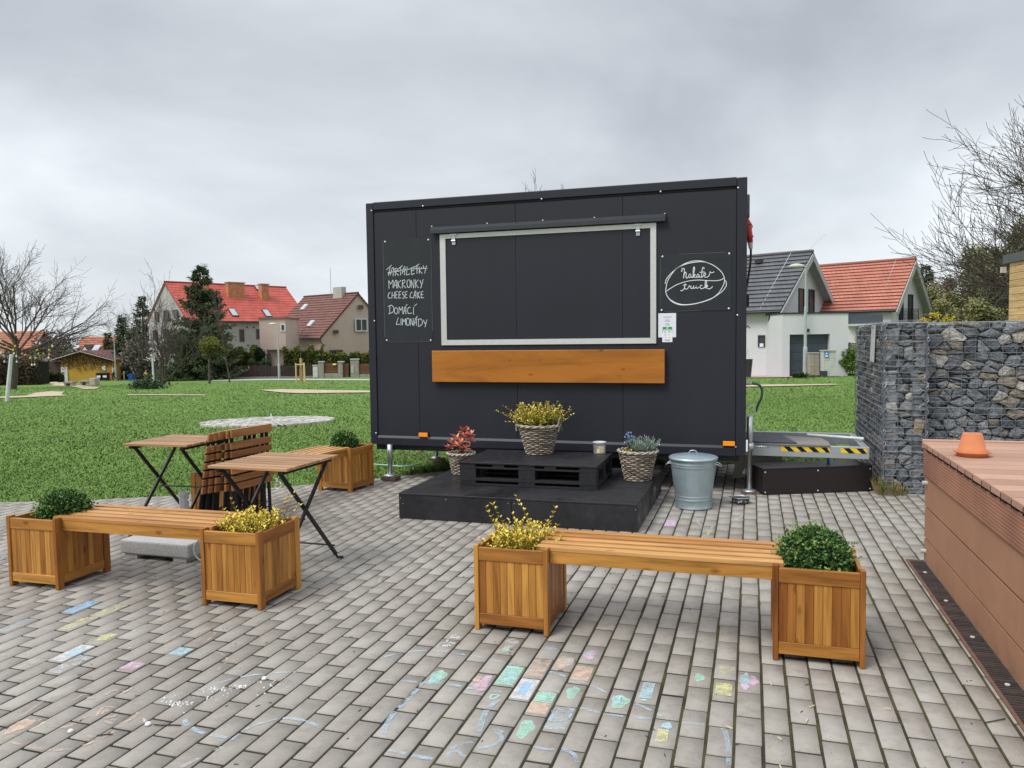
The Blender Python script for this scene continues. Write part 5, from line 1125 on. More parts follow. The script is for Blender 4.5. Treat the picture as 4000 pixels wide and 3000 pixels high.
# ------------------------------------------------------------------ raised composite deck
WPC = mat('composite_board', None, .7, cols=[(.35, .200, .138), (.42, .247, .172), (.48, .288, .203)], var=.14, nscale=3., bump=.15, bscale=250, detail=8)
def wpc_side():
    mt, nt, bs = newmat('composite_side'); tc = N(nt, 'ShaderNodeTexCoord').outputs['Object']; s = N(nt, 'ShaderNodeSeparateXYZ', ins={0: tc})
    n = N(nt, 'ShaderNodeTexNoise', ins={'Vector': tc, 'Scale': 2.2, 'Detail': 8.0, 'Roughness': .7}).outputs['Fac']; g = N(nt, 'ShaderNodeTexNoise', ins={'Vector': tc, 'Scale': 9., 'Detail': 6.0}).outputs['Fac']
    base = ramp(nt, n, [(.3, (.32, .158, .088)), (.7, (.41, .210, .122))])
    low = math_(nt, 'MULTIPLY', ramp(nt, s.outputs[2], [(.0, (1, 1, 1)), (.20, (0, 0, 0))]), ramp(nt, g, [(.5, (0, 0, 0)), (.66, (1, 1, 1))]))
    c = mixc(nt, math_(nt, 'MULTIPLY', low, .45), base, (.17, .125, .055))
    nt.links.new(c, bs.inputs['Base Color']); bs.inputs['Roughness'].default_value = .75
    wv = N(nt, 'ShaderNodeTexWave', wave_type='BANDS', bands_direction='Z', ins={'Vector': tc, 'Scale': 55.}).outputs['Fac']
    bn = N(nt, 'ShaderNodeBump', ins={'Strength': .35, 'Distance': .002, 'Height': wv}); nt.links.new(bn.outputs[0], bs.inputs['Normal']); return mt
def build_deck():
    t = thing('raised_deck', 'raised terrace deck of reddish brown composite boards with a ribbed fascia', 'deck', (4.76, -1.82, 0)); SIDE = wpc_side(); x0, y1, y0, x1, Hd = 4.755, -1.83, -7.6, 9., .745
    rib = mat('ribbed_fascia', (.34, .165, .105), .8, var=.35, nscale=2.5, bump=.1, bscale=200)
    b = MB(); b.box(x0+.04, x1, y0, y1-.04, .01, .70); b.build('dark_core', GROOVE, t)
    tops = [.0, .150, .345, .535]
    for z0, z1 in zip(tops, tops[1:]):
        b = MB(); b.box(x0, x0+.03, y0, y1, z0+.008, z1-.004); b.box(x0+.031, x1, y1-.03, y1, z0+.008, z1-.004); b.build('side_board', SIDE, t)
    b = MB()
    for a, c in ((y0, -4.55), (-4.546, -2.92), (-2.916, y1)):
        z = .54
        while z < .70: b.box(x0-.012 if (round(z*1000) % 16 < 8) else x0-.009, x0+.02, a, c, z, z+.0078, .5); z += .008
    b.box(x0+.021, x1, y1-.028, y1+.008, .54, .70); b.build('ribbed_fascia', rib, t)
    b = MB(); y = y1-.0; k = 0
    while y > y0:
        b.box(x0-.020, x1, y-.1365, y, .712, .745, rnd.random())
        y -= .1425
    b.build('deck_boards', WPC, t, bevel=.004, segs=2)
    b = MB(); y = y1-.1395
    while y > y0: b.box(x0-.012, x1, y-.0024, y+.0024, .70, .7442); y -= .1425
    q = b.build('gap_shade_strip', mat('gap_shade', (.07, .045, .035), 1.), t); q['kind'] = 'stuff'  # dark strips laid in the gaps, painting the shade between deck boards
    b = MB(); b.box(x0-.015, x1, y1+.001, y1+.035, .70, .758); b.build('edge_trim', WPC, t, bevel=.004)
    y = y1-.14
    while y > -5.2:
        b = MB(); b.box(x0-.021, x0-.0175, y-.004, y+.0015, .700, .735); b.box(x0-.0178, x0-.014, y-.06, y-.0041, .7015, .7085); b.build('end_gap_shade', GROOVE, t); y -= .1425  # near-black tabs painting the shaded gaps at the board ends
    for y, z in ((y1-.06, .50), (y1-.045, .075)):
        b = MB(); b.tube([(x0-.028, y, z), (x0+.01, y, z)], .013, 10); b.build('drain_stub', mat('grey_stub', (.5, .5, .48), .5) if 'grey_stub' not in MATS else MATS['grey_stub'], t)
    # channel drain
    d = thing('drain_grate', 'rusty slotted channel drain grate along the foot of the deck', 'drain', (4.66, -1.82, 0)); R = mat('rusty_frame', (.16, .085, .06), .85, var=.3, nscale=20)
    b = MB(); b.box(4.652, 4.666, -7.4, -1.83, -.002, .007); b.box(4.667, 4.753, -1.842, -1.83, -.002, .007); b.build('frame', R, d)
    b = MB(); y = -1.86
    while y > -7.3: b.box(4.667, 4.754, y-.011, y, -.004, .005, rnd.random()); y -= .0215
    b.build('slots', mat('grate_bar', None, .6, cols=[(.035, .03, .03), (.075, .055, .048)], var=.3, nscale=15), d)
    b = MB(); b.box(4.6665, 4.754, -7.4, -1.845, -.0068, -.0062); b.build('channel', GROOVE, d)
    b = MB()
    for y in (-2.10, -2.61, -3.12, -3.63): b.tube([(4.71, y, .0045), (4.71, y, .0085)], .010, 10)
    b.build('bolt', RIVET, d)
    g = gz(3812, 1790, .745); c = (g[0], g[1]+.075, .745)
    s = thing('plant_saucer', 'terracotta saucer lying on the deck boards under the pot', 'saucer', c); b = MB(); b.lathe(c, [(.068, .001), (.071, .002), (.076, .016), (.088, .022), (.0895, .028), (.083, .029), (.073, .019), (1e-4, .011)], 40, cap=False); b.build('saucer_bowl', TERRA, s, smooth=True)
    p = thing('flower_pot', 'terracotta flower pot turned upside down on its saucer on the deck', 'flower pot', (c[0], c[1], c[2]+.02)); b = MB(); b.lathe((c[0], c[1], c[2]+.013), [(.0715, 0), (.0715, .022), (.0665, .024), (.0475, .108), (.044, .111), (.010, .111), (.009, .106), (1e-4, .104)], 40, cap=False); b.build('pot_body', TERRA, p, smooth=True)
build_deck()

# ------------------------------------------------------------------ houses
R2, F2 = RT[:2], FW[:2]
def dirv(a, b): v = R2*a+F2*b; return v/np.linalg.norm(v)
def tiles(name, col, col2, uscale, bump=.3):
    mt, nt, bs = newmat(name); uv = N(nt, 'ShaderNodeUVMap').outputs[0]; t = N(nt, 'ShaderNodeAttribute', attribute_name='tint').outputs['Fac']
    n = N(nt, 'ShaderNodeTexNoise', ins={'Vector': uv, 'Scale': .9, 'Detail': 6.0}).outputs['Fac']
    br = N(nt, 'ShaderNodeTexBrick', offset=.5, ins={'Vector': uv, 'Color1': (*col, 1), 'Color2': (*col2, 1), 'Mortar': (col[0]*.55, col[1]*.5, col[2]*.5, 1), 'Scale': 1., 'Mortar Size': .012, 'Brick Width': uscale, 'Row Height': uscale})
    c = mixc(nt, 1., br.outputs[0], ramp(nt, n, [(.3, (.82, .82, .82)), (.7, (1.12, 1.12, 1.12))]), 'MULTIPLY')
    nt.links.new(c, bs.inputs['Base Color']); bs.inputs['Roughness'].default_value = .65; return mt
def uvface(mb, P, e, f, t=.5):
    P = [np.array(p, float) for p in P]; mb.face(P, t, [(float((p-P[0]) @ e), float((p-P[0]) @ f)) for p in P])
def roof_slab(mb, r0, r1, e0, e1, courses, lap=.05, th=.16):
    """ridge r0-r1 down to eave e0-e1, laid in lapped courses"""
    r0, r1, e0, e1 = [np.array(p, float) for p in (r0, r1, e0, e1)]; ex = (r1-r0)/np.linalg.norm(r1-r0); dn = (e0-r0); Ls = np.linalg.norm(dn); dn /= Ls; n = np.cross(ex, dn); n = n if n[2] > 0 else -n
    for k in range(courses):
        a, b = k/courses, (k+1)/courses; t = rnd.random(); up = n*lap
        q = [r0+(e0-r0)*a, r1+(e1-r1)*a, r1+(e1-r1)*b+up, r0+(e0-r0)*b+up]
        i = len(mb.f); uv = [(float((p-r0) @ ex), float((p-r0) @ dn)) for p in q]; mb.face(q, t, uv)
        mb.face([q[3], q[2], q[2]-up, q[3]-up], t)
    q = [r0, r1, e1, e0]; lo = [p-n*th for p in q]
    mb.face(lo[::-1], .5); up = n*lap
    mb.face([e0+up, e1+up, e1-n*th, e0-n*th], .5); mb.face([r0, e0+up, e0-n*th, r0-n*th]); mb.face([r1, e1+up, e1-n*th, r1-n*th])
GLASS = mat('window_glass', (.05, .06, .07), .25, var=.5, nscale=.8, spec=.35)
WFR = mat('white_frame', (.62, .62, .60), .5); DFR = mat('dark_frame', (.03, .032, .036), .5); BFR = mat('brown_frame', (.16, .09, .06), .6)
def window(parent, A, e, x0, y0, x1, y1, fm=None, fw=.08, mull=0, name='window', D=None, glass=None):
    """window on the vertical wall through A along e, corners read from the photo"""
    p, q = hit(x0, y1, A, e), hit(x1, y0, A, e); n = np.array((-e[1], e[0], 0.)); 
    if n @ (CAM-np.array((*A[:2], 0))) < 0: n = -n
    E = np.array((e[0], e[1], 0.)); w_ = (q-p) @ E; h = q[2]-p[2]; s_ = 1 if w_ > 0 else -1; w_ = abs(w_); E = E*s_; Z = np.array((0, 0, 1.)); c = p+E*w_/2+Z*h/2; b = MB()
    for o, hw, hh in ((E*(w_-fw)/2, fw/2, h/2), (-E*(w_-fw)/2, fw/2, h/2)): b.obox(c+o+n*.02, (E, n, Z), (hw, .05, hh))
    for o in (Z*(h-fw)/2, -Z*(h-fw)/2): b.obox(c+o+n*.02, (E, n, Z), (w_/2-fw, .048, fw/2))
    for k in range(mull): b.obox(c+E*w_*((k+1)/(mull+1)-.5)+n*.02, (E, n, Z), (fw*.4, .045, h/2-fw))
    W = b.build(name, fm or WFR, parent)
    b = MB(); b.obox(c+n*.005, (E, n, Z), (w_/2-fw*.9, .025, h/2-fw*.9)); b.build('pane', glass or GLASS, W)
    return W
def gable_house(name, label, cat, A, e1, e2, L, W, zb, ze, zr, wall, roofm, courses, og=.3, oe=.4, lap=.05, th=.16, plinth=None, barge=None):
    A = np.array(A[:2]); t = thing(name, label, cat, (A[0], A[1], zb)); P = lambda a, b, z: np.array((*(A+e1*a+e2*b), z))
    b = MB(); gw = [(0, zb), (W, zb), (W, ze), (W/2, zr-.1), (0, ze)]
    for a in (og, L-og): b.face([P(a, y, z) for y, z in gw])
    b.face([P(og, 0, zb), P(L-og, 0, zb), P(L-og, 0, ze), P(og, 0, ze)]); b.face([P(og, W, zb), P(L-og, W, zb), P(L-og, W, ze), P(og, W, ze)]); b.build('wall', wall, t)
    if plinth:
        b = MB(); c = P(L/2, W/2, zb+.45); b.obox(c, (np.array((*e1, 0)), np.array((*e2, 0)), np.array((0, 0, 1.))), (L/2-og+.03, W/2+.03, .45)); b.build('plinth', plinth, t)
    sl = (zr-ze)/(W/2); R = MB()
    roof_slab(R, P(0, W/2, zr), P(L, W/2, zr), P(0, -oe, ze-oe*sl), P(L, -oe, ze-oe*sl), courses, lap, th); roof_slab(R, P(0, W/2, zr), P(L, W/2, zr), P(0, W+oe, ze-oe*sl), P(L, W+oe, ze-oe*sl), courses, lap, th)
    Ro = R.build('roof', roofm, t)
    b = MB(); b.tube([P(-.02, W/2, zr+.03), P(L+.02, W/2, zr+.03)], .12, 8); b.build('ridge_tiles', roofm, Ro)
    b = MB(); b.tube([P(0, -oe-.06, ze-oe*sl-.06), P(L, -oe-.06, ze-oe*sl-.06)], .08, 6); b.build('gutter', DFR, t)
    b = MB(); dz = th+.06
    for y1 in (-oe+.02, W+oe-.02):
        b.face([P(.02, W/2, zr-dz), P(og, W/2, zr-dz), P(og, y1, ze-(oe)*sl-dz), P(.02, y1, ze-(oe)*sl-dz)])
    b.build('soffit', barge or wall, t)
    if barge:
        for y1 in (-oe, W+oe):
            b = MB(); p, q = P(-.03, W/2, zr-.30), P(-.03, y1, ze-oe*sl-.28); b.bar(p, q, .36, .06, (0, 0, 1)); b.build('bargeboard', barge, t)
    return t, P, Ro
def boxat(mb, c, ex, ey, h): mb.obox(c, (np.array((*ex, 0.)), np.array((*ey, 0.)), np.array((0, 0, 1.))), h)
STUC = lambda n, c, v=.08, s=.5: mat(n, c, .9, var=v, nscale=s, bump=.2, bscale=30, detail=8)

def red_house():
    A = at(734, 1470, 93); e1, e2 = dirv(.656, .755), dirv(-.755, .656); zb = terr(A[0], A[1])-.2; ze = at(734, 1239, 93)[2]; zr = at(645, 1101, 96.4)[2]
    t, P, Ro = gable_house('red_roof_house', 'tall grey house with a bright red roof behind the dark spruce', 'house', A, e1, e2, 17.3, 10.4, zb, ze, zr, STUC('grey_render', (.40, .385, .37), .12), tiles('red_metal_tiles', (.47, .085, .060), (.53, .10, .072), .42), 14, og=.15, oe=.5, lap=.025, plinth=STUC('grey_plinth', (.30, .28, .27)))
    BR = mat('chimney_brick', (.46, .20, .10), .9, var=.35, nscale=2.5)
    def chim(px, pyt, D, wx, wy, h):
        c = at(px, pyt, D); b = MB(); boxat(b, (c[0], c[1], c[2]-h/2), e1, e2, (wx/2, wy/2, h/2)); C = b.build('chimney', BR, Ro)
        b = MB(); boxat(b, (c[0], c[1], c[2]+.06), e1, e2, (wx/2+.1, wy/2+.1, .06)); b.build('chimney_cap', mat('cap', (.35, .33, .31), .9) if 'cap' not in MATS else MATS['cap'], C)
    chim(917, 1106, 101.6, 2.3, .8, 2.9); chim(1029, 1112, 104.6, 1.1, .8, 2.7); chim(792, 1098, 99, 1.2, .9, 2.2)
    for x0, y0, x1, y1 in ((606, 1217, 617, 1252), (641, 1212, 657, 1248), (680, 1209, 693, 1245), (641, 1285, 657, 1325), (600, 1289, 612, 1327), (684, 1285, 696, 1322)): window(t, A, e2, x0, y0, x1, y1, BFR, .1)
    for x0, y0, x1, y1 in ((936, 1286, 953, 1335), (1001, 1285, 1022, 1325), (1090, 1285, 1108, 1324)): window(t, A, e1, x0, y0, x1, y1, BFR, .1, 1)
    for x0, y0, x1, y1 in ((962, 1276, 967, 1281), (988, 1276, 993, 1281), (966, 1346, 971, 1351), (989, 1346, 994, 1351)): window(t, A, e1, x0, y0, x1, y1, DFR, .05, name='vent')
    sl = (zr-ze)/5.2
    def sky(px, py, w_, h):
        # roof plane hit
        n = np.cross(np.array((*e1, 0.)), np.array((*e2, sl))); n /= np.linalg.norm(n); n = n if n[2] > 0 else -n; p0 = P(0, 0, ze); d = ray(px, py); q = CAM+d*((n @ (p0-CAM))/(n @ d)); f = np.array((*e2, sl)); f /= np.linalg.norm(f)
        b = MB(); b.obox(q+n*.06, (np.array((*e1, 0.)), f, n), (w_/2, h/2, .07)); S = b.build('skylight', DFR, Ro); b = MB(); b.obox(q+n*.135, (np.array((*e1, 0.)), f, n), (w_/2-.1, h/2-.1, .012)); b.build('pane', mat('sky_glass', (.45, .48, .50), .15) if 'sky_glass' not in MATS else MATS['sky_glass'], S)
    sky(911, 1222, .95, 1.5); sky(1042, 1225, .95, 1.5); sky(1008, 1126, .9, 1.0)
    b = MB(); p = at(798, 1030, 97); b.tube([p, p-np.array((0, 0, 3.5))], .03, 5); 
    for k in range(5): q = p-np.array((0, 0, .12*k)); b.tube([q-np.array((*e1, 0))*.5, q+np.array((*e1, 0))*.5], .02, 4)
    b.build('aerial', STEEL, Ro)
    b = MB(); c = P(.02, 9.9, 0); b.tube([P(-.05, .1, zb), P(-.05, .1, ze)], .07, 6); b.build('downpipe', mat('rust_pipe', (.22, .10, .07), .7), t)
red_house()
def pink_house():
    A = at(1264, 1475, 88); e1, e2 = dirv(-.788, .616), dirv(.616, .788); zb = terr(A[0], A[1])-.3; ze = at(1264, 1309, 88)[2]; zr = at(1409, 1144, 92.3)[2]; PK = STUC('pink_render', (.52, .395, .345), .10)
    t, P, Ro = gable_house('pink_house', 'pinkish house with a brown tiled roof and flat roofed wing', 'house', A, e1, e2, 10.4, 11.0, zb, ze, zr, PK, tiles('brown_tiles', (.155, .062, .048), (.20, .08, .06), .33), 17, og=.2, oe=.35, lap=.06)
    window(t, A, e2, 1388, 1244, 1434, 1295, WFR, .14, 1); window(t, A, e2, 1399, 1192, 1418, 1208, BFR, .08); window(t, A, e2, 1302, 1289, 1321, 1304, BFR, .08); window(t, A, e2, 1288, 1366, 1338, 1388, BFR, .1, 1)
    c = at(1326, 1135, 94); b = MB(); boxat(b, (c[0], c[1], c[2]-.6), e1, e2, (.8, .35, 1.0)); b.build('chimney', mat('pale_brick', (.42, .40, .36), .9, var=.25, nscale=6), Ro)
    b = MB(); p = at(1293, 1152, 93); b.tube([p, p+np.array((0, 0, 3.2))], .035, 5); b.build('mast', STEEL, Ro)
    sl = (zr-ze)/5.5; f = np.array((*e2, sl)); f /= np.linalg.norm(f); n = np.cross(np.array((*e1, 0.)), f); n = n if n[2] > 0 else -n
    for px, py in ((1190, 1202), (1216, 1266)):
        d = ray(px, py); q = CAM+d*((n @ (P(0, 0, ze)-CAM))/(n @ d)); b = MB(); b.obox(q+n*.1, (np.array((*e1, 0.)), f, n), (.35, .5, .09)); S = b.build('skylight', WFR, Ro); b = MB(); b.obox(q+n*.195, (np.array((*e1, 0.)), f, n), (.27, .42, .01)); b.build('pane', MATS['sky_glass'], S)
    # flat roofed wing
    B = at(1121, 1475, 84.); zt = at(1121, 1243, 84)[2]; w_ = (1121-1020)/F*84; zm = at(1060, 1366, 84)[2]; q = MB(); c = np.array(B[:2])-R2*w_/2+F2*2.6
    boxat(q, (*c, (zt+zm)/2), R2, F2, (w_/2, 2.6, (zt-zm)/2)); c2 = c+R2*.25+F2*.3; boxat(q, (*c2, (zm+zb)/2-.001), R2, F2, (w_/2-.3, 2.3, (zm-zb)/2)); Wg = q.build('flat_roof_wing', PK, t)
    q = MB(); boxat(q, (*c, zt+.07), R2, F2, (w_/2+.12, 2.75, .07)); q.build('roof_edge', mat('roof_sheet', (.28, .12, .10), .6), Wg)
    Af = np.array(B[:2]); window(t, Af, R2, 1096, 1265, 1115, 1295, WFR, .12); Ag = Af+F2*.3
    b = MB(); x0, x1 = 1041, 1060; pl = [hit(x, y, Ag, R2) for x, y in ((x0, 1470), (x1, 1470), (x1, 1390), (1057, 1381), (1050, 1378), (1044, 1381), (x0, 1390))]; b.face([p-np.array((*F2, 0))*.03 for p in pl]); b.build('arched_door', mat('arch_dark_brown', (.10, .07, .055), .9), t)  # flat dark brown arch shape on the wing wall
    b = MB(); p, q_ = P(0, -.45, ze-.3), P(.1, .1, ze-1.2); b.tube([p, q_, P(.05, -.08, zb)], .07, 6); b.build('downpipe', MATS['rust_pipe'], t)
pink_house()
def grey_house():
    A = at(3049.6, 1466, 45); e1, e2 = dirv(-.75, .66), dirv(.66, .75); zb = terr(A[0], A[1])-.1; ze = at(3049.6, 1213, 45)[2]; zr = at(3172.5, 983, 48.7)[2]; GW = STUC('pale_grey_render', (.60, .595, .615), .04); FA = STUC('grey_fascia', (.42, .42, .43), .04)
    # the eave read in the photo is the roof edge; wall stands .7 m inside it
    sl = (zr-ze)/5.
    t, P, Ro = gable_house('grey_house', 'modern pale grey house with a dark grey tiled roof and garage', 'house', np.array(A[:2])+e2*.5, e1, e2, 13., 9.0, zb, ze+.5*sl, zr, GW, tiles('dark_grey_tiles', (.105, .108, .120), (.125, .128, .140), .34), 14, og=.6, oe=.5, lap=.075, th=.1, barge=FA)
    G = at(3055, 1461, 43.4); zt = at(3055, 1227, 43.4)[2]; g0 = np.array(G[:2]); X = lambda px: (px-3055)/F*43.4; w_ = X(3312); zd = at(3084, 1307, 43.4)[2]; b = MB()
    Q = lambda a, f, z: np.array((*(g0+R2*a+F2*f), z))
    def bx(a0, a1, f0, f1, z0, z1): boxat(b, Q((a0+a1)/2, (f0+f1)/2, (z0+z1)/2), R2, F2, ((a1-a0)/2, (f1-f0)/2, (z1-z0)/2))
    bx(0, X(3084), 0, 5, zb, zt); bx(X(3241), w_, 0, 5, zb, zt); bx(X(3084), X(3241), 0, 5, zd, zt); b.build('garage_wall', GW, t)
    b = MB(); bx(-.05, w_+.05, -.06, 5, zt+.001, zt+.08); b.build('parapet_cap', DFR, t)
    b = MB(); nP = 5
    for k in range(nP): z0 = zb+(zd-zb)*k/nP; bx(X(3084), X(3241), .30, .36, z0+.006, z0+(zd-zb)/nP-.006)
    b.build('garage_door', mat('anthracite_door', (.06, .075, .095), .5, var=.04), t)
    b = MB(); p = Q(X(3153), -.08, at(3153, 1290, 43.4)[2]); b.sphere(p, .1, 10, 6); b.build('wall_lamp', DFR, t)
    Ag = np.array(P(.6, 0, 0)[:2]); window(t, Ag, e2, 3118, 1128, 3139, 1232, DFR, .10); window(t, Ag, e2, 3157, 1132, 3179, 1232, DFR, .10)
    Al = np.array(P(0, 0, 0)[:2]); Wd = window(t, Al, e1, 2962, 1309, 2989, 1355, DFR, .08); 
    b = MB(); p = hit(2978, 1348, Al, e1); n = np.array((*(-e2), 0.)); b.obox(p+n*.06, (np.array((*e1, 0.)), n, (0, 0, 1)), (.14, .01, .10)); b.build('window_notice', PAPER, Wd)
    b = MB(); Dp = at(3024, 1461, 44.2); b.tube(smoothline([P(.6, -.52, ze-.05), P(.7, -.45, ze-.35), P(.9, -.10, ze-.75), P(.9, -.09, ze-1.1)], 4)+[P(.9, -.09, zb+.2)], .055, 8); b.build('downpipe', DFR, t)
    b = MB(); b.tube([P(1.35, 4.5, zr+.12), P(1.35, -.55, ze-.02)], .02, 4); b.tube([P(1, 4.5, zr+.18), P(12.8, 4.5, zr+.18)], .012, 4); p = P(5.6, 4.5, zr); b.tube([p, p+np.array((0, 0, 1.3))], .02, 4); p = P(.4, 4.5, zr); b.tube([p, p+np.array((1.1, 0, 1.1))], .012, 4); b.build('lightning_rod', ALU, Ro)
    b = MB()
    for a, f_ in ((3.2, .16), (7.2, .17)): q = P(a, 4.5*(1-f_), ze+.5*sl+(zr-ze-.5*sl)*(1-f_)+.12); boxat(b, q, e1, e2, (.22, .2, .1))
    b.build('roof_vent', MATS['dark_frame'], Ro)
    pt = thing('patio_planter', 'tall dark planter with a pale ornament beside the grey house wall', 'planter', tuple(at(2919, 1459, 43.6))); c = at(2919, 1459, 43.6); b = MB(); b.lathe((c[0], c[1], terr(c[0], c[1])), [(.20, 0), (.30, 1.05), (.27, 1.05), (.25, .95), (1e-4, .93)], 4+12); b.build('pot', DFR, pt); b = MB(); b.tube([(c[0]-.1, c[1], -.1+terr(c[0], c[1])+1.1), (c[0], c[1], terr(c[0], c[1])+1.7), (c[0]+.12, c[1], terr(c[0], c[1])+1.1)], .04, 6); b.build('ornament', WFR, pt)
grey_house()
def white_house():
    A = at(3499.5, 1400, 48.); e1, e2 = dirv(-.714, .70), dirv(.70, .714); zb = terr(A[0], A[1])-.2; ze = at(3499.5, 1209, 48)[2]; zr = at(3572.8, 1012, 50.5)[2]; sl = (zr-ze)/3.55; WW = STUC('white_render', (.74, .72, .71), .04)
    t, P, Ro = gable_house('orange_roof_house', 'white house with an orange tiled roof beyond the gabion wall', 'house', np.array(A[:2])+e2*.35, e1, e2, 13., 6.4, zb, ze+.35*sl, zr, WW, tiles('orange_tiles', (.45, .165, .110), (.51, .195, .135), .30), 15, og=.45, oe=.35, lap=.07, th=.1, barge=STUC('white_barge', (.45, .44, .42), .03))
    Ag = np.array(P(.45, 0, 0)[:2])
    for x0, y0, x1, y1 in ((3510, 1172, 3526, 1253), (3545, 1151, 3564, 1253)):
        W = window(t, Ag, e2, x0, y0, x1, y1, DFR, .08); b = MB(); n = np.array((*(-e1), 0.))
        for k in range(9): p, q = hit(x0-2, 1207+k*5.4, Ag, e2)+n*.25, hit(x1+8, 1207+k*5.4, Ag, e2)+n*.25; b.tube([p, q], .018, 4)
        for x in (x0-2, x1+8): p, q = hit(x, 1207, Ag, e2)+n*.25, hit(x, 1252, Ag, e2)+n*.25; b.tube([p, q], .02, 4)
        b.build('railing', BLACKM, W)
    b = MB(); b.tube([P(1.2, 3.2, zr+.1), P(1.2, -.3, ze-.0)], .018, 4); b.build('lightning_rod', ALU, Ro)
    # carport in front: white wall, dark parapet band
    c0 = at(3312, 1400, 47.); zt, z2, z1 = at(3312, 1231, 47)[2], at(3312, 1266, 47)[2], at(3312, 1274, 47)[2]; w_ = (3450-3312)/F*47; g0 = np.array(c0[:2]); b = MB()
    boxat(b, (*(g0+R2*w_/2+F2*1.5), (zb+z1)/2), R2, F2, (w_/2, 1.5, (z1-zb)/2)); Cw = b.build('carport_wall', WW, t); b = MB(); boxat(b, (*(g0+R2*w_/2+F2*1.4), (zt+z2)/2), R2, F2, (w_/2-.1, 1.5, (zt-z2)/2)); b.build('dark_parapet', mat('anthracite_panel', (.075, .09, .11), .5), Cw)
    b = MB(); boxat(b, (*(g0+R2*w_/2+F2*1.35), (z1+z2)/2), R2, F2, (w_/2+.05, 1.7, (z2-z1)/2)); b.build('white_ledge', WFR, Cw)
    b = MB(); p = g0+R2*((3350-3312)/F*47); boxat(b, (*(p+R2*.55-F2*.04), at(3350, 1325, 47)[2]), R2, F2, (.62, .03, .55)); b.build('brown_shutter', mat('brown_board', (.20, .075, .045), .7), Cw)
white_house()

# ------------------------------------------------------------------ yellow garage, far roofs
def yellow_garage():
    D = 92.; A = at(243, 1486, D); zb = terr(A[0], A[1])-.3; w_ = (443-243)/F*D; g0 = np.array(A[:2]); Z = lambda x, y: at(x, y, D)[2]; P = lambda a, f, z: np.array((*(g0+R2*a+F2*f), z)); X = lambda px: (px-243)/F*D
    t = thing('yellow_garage', 'yellow garage with bare ivy on its gable and a dark red roof', 'garage', (A[0], A[1], zb))
    b = MB(); ap = (X(325), Z(325, 1372)); q = [(0, zb), (w_, zb), (w_, Z(443, 1403)), ap, (0, Z(243, 1400))]; n = len(q)
    b.add([P(a, 0, z) for a, z in q]+[P(a, 6, z) for a, z in q], [tuple(range(n)), tuple(range(n, 2*n))[::-1]]+[(i, n+i, n+(i+1) % n, (i+1) % n) for i in range(n)]); b.build('wall', STUC('ochre_render', (.46, .27, .045), .15), t)
    RM = mat('plum_roof', (.13, .055, .05), .8, var=.2, nscale=1.5); b = MB(); lz, rz_ = (-1.2, Z(205, 1408)), (w_+.35, Z(455, 1407))
    for (a0, z0), (a1, z1) in ((ap, lz), (ap, rz_)):
        v = [P(a0, -.4, z0+.1), P(a1, -.4, z1+.1), P(a1, 6.3, z1+.1), P(a0, 6.3, z0+.1)]; v2 = [p-np.array((0, 0, .16)) for p in v]; b.add(v+v2, [(0, 1, 2, 3), (7, 6, 5, 4), (0, 4, 5, 1), (1, 5, 6, 2), (3, 2, 6, 7)])
    b.build('roof', RM, t)
    b = MB(); b.bar(P(ap[0], -.43, ap[1]-.02), P(rz_[0], -.43, rz_[1]-.02), .05, .03); b.bar(P(ap[0], -.43, ap[1]-.02), P(lz[0], -.43, lz[1]-.02), .05, .03); b.build('verge_board', WFR, t)
    b = MB(); boxat(b, P(X(208), 2.5, (zb+Z(200, 1412))/2), R2, F2, (X(243)-X(208)-.02, 2.2, (Z(200, 1412)-zb)/2)); b.build('lean_to', mat('plum_ivy_wall', (.075, .045, .045), 1., var=.5, nscale=3, bump=1., bscale=8), t)
    b = MB(); boxat(b, P(.35, -.06, (zb+Z(250, 1433))/2), R2, F2, (.38, .05, (Z(250, 1433)-zb)/2)); b.build('white_pilaster', mat('white_brick', (.55, .55, .52), .9, var=.2, nscale=4), t)
    b = MB(); c = P(X(409), -.05, Z(409, 1438)); boxat(b, c, R2, F2, (.22, .05, .26)); b.build('meter_box', WFR, t)
    r = random.Random(3); iv = MB(); tw = MB()
    for _ in range(1500):
        px, py = r.uniform(240, 438), 1375+abs(r.gauss(0, 30))
        lim = 1372+max(0, (px-325)*.28, (325-px)*.35)
        if py < lim or py > 1450: continue
        p = at(px, py, D-.08); iv.leaf(p, (r.gauss(0, 1), -.3, r.gauss(0, 1)), (0, -1, 0), r.uniform(.12, .3), .12, r.random())
    for _ in range(60):
        px = r.uniform(245, 430); py = r.uniform(1385, 1420); p = at(px, py, D-.06); q = [p]
        for k in range(6): p = p+np.array((*(R2*r.gauss(.0, .25)), r.gauss(.0, .18))); q.append(p)
        tw.tube(q, .018, 4, cap=False)
    iv.build('ivy_leaves', mat('brown_ivy', None, .9, cols=[(.045, .03, .018), (.14, .075, .025), (.24, .14, .03)], var=.2), t); tw.build('ivy_stems', STEM, t)
yellow_garage()
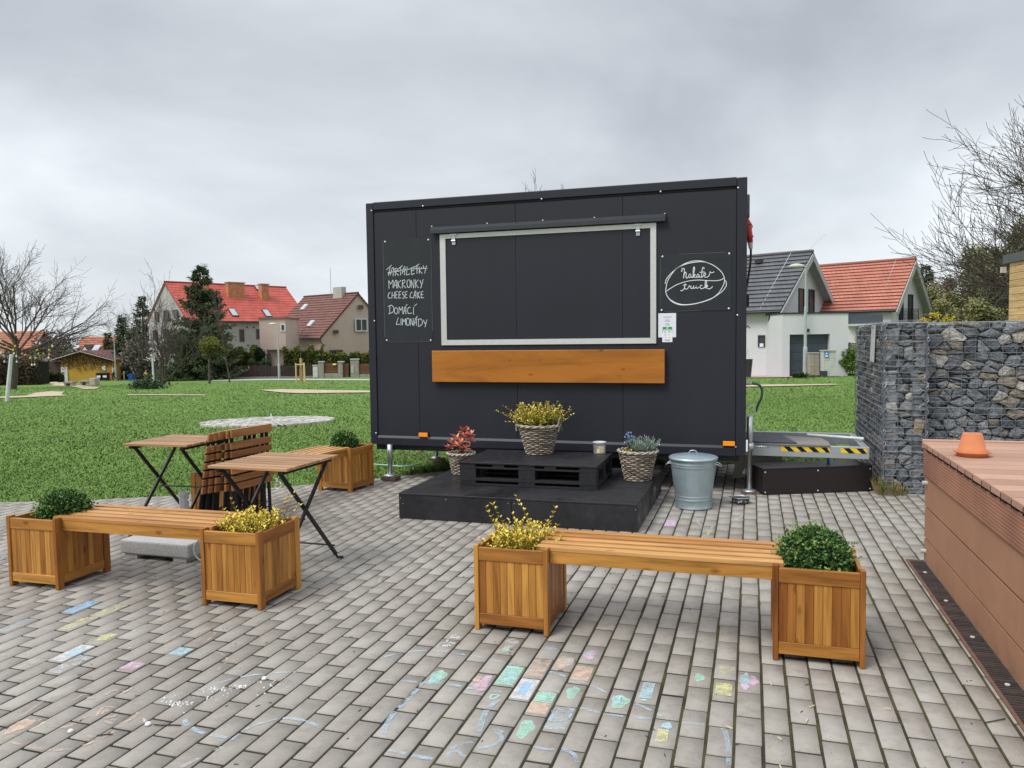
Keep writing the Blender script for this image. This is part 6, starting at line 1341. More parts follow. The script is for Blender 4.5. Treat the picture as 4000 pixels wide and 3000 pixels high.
def far_roof(px0, px1, ypr, ye, D, label, dorm=False):
    A = at(px0, ye, D); w_ = (px1-px0)/F*D; g0 = np.array(A[:2]); zr, ze = at((px0+px1)/2, ypr, D+4)[2], at((px0+px1)/2, ye, D)[2]; zb = -4.; P = lambda a, f, z: np.array((*(g0+R2*a+F2*f), z))
    t = thing('far_house', label, 'house', (A[0], A[1], zb)); b = MB(); boxat(b, P(w_/2, 4, (zb+ze)/2), R2, F2, (w_/2-.2, 3.8, (ze-zb)/2)); b.build('wall', mat('far_wall', (.33, .27, .24), .9) if 'far_wall' not in MATS else MATS['far_wall'], t)
    b = MB(); roof_slab(b, P(0, 4, zr), P(w_, 4, zr), P(0, -.3, ze-.1), P(w_, -.3, ze-.1), 10, .05); roof_slab(b, P(0, 4, zr), P(w_, 4, zr), P(0, 8.3, ze-.1), P(w_, 8.3, ze-.1), 10, .05); Ro = b.build('roof', tiles('far_tiles', (.33, .11, .055), (.40, .14, .07), .35) if 'far_tiles' not in MATS else MATS['far_tiles'], t)
    if dorm:
        c = at(332, 1372, D-.2); b = MB(); h = 1.0
        q = [(-1.05, -.5), (1.05, -.5), (0, .95)]; v = [c+np.array((*(R2*a), z)) for a, z in q]; v2 = [p+np.array((*(F2*3), 0)) for p in v]; b.add(v+v2, [(0, 1, 2), (1, 4, 5, 2), (0, 2, 5, 3)]); Dm = b.build('dormer', DFR, Ro)
        b = MB(); b.face([p*1.0+np.array((*(-F2*.03), 0))+np.array((0, 0, .06)) for p in [c+np.array((*(R2*a), z)) for a, z in ((-.8, -.5), (.8, -.5), (0, .6))]]); b.build('dormer_window', WFR, Dm)
        b = MB(); b.face([p+np.array((*(-F2*.05), 0)) for p in [c+np.array((*(R2*a), z)) for a, z in ((-.5, -.3), (.5, -.3), (.3, .15), (-.3, .15))]]); b.build('pane', GLASS, Dm)
        for px, py in ((377, 1362), (295, 1363)):
            c = at(px, py, D+1.0); b = MB(); f = np.array((*(F2*4), zr-ze)); f /= np.linalg.norm(f); n = np.cross(np.array((*R2, 0)), f); n = n if n[2] > 0 else -n; b.obox(c+n*.1, (np.array((*R2, 0)), f, n), (.45, .75, .06)); b.build('skylight', MATS['sky_glass'], Ro)
far_roof(266, 428, 1315, 1392, 112., 'distant house with an orange roof and small dormer behind the yellow garage', True)
far_roof(-160, 118, 1295, 1388, 118., 'distant orange roofed house behind the big bare tree')
def kiosk():
    D = 13.2; A = at(3946, 1300, D); zt = at(3946, 1028, D)[2]; t = thing('timber_kiosk', 'pale timber clad kiosk with a flat dark roof above the gabion wall', 'kiosk', (A[0], A[1], -.2)); g0 = np.array(A[:2]); e, f = dirv(.985, -.17), dirv(.30, .954); f = dirv(.17, .985); b = MB(); z = -.2; P = lambda a, c, zz: (*(g0+e*a+f*c), zz)
    while z < zt-.02:
        z1 = min(z+.118, zt); boxat(b, P(2.5, -3.6+rnd.uniform(0, .003), (z+z1-.006)/2), e, f, (2.5, .02, (z1-.006-z)/2)); boxat(b, P(-.02, -1.8, (z+z1-.006)/2), e, f, (.02, 1.78, (z1-.006-z)/2)); z = z1
    b.build('cladding', PLANK, t, bevel=.002, segs=1)
    b = MB(); boxat(b, P(2.5, -1.8, (zt-.2)/2), e, f, (2.44, 1.74, (zt+.2)/2-.01)); b.build('core', GROOVE, t)
    b = MB(); boxat(b, P(2.55, -1.75, zt+.075), e, f, (2.62, 1.92, .075)); b.build('flat_roof', mat('roof_felt', (.10, .10, .10), .7), t)
    b = MB(); boxat(b, P(-.12, .02, zt-.11), e, f, (.035, .035, .05)); b.build('lamp', ALU, t)
kiosk()

# ------------------------------------------------------------------ fences, pillars, posts
def fence_run():
    D = 80.; DB = mat('dark_fence', (.040, .024, .022), .8, var=.3, nscale=3); t = thing('dark_fence', 'dark brown board fence along the street before the pink house', 'fence', tuple(ground(1020, 1470)))
    xs = [822, 868, 910, 958, 1000, 1052, 1100, 1150, 1190, 1225]; ps = MB()
    for a, b_ in zip(xs, xs[1:]):
        b = MB(); A, B = at(a, 1472, D), at(b_, 1472, D); zt = at((a+b_)/2, 1427+rnd.uniform(-2, 3), D)[2]; zb = terr(A[0], A[1]); n = max(3, int(np.linalg.norm(B-A)/.14))
        for k in range(n): p = A+(B-A)*(k+.5)/n; boxat(b, (p[0], p[1], (zt+zb+.2)/2+rnd.uniform(-.02, .02)), R2, F2, (.062, .015, (zt-zb-.2)/2))
        b.build('board_panel', DB, t); ps = MB(); boxat(ps, (A[0], A[1], (zt+zb)/2), R2, F2, (.06, .06, (zt-zb)/2+.04)); ps.build('post', DB, t); b = MB(); A, B = at(822, 1472, D), at(1225, 1472, D); c = (A+B)/2; boxat(b, (c[0], c[1], terr(c[0], c[1])+.1), R2, F2, (np.linalg.norm(B-A)/2, .1, .14)); b.build('base_wall', KERB, t)
    for a, col, nm in ((829, (.5, .18, .18), 'red_notice'), (843, (.16, .22, .50), 'blue_notice')):
        b = MB(); p = at(a, 1440, D-.15); boxat(b, p, R2, F2, (.17, .01, .17)); b.build(nm, mat(nm, col, .6), t)
    b = MB(); p = at(972, 1435, D-.15); boxat(b, p, R2, F2, (.06, .01, .1)); b.build('orange_notice', mat('orange_notice', (.5, .15, .08), .6), t)
    s = thing('stone_fence', 'stone block fence with brown picket panels beside the truck edge', 'fence', tuple(ground(1340, 1475))); D = 78.; SB = mat('block_wall', (.27, .245, .22), .9, var=.3, nscale=3); PK = mat('brown_picket', (.18, .075, .04), .7, var=.15); b = MB()
    def bxp(b, x0, x1, y0, y1, f=.12): p = at((x0+x1)/2, (y0+y1)/2, D); boxat(b, p, R2, F2, ((x1-x0)/2/F*D, f, (y1-y0)/2/F*D))
    bxp(b, 1258, 1325, 1458, 1478); bxp(b, 1385, 1445, 1461, 1478)
    for x0, x1, y0 in ((1246, 1266, 1415), (1322, 1340, 1415), (1371, 1402, 1404)): bxp(b, x0, x1, y0, 1478, .2)
    b.build('block_wall', SB, s); b = MB()
    for x0, x1, y0 in ((1244, 1268, 1411), (1320, 1345, 1411), (1369, 1404, 1401)): bxp(b, x0, x1, y0, y0+4, .26)
    b.build('pillar_caps', KERB, s)
    for x0, x1, y0, y1, nm in ((1262, 1321, 1418, 1457, 'picket_panel'), (1341, 1361, 1419, 1476, 'gate'), (1400, 1446, 1420, 1460, 'picket_panel')):
        b = MB(); x = x0
        while x < x1-1: bxp(b, x, x+2.2, y0+rnd.uniform(0, 1), y1, .02); x += 3.6
        bxp(b, x0, x1, y0+6, y0+9, .03); bxp(b, x0, x1, y1-8, y1-5, .03); b.build(nm, PK, s)
    b = MB(); bxp(b, 1372, 1384, 1430, 1457, .24); b.build('meter_box', mat('meter_grey', (.38, .38, .37), .6), s); b = MB(); bxp(b, 1301, 1314, 1420, 1426, .16); b.build('yellow_sign', YLABEL, s)
    p = thing('meter_pillar', 'white brick meter pillar at the end of the dark fence', 'pillar', tuple(ground(1232, 1473))); b = MB(); D = 78.5; bxp(b, 1224, 1243, 1428, 1474, .2); b.build('brickwork', MATS['white_brick'], p); b = MB(); bxp(b, 1222, 1245, 1425, 1428, .26); b.build('cap', KERB, p)
fence_run()
def right_fence():
    D = 42.5; BL = mat('beige_block', (.34, .29, .24), .9, var=.1, nscale=3)
    def bxp(b, x0, x1, y0, y1, D=D, f=.2): p = at((x0+x1)/2, (y0+y1)/2, D); boxat(b, p, R2, F2, ((x1-x0)/2/F*D, f, (y1-y0)/2/F*D))
    p = thing('block_pillar', 'beige block gate pillar beside the right street lamp', 'pillar', tuple(ground(3176, 1466))); b = MB()
    for k in range(5):
        for i in range(2): bxp(b, 3158.5+19*i, 3176.5+19*i, 1380+17.2*k, 1396.6+17.2*k)
    b.build('blocks', BL, p); b = MB(); bxp(b, 3156, 3198, 1377, 1380, f=.24); b.build('cap', KERB, p)
    q = thing('brick_pillar', 'white brick pillar with a small blue sign near the right lamp', 'pillar', tuple(ground(3235, 1455))); b = MB(); WB = MATS['white_brick']
    for k in range(13):
        y0 = 1372+5.9*k; o = 4 if k % 2 else 0; xs = [3210, 3216+o, 3228+o, 3240+o, 3252+o, 3260]
        for a, c in zip(xs, xs[1:]):
            if c-a > 1: bxp(b, a+.4, min(c, 3260)-.4, y0, y0+5.1, 42)
    b.build('bricks', WB, q); b = MB(); bxp(b, 3211, 3259, 1373, 1448, 42.02, .18); b.build('mortar_core', mat('mortar', (.30, .29, .27), 1.), q); b = MB(); bxp(b, 3208, 3262, 1367, 1371, 42, .25); b.build('cap', KERB, q)
    b = MB(); bxp(b, 3221, 3238, 1374, 1396, 41.78, .008); S = b.build('blue_sign', mat('sign_blue', (.03, .22, .48), .5), q); b = MB(); bxp(b, 3224, 3235, 1388, 1394, 41.765, .004); bxp(b, 3226, 3232, 1378, 1384, 41.765, .004); b.build('white_symbol', PAPER, S)
    c = thing('concrete_fence', 'grey precast concrete panel fence behind the white brick pillar', 'fence', tuple(ground(3250, 1452))); CF = mat('precast', (.26, .24, .22), .9, var=.15, nscale=4)
    for k, (y0, y1) in enumerate(((1339, 1366), (1367, 1400), (1401, 1450))):
        for x0, x1 in ((3204, 3256), (3257.5, 3318), (3319.5, 3390)):
            b = MB(); rows = 4
            for j in range(rows):
                n = 6
                for i in range(n): w_ = (x1-x0)/n; bxp(b, x0+w_*i+.3, x0+w_*(i+1)-.3, y0+(y1-y0)*j/rows+.3, y0+(y1-y0)*(j+1)/rows-.3, 44, .05)
            b.build('concrete_panel', CF, c)
    b = MB()
    for x in (3191, 3256.8, 3318.8): bxp(b, x-5 if x < 3200 else x-1, x+9 if x < 3200 else x+1, 1337, 1455, 43.95, .08)
    b.build('concrete_post', CF, c)
    d = px_patch('soil_bank', [(3192, 1462), (3200, 1450), (3260, 1446), (3380, 1446), (3380, 1462), (3270, 1466)], mat('brown_soil', (.16, .11, .07), 1., var=.3, nscale=6, bump=1., bscale=12), dz=.06)
right_fence()
def lamp_post(px, py, top, D, label, headx, tall=True):
    c = at(px, py, D); zb = terr(c[0], c[1]); zt = at(px, top, D)[2]; t = thing('street_lamp', label, 'street lamp', (c[0], c[1], zb), 0, 'street lamps along the street'); M_ = MATS.get('lamp_paint') or mat('lamp_paint', (.36, .41, .40), .6, var=.1, nscale=2)
    h = zt-zb; b = MB(); b.lathe((c[0], c[1], zb), [(.13, 0), (.12, h*.26), (.085, h*.275), (.08, h*.62), (.055, h*.64), (.05, h*.97)], 12); b.build('pole', M_, t, smooth=False)
    if headx:
        s_ = np.array((*(R2*headx), 0.)); p = np.array((c[0], c[1], zt-.1)); b = MB(); b.tube(smoothline([p-np.array((0, 0, .1)), p+s_*.04+np.array((0, 0, .06)), p+s_*.25+np.array((0, 0, .1))], 3), .045, 8); b.build('arm', M_, t)
        b = MB(); q = p+s_*.52+np.array((0, 0, .10)); n = 14; V = []
        for i in range(7):
            f = i/6; r = .19*math.sin(PI*min(.97, max(.06, f*.95+.03)))**.6; 
            for k in range(n): a = 2*PI*k/n; V.append(q+s_*(f-.5)*.85+np.array((*(F2*r*math.cos(a)), r*.85*math.sin(a)*(1 if math.sin(a) > 0 else .55))))
        b.add(V, [(i*n+k, i*n+(k+1) % n, (i+1)*n+(k+1) % n, (i+1)*n+k) for i in range(6) for k in range(n)]+[tuple(range(n))[::-1], tuple(range(6*n, 7*n))]); b.build('lamp_head', mat('lamp_shell', (.55, .53, .46), .5) if 'lamp_shell' not in MATS else MATS['lamp_shell'], t, smooth=True)
    return t
lamp_post(3145, 1466, 1040, 43.0, 'grey street lamp in front of the grey house garage', -1)
lamp_post(1091, 1474, 1266, 79., 'street lamp standing before the dark fence and pink house', -1)
lamp_post(453, 1488, 1296, 91., 'plain grey pole beside the yellow garage', 0)
def post_tree(px, py, pxt, pyt, D, w_, label, blossom=False):
    c = ground(px, py); D = depth(c[0], c[1]); q = at(pxt, pyt, D); t = thing('white_post', label, 'post', tuple(c)); b = MB(); b.tube([c, c+(q-c)*.5, q], [w_, w_*.95, w_*.85], 10); b.build('painted_trunk', mat('white_limewash', (.58, .60, .60), .8, var=.12, nscale=6) if 'white_limewash' not in MATS else MATS['white_limewash'], t)
    if blossom:
        P = q+nr.normal(0, .22, (60, 3)); leafcloud('blossom', P, .13, nr.random(60), mat('white_blossom', (.6, .58, .52), .9), t)
post_tree(27, 1567, 44, 1385, 30, .075, 'leaning white painted post in front of the big bare tree')
post_tree(601, 1507, 595, 1395, 52, .07, 'slim white painted post beside the spreading bare tree', True)

# ------------------------------------------------------------------ trees and hedges
BARK = mat('bark', (.085, .068, .055), .95, var=.3, nscale=9, bump=.6, bscale=25)
TWIGM = mat('bare_twigs', (.095, .078, .068), .95, var=.15, nscale=2)
TWIGR = mat('brown_twigs', (.11, .075, .055), .95, var=.15, nscale=2)
def limb(mb, tw, p, d, L, r, lvl, R, o):
    n = 6 if lvl < 2 else 4; P = [p]; d = d/np.linalg.norm(d)
    for k in range(n):
        d = d+np.array([R.gauss(0, o['wig']), R.gauss(0, o['wig']), R.gauss(0, o['wig']*.7)+o['up'][min(lvl, len(o['up'])-1)]]); d /= np.linalg.norm(d); p = p+d*L/n; P.append(p)
    r1 = r*o.get('tap', .5); rs = [max(o['rmin'], r+(r1-r)*k/n) for k in range(n+1)]
    (mb if lvl < 2 else tw).tube(P, rs, 7 if lvl == 0 else 5 if lvl < 3 else 3, cap=False)
    if lvl >= o['max']: return
    c = o['kids'][min(lvl, len(o['kids'])-1)]
    for i in range(c):
        f = o['f0'][min(lvl, len(o['f0'])-1)]; f = f+(1-f)*(i+R.random())/c if i < c-1 else 1.; k = min(n-1, int(f*n)); q = P[k]+(P[k+1]-P[k])*(f*n-k) if f < 1 else P[-1]
        a = P[min(k+1, n)]-P[k]; a /= np.linalg.norm(a); an = o['ang'][min(lvl, len(o['ang'])-1)]*R.uniform(.6, 1.25); 
        if f >= 1: an *= .45
        s_ = np.cross(a, np.array([R.gauss(0, 1), R.gauss(0, 1), R.gauss(0, 1)])); s_ /= np.linalg.norm(s_)+1e-9
        limb(mb, tw, q, a*math.cos(an)+s_*math.sin(an), L*o['len'][min(lvl, len(o['len'])-1)]*R.uniform(.75, 1.2)*(1-.25*(1-f)), max(o['rmin'], rs[k]*o.get('rr', [.62])[min(lvl, len(o.get('rr', [.62]))-1)]), lvl+1, R, o)
def bare_tree(name, label, base, H, r, seed, o, trunkdirs=None, cat='tree', twm=None, group=None):
    t = thing(name, label, cat, base, 0, group); mb, tw = MB(), MB(); R = random.Random(seed); b = np.array(base, float)-np.array((0, 0, .05))
    for d, L, rr in (trunkdirs or [((0, 0, 1), H*.33, r)]): limb(mb, tw, b, np.array(d, float), L, rr, 0, R, o)
    mb.build('trunk', BARK, t, smooth=True); tw.build('crown', twm or TWIGM, t); return t
# spreading walnut like tree at the left
c = ground(50, 1520)
bare_tree('bare_tree', 'big bare spreading tree hung with painted eggs', tuple(c), 9.6, .26, 21, dict(wig=.085, up=[0, .045, .05, .04, .03], kids=[13, 8, 7, 5, 3], f0=[.62, .25, .2, .2], ang=[1.0, .62, .65, .75], len=[1.55, .50, .52, .52], rmin=.0085, max=4, tap=.6, rr=[.42, .5, .55]), [((.02, 0, 1), 3.6, .25)])
c = ground(635, 1499)
bare_tree('bare_tree', 'bare tree forking low with wide twiggy branches before the grey house gable', tuple(c), 8.5, .22, 33, dict(wig=.11, up=[.05, .08, .05, .04], kids=[6, 6, 5, 3], f0=[.35, .2, .2], ang=[.5, .65, .75], len=[.70, .52, .52], rmin=.0075, max=4, tap=.45, rr=[.5, .5]),
          [((*(R2*-.25), 1), 4.0, .11), ((*(R2*.75), .75), 3.6, .11), ((*(R2*.05), 1), 4.6, .12), ((*(R2*-.7+F2*.3), .8), 3.2, .09), ((*(R2*.45-F2*.3), .9), 3.4, .09)])
c = ground(897, 1493)
bare_tree('young_tree', 'tall thin bare young tree before the hedge and dark fence', tuple(c), 6.5, .07, 5, dict(wig=.05, up=[.05, .22, .1], kids=[20, 4, 3], f0=[.30, .25, .2], ang=[.55, .5, .6], len=[.20, .5, .5], rmin=.008, max=3, tap=.25), [((.0, 0, 1), 6.3, .075)])
def right_tree():
    c = at(4345, 1300, 17.); c[2] = -.3; t = thing('bare_tree', 'bare budding tree reaching its boughs over the timber kiosk', 'tree', tuple(c)); mb, tw = MB(), MB(); Rn = random.Random(8)
    c = np.array(c); mb.tube([c, c+np.array((.05, 0, 2.)), c+np.array((0, .1, 4.)), c+np.array((.1, 0, 6.5)), c+np.array((0, 0, 8.5))], [.26, .22, .18, .11, .03], 9)
    o = dict(wig=.085, up=[0, .035, .06, .07, .07], kids=[0, 11, 6, 4], f0=[.3, .22, .2, .2], ang=[.6, .62, .62, .7], len=[.5, .42, .50, .52], rmin=.0048, max=4, tap=.38, rr=[.6, .5, .55])
    for h, px, py, D, r in [(2.0, 3570, 1010, 16.6, .055), (2.3, 3640, 900, 17.6, .06), (2.5, 3700, 830, 16, .055), (2.9, 3740, 720, 17.4, .06), (3.3, 3790, 600, 16.4, .06), (3.7, 3870, 500, 17.5, .06), (4.2, 3960, 420, 16.6, .06), (1.7, 3680, 1060, 17.8, .04), (5., 4150, 200, 17, .06), (1.9, 3620, 960, 18.6, .04), (2.2, 3760, 930, 15.6, .04), (2.7, 3820, 760, 18, .045), (3.1, 3890, 690, 15.6, .045), (3.6, 3930, 560, 17.6, .045), (4.1, 4010, 500, 18.4, .045), (2.4, 3960, 900, 16, .04), (3.4, 4050, 700, 15.4, .045), (2.0, 3860, 1010, 18.8, .035), (4.5, 4600, 400, 17, .08), (3., 4800, 800, 18, .08), (3.5, 4300, 600, 14, .07), (3.2, 4350, 500, 20.5, .07), (2.6, 3900, 840, 18.6, .05), (3.9, 4000, 640, 18.2, .05)]:
        p = c+np.array((.03, 0, h)); q = at(px, py, D); d = q-p; L = np.linalg.norm(d); d /= L; d[2] -= .16; limb(mb, tw, p, d, L*.70, r*.7, 1, Rn, o)
    mb.build('trunk', BARK, t, smooth=True); tw.build('crown', TWIGM, t)
right_tree()
c = ground(680, 1490); c = at(735, 1480, 82); c[2] = terr(c[0], c[1])
bare_tree('bare_bush', 'dense twiggy bare bush beside the foot of the spruce', tuple(c), 4, .1, 17, dict(wig=.14, up=[.04, .05, .04], kids=[7, 6, 5], f0=[.25, .2, .2], ang=[.6, .7, .8], len=[.62, .6, .55], rmin=.008, max=3, tap=.45), [((*(R2*a+F2*b), 1.), 2.6, .05) for a, b in ((-.5, .1), (.5, 0), (0, .4), (.2, -.4), (-.2, -.1), (.8, .3), (-.8, 0))], 'bush')
SPRUCE = mat('spruce_needles', None, .9, cols=[(.016, .030, .015), (.038, .062, .029), (.066, .092, .040), (.115, .11, .048)], var=.25, nscale=1.2, spec=.2)
def spruce(px, pyb, pyt, D, half, label, n=9000, seed=1, base=None, mt=None, size=.42):
    c = at(px, pyb, D); zb = terr(c[0], c[1]); top = at(px, pyt, D)[2]; H = top-zb; Rm = half/F*D; r = np.random.default_rng(seed); t = thing('spruce_tree', label, 'tree', (c[0], c[1], zb))
    nb = 300; P = []; Dr = []; T = []
    for b in range(nb):
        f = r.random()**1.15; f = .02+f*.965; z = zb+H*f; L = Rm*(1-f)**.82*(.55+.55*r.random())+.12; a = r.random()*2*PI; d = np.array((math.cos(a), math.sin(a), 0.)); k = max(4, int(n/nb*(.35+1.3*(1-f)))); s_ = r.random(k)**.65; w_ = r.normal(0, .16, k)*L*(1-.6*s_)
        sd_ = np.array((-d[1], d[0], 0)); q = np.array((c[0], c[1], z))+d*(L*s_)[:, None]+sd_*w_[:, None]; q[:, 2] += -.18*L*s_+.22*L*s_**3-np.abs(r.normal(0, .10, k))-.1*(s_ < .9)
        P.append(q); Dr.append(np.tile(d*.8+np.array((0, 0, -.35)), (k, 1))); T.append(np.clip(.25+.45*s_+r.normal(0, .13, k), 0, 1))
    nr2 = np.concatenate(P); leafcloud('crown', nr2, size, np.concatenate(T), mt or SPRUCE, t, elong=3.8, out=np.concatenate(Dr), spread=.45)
    b = MB(); b.lathe((c[0], c[1], zb), [(.24, 0), (.16, H*.5), (.03, H*.98)], 8, cap=False); b.build('trunk', BARK, t); return t
spruce(798, 1475, 1026, 80, 185, 'tall dark spruce in front of the red roofed house', 34000, 2, size=.36)
spruce(568, 1478, 1150, 106, 85, 'dark spruce left of the grey gable behind the bare tree', 8000, 3)
spruce(488, 1480, 1222, 96, 60, 'narrow pointed spruce between the yellow garage and grey house', 5000, 4)
spruce(430, 1480, 1292, 99, 36, 'smallest spruce peeping over the right slope of the yellow garage', 3500, 5)
spruce(521, 1480, 1275, 95, 48, 'bushy low spruce behind the blue barrels', 4500, 6)
LEAFY = lambda nm, cols: mat(nm, None, .85, cols=cols, var=.25, nscale=1.5, spec=.2)
def clumps(name, label, cat, base, blobs, n, size, mt, seed=0, tint0=.45, trunk=None, part='crown', core=None, dens=1.):
    """crown made of leaf clumps; blobs are (centre, radii)"""
    r = np.random.default_rng(seed); t = thing(name, label, cat, base); vol = np.array([b[1][0]*b[1][1]*b[1][2] for b in blobs])**.67; P = []; T = []
    for (c, rad), v in zip(blobs, vol/vol.sum()):
        k = int(n*v); d = r.normal(size=(k, 3)); d /= np.linalg.norm(d, axis=1)[:, None]; q = r.random(k)**.42; lump = 1+.22*np.sin(d[:, 0]*5+seed)*np.sin(d[:, 1]*4+1)*np.sin(d[:, 2]*5+2)+.12*np.sin(d[:, 0]*11)*np.sin(d[:, 2]*10)
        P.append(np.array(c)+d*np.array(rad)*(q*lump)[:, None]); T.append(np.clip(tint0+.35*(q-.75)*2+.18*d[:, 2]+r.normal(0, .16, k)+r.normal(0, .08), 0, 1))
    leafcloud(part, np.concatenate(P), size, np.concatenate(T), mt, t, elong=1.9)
    if trunk:
        b = MB(); b.tube(trunk[0], trunk[1], 7); b.build('trunk', BARK, t)
    if core:
        b = MB()
        for c, rad in blobs: bb = MB(); bb.sphere((0, 0, 0), .72, 10, 7); b.add([(c[0]+p[0]*rad[0], c[1]+p[1]*rad[1], c[2]+p[2]*rad[2]) for p in bb.v], bb.f)
        b.build('inner_branches', core, t)
    return t
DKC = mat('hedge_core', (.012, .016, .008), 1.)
WILLOW = LEAFY('spring_leaves', [(.05, .045, .018), (.12, .125, .028), (.21, .22, .045)])
def globe_tree():
    c = ground(819, 1499); D = depth(c[0], c[1]); q = at(821, 1350, D); r = 44/F*D; R = random.Random(4); bl = [(tuple(q), (r, r, r*.92))]+[((q[0]+R.gauss(0, r*.5), q[1]+R.gauss(0, r*.5), q[2]+R.gauss(0, r*.35)), (r*.4, r*.4, r*.38)) for _ in range(9)]
    clumps('globe_tree', 'small round yellowish green globe tree on a bare stem', 'tree', tuple(c), bl, 4200, .11, WILLOW, 3, .42, ([c, (c[0]+.03, c[1], (c[2]+q[2])/2), (q[0], q[1], q[2]-r*.4)], [.10, .085, .07]))
globe_tree()
THUJA = LEAFY('thuja', [(.030, .045, .012), (.075, .10, .020), (.145, .165, .032), (.21, .21, .05)])
CONG = LEAFY('dark_hedge', [(.014, .03, .012), (.03, .06, .022), (.06, .10, .035)])
def hedge(name, label, x0, x1, y0, y1, D, mt, seed, n=5000, size=.22, deep=.9, tip=.3, cat='hedge'):
    A, B = at(x0, y1, D), at(x1, y1, D); zb = terr(*((A+B)/2)[:2]); zt = at((x0+x1)/2, y0, D)[2]; r = np.random.default_rng(seed); t = thing(name, label, cat, tuple(((A[0]+B[0])/2, (A[1]+B[1])/2, zb)))
    L = np.linalg.norm((B-A)[:2]); e = (B-A)[:2]/L; u = r.random(n); f = r.random(n); sel = r.random(n); hh = (zt-zb)*(.86+.10*np.sin(u*L*4.3+seed)+.06*np.sin(u*L*9.1)); v = r.random(n)
    z = np.where(sel < .28, hh*(1-.05*r.random(n)), hh*v); d = np.where(sel < .28, f*deep, np.where(sel < .9, np.abs(r.normal(0, .12, n)), f*deep))
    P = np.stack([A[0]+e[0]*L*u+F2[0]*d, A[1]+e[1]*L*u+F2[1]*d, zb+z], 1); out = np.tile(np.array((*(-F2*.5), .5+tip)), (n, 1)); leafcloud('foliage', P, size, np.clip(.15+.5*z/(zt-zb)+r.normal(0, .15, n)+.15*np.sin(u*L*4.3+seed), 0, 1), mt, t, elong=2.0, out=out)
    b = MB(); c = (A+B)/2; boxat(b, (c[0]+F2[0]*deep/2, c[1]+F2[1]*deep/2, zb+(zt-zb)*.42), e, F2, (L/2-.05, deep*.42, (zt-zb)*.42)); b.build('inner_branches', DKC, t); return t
hedge('thuja_hedge', 'tall green thuja hedge right of the arched door of the pink house', 1106, 1262, 1353, 1428, 82.5, THUJA, 2)
hedge('thuja_hedge', 'thuja hedge above the stone fence beside the truck edge', 1236, 1450, 1374, 1425, 81, THUJA, 3)
hedge('thuja_hedge', 'thuja hedge behind the tall thin bare young tree', 905, 990, 1360, 1432, 82, THUJA, 4)
hedge('thuja_hedge', 'darker thuja hedge between the globe tree stem and the bare young tree', 833, 906, 1366, 1432, 81.7, CONG, 5, 3500)
hedge('dark_shrub', 'tall dark green shrub in front of the flat roofed wing', 980, 1026, 1352, 1430, 83, CONG, 6, 2500, .25, 1.2)
hedge('low_hedge', 'low trimmed bluish green hedge above the dark fence', 972, 1054, 1403, 1430, 80.6, LEAFY('trimmed_hedge', [(.03, .055, .025), (.07, .115, .05), (.11, .16, .075)]), 7, 3000, .14, .8, .5)
hedge('garden_bush', 'small bush behind the brown picket panel at the truck edge', 1412, 1448, 1384, 1424, 80, THUJA, 8, 1500, .2, .9)
BROWNH = LEAFY('brown_scrub', [(.045, .034, .025), (.095, .070, .048), (.15, .11, .075), (.17, .15, .08)])
hedge('bare_hedge', 'brown bare hedge behind the tree hung with eggs', -120, 150, 1400, 1490, 72, BROWNH, 9, 6000, .26, 2., .4)
hedge('low_shrub', 'low green shrub at the foot of the plum coloured lean-to', 148, 232, 1460, 1488, 86, CONG, 10, 2200, .2, 1.2)
for x, y, rx, rz, D, sd, lb in [(205, 1345, 95, 60, 102, 12, 'dark brown bare shrubbery behind the left part of the yellow garage'), (70, 1405, 110, 45, 84, 13, 'brown bare shrubs between the big tree and the far orange roofs'), (545, 1395, 75, 75, 89, 14, 'grey brown twiggy shrub behind the spreading bare tree'), (700, 1345, 60, 62, 86, 15, 'grey brown twiggy shrub left of the dark spruce')]:
    c = at(x, y, D); clumps('bare_shrub', lb, 'shrub', (c[0], c[1], terr(c[0], c[1])), [((c[0], c[1], c[2]), (rx/F*D, 2., rz/F*D)), ((c[0]+R2[0]*.4*rx/F*D, c[1]+R2[1]*.4*rx/F*D, c[2]-.8), (rx*.7/F*D, 1.8, rz*.8/F*D))], 1500, .38, mat('grey_scrub', None, .95, cols=[(.07, .06, .052), (.13, .11, .098), (.20, .175, .15)], var=.2, nscale=1.) if 'grey_scrub' not in MATS else MATS['grey_scrub'], sd, .4)
# right: trees behind the white house
OLIVE = LEAFY('olive_spring', [(.075, .07, .036), (.16, .158, .066), (.235, .238, .10), (.33, .32, .15)])
LARCH = LEAFY('brown_wood', [(.09, .07, .055), (.17, .13, .095), (.24, .195, .135)])
spruce(3612, 1420, 1022, 66, 62, 'dark conifer peeping out behind the white house gable', 5000, 21)
def rtree(x, yt, yb, half, D, mt, seed, label, n=5200, size=.36, tint=.42):
    n = int(n*2.6); size *= .55
    c = at(x, yb, D); zt, zb = at(x, yt, D)[2], terr(c[0], c[1]); R = random.Random(seed); r = half/F*D; H = zt-zb; bl = []
    for _ in range(24): f = R.random(); bl.append(((c[0]+R.gauss(0, r*.42), c[1]+R.gauss(0, r*.4), zb+H*(.18+.70*f)), (r*R.uniform(.22, .42)*(1.15-.55*f), r*.4, H*R.uniform(.09, .16))))
    clumps('leafing_tree', label, 'tree', (c[0], c[1], zb), bl, n, size, mt, seed, tint, ([(c[0], c[1], zb), (c[0]+.2, c[1], zb+H*.5), (c[0], c[1], zb+H*.92)], [.22, .15, .04]))
rtree(3690, 1085, 1420, 110, 60, LARCH, 31, 'brown leafless tree mass just right of the white house gable', 5200, .42)
rtree(3640, 1150, 1420, 70, 57, LARCH, 38, 'low brown scrub behind the right gable of the white house', 3000, .4)
rtree(3800, 960, 1420, 150, 54, OLIVE, 32, 'olive green leafing tree in the middle of the right tree row', 8000, .34)
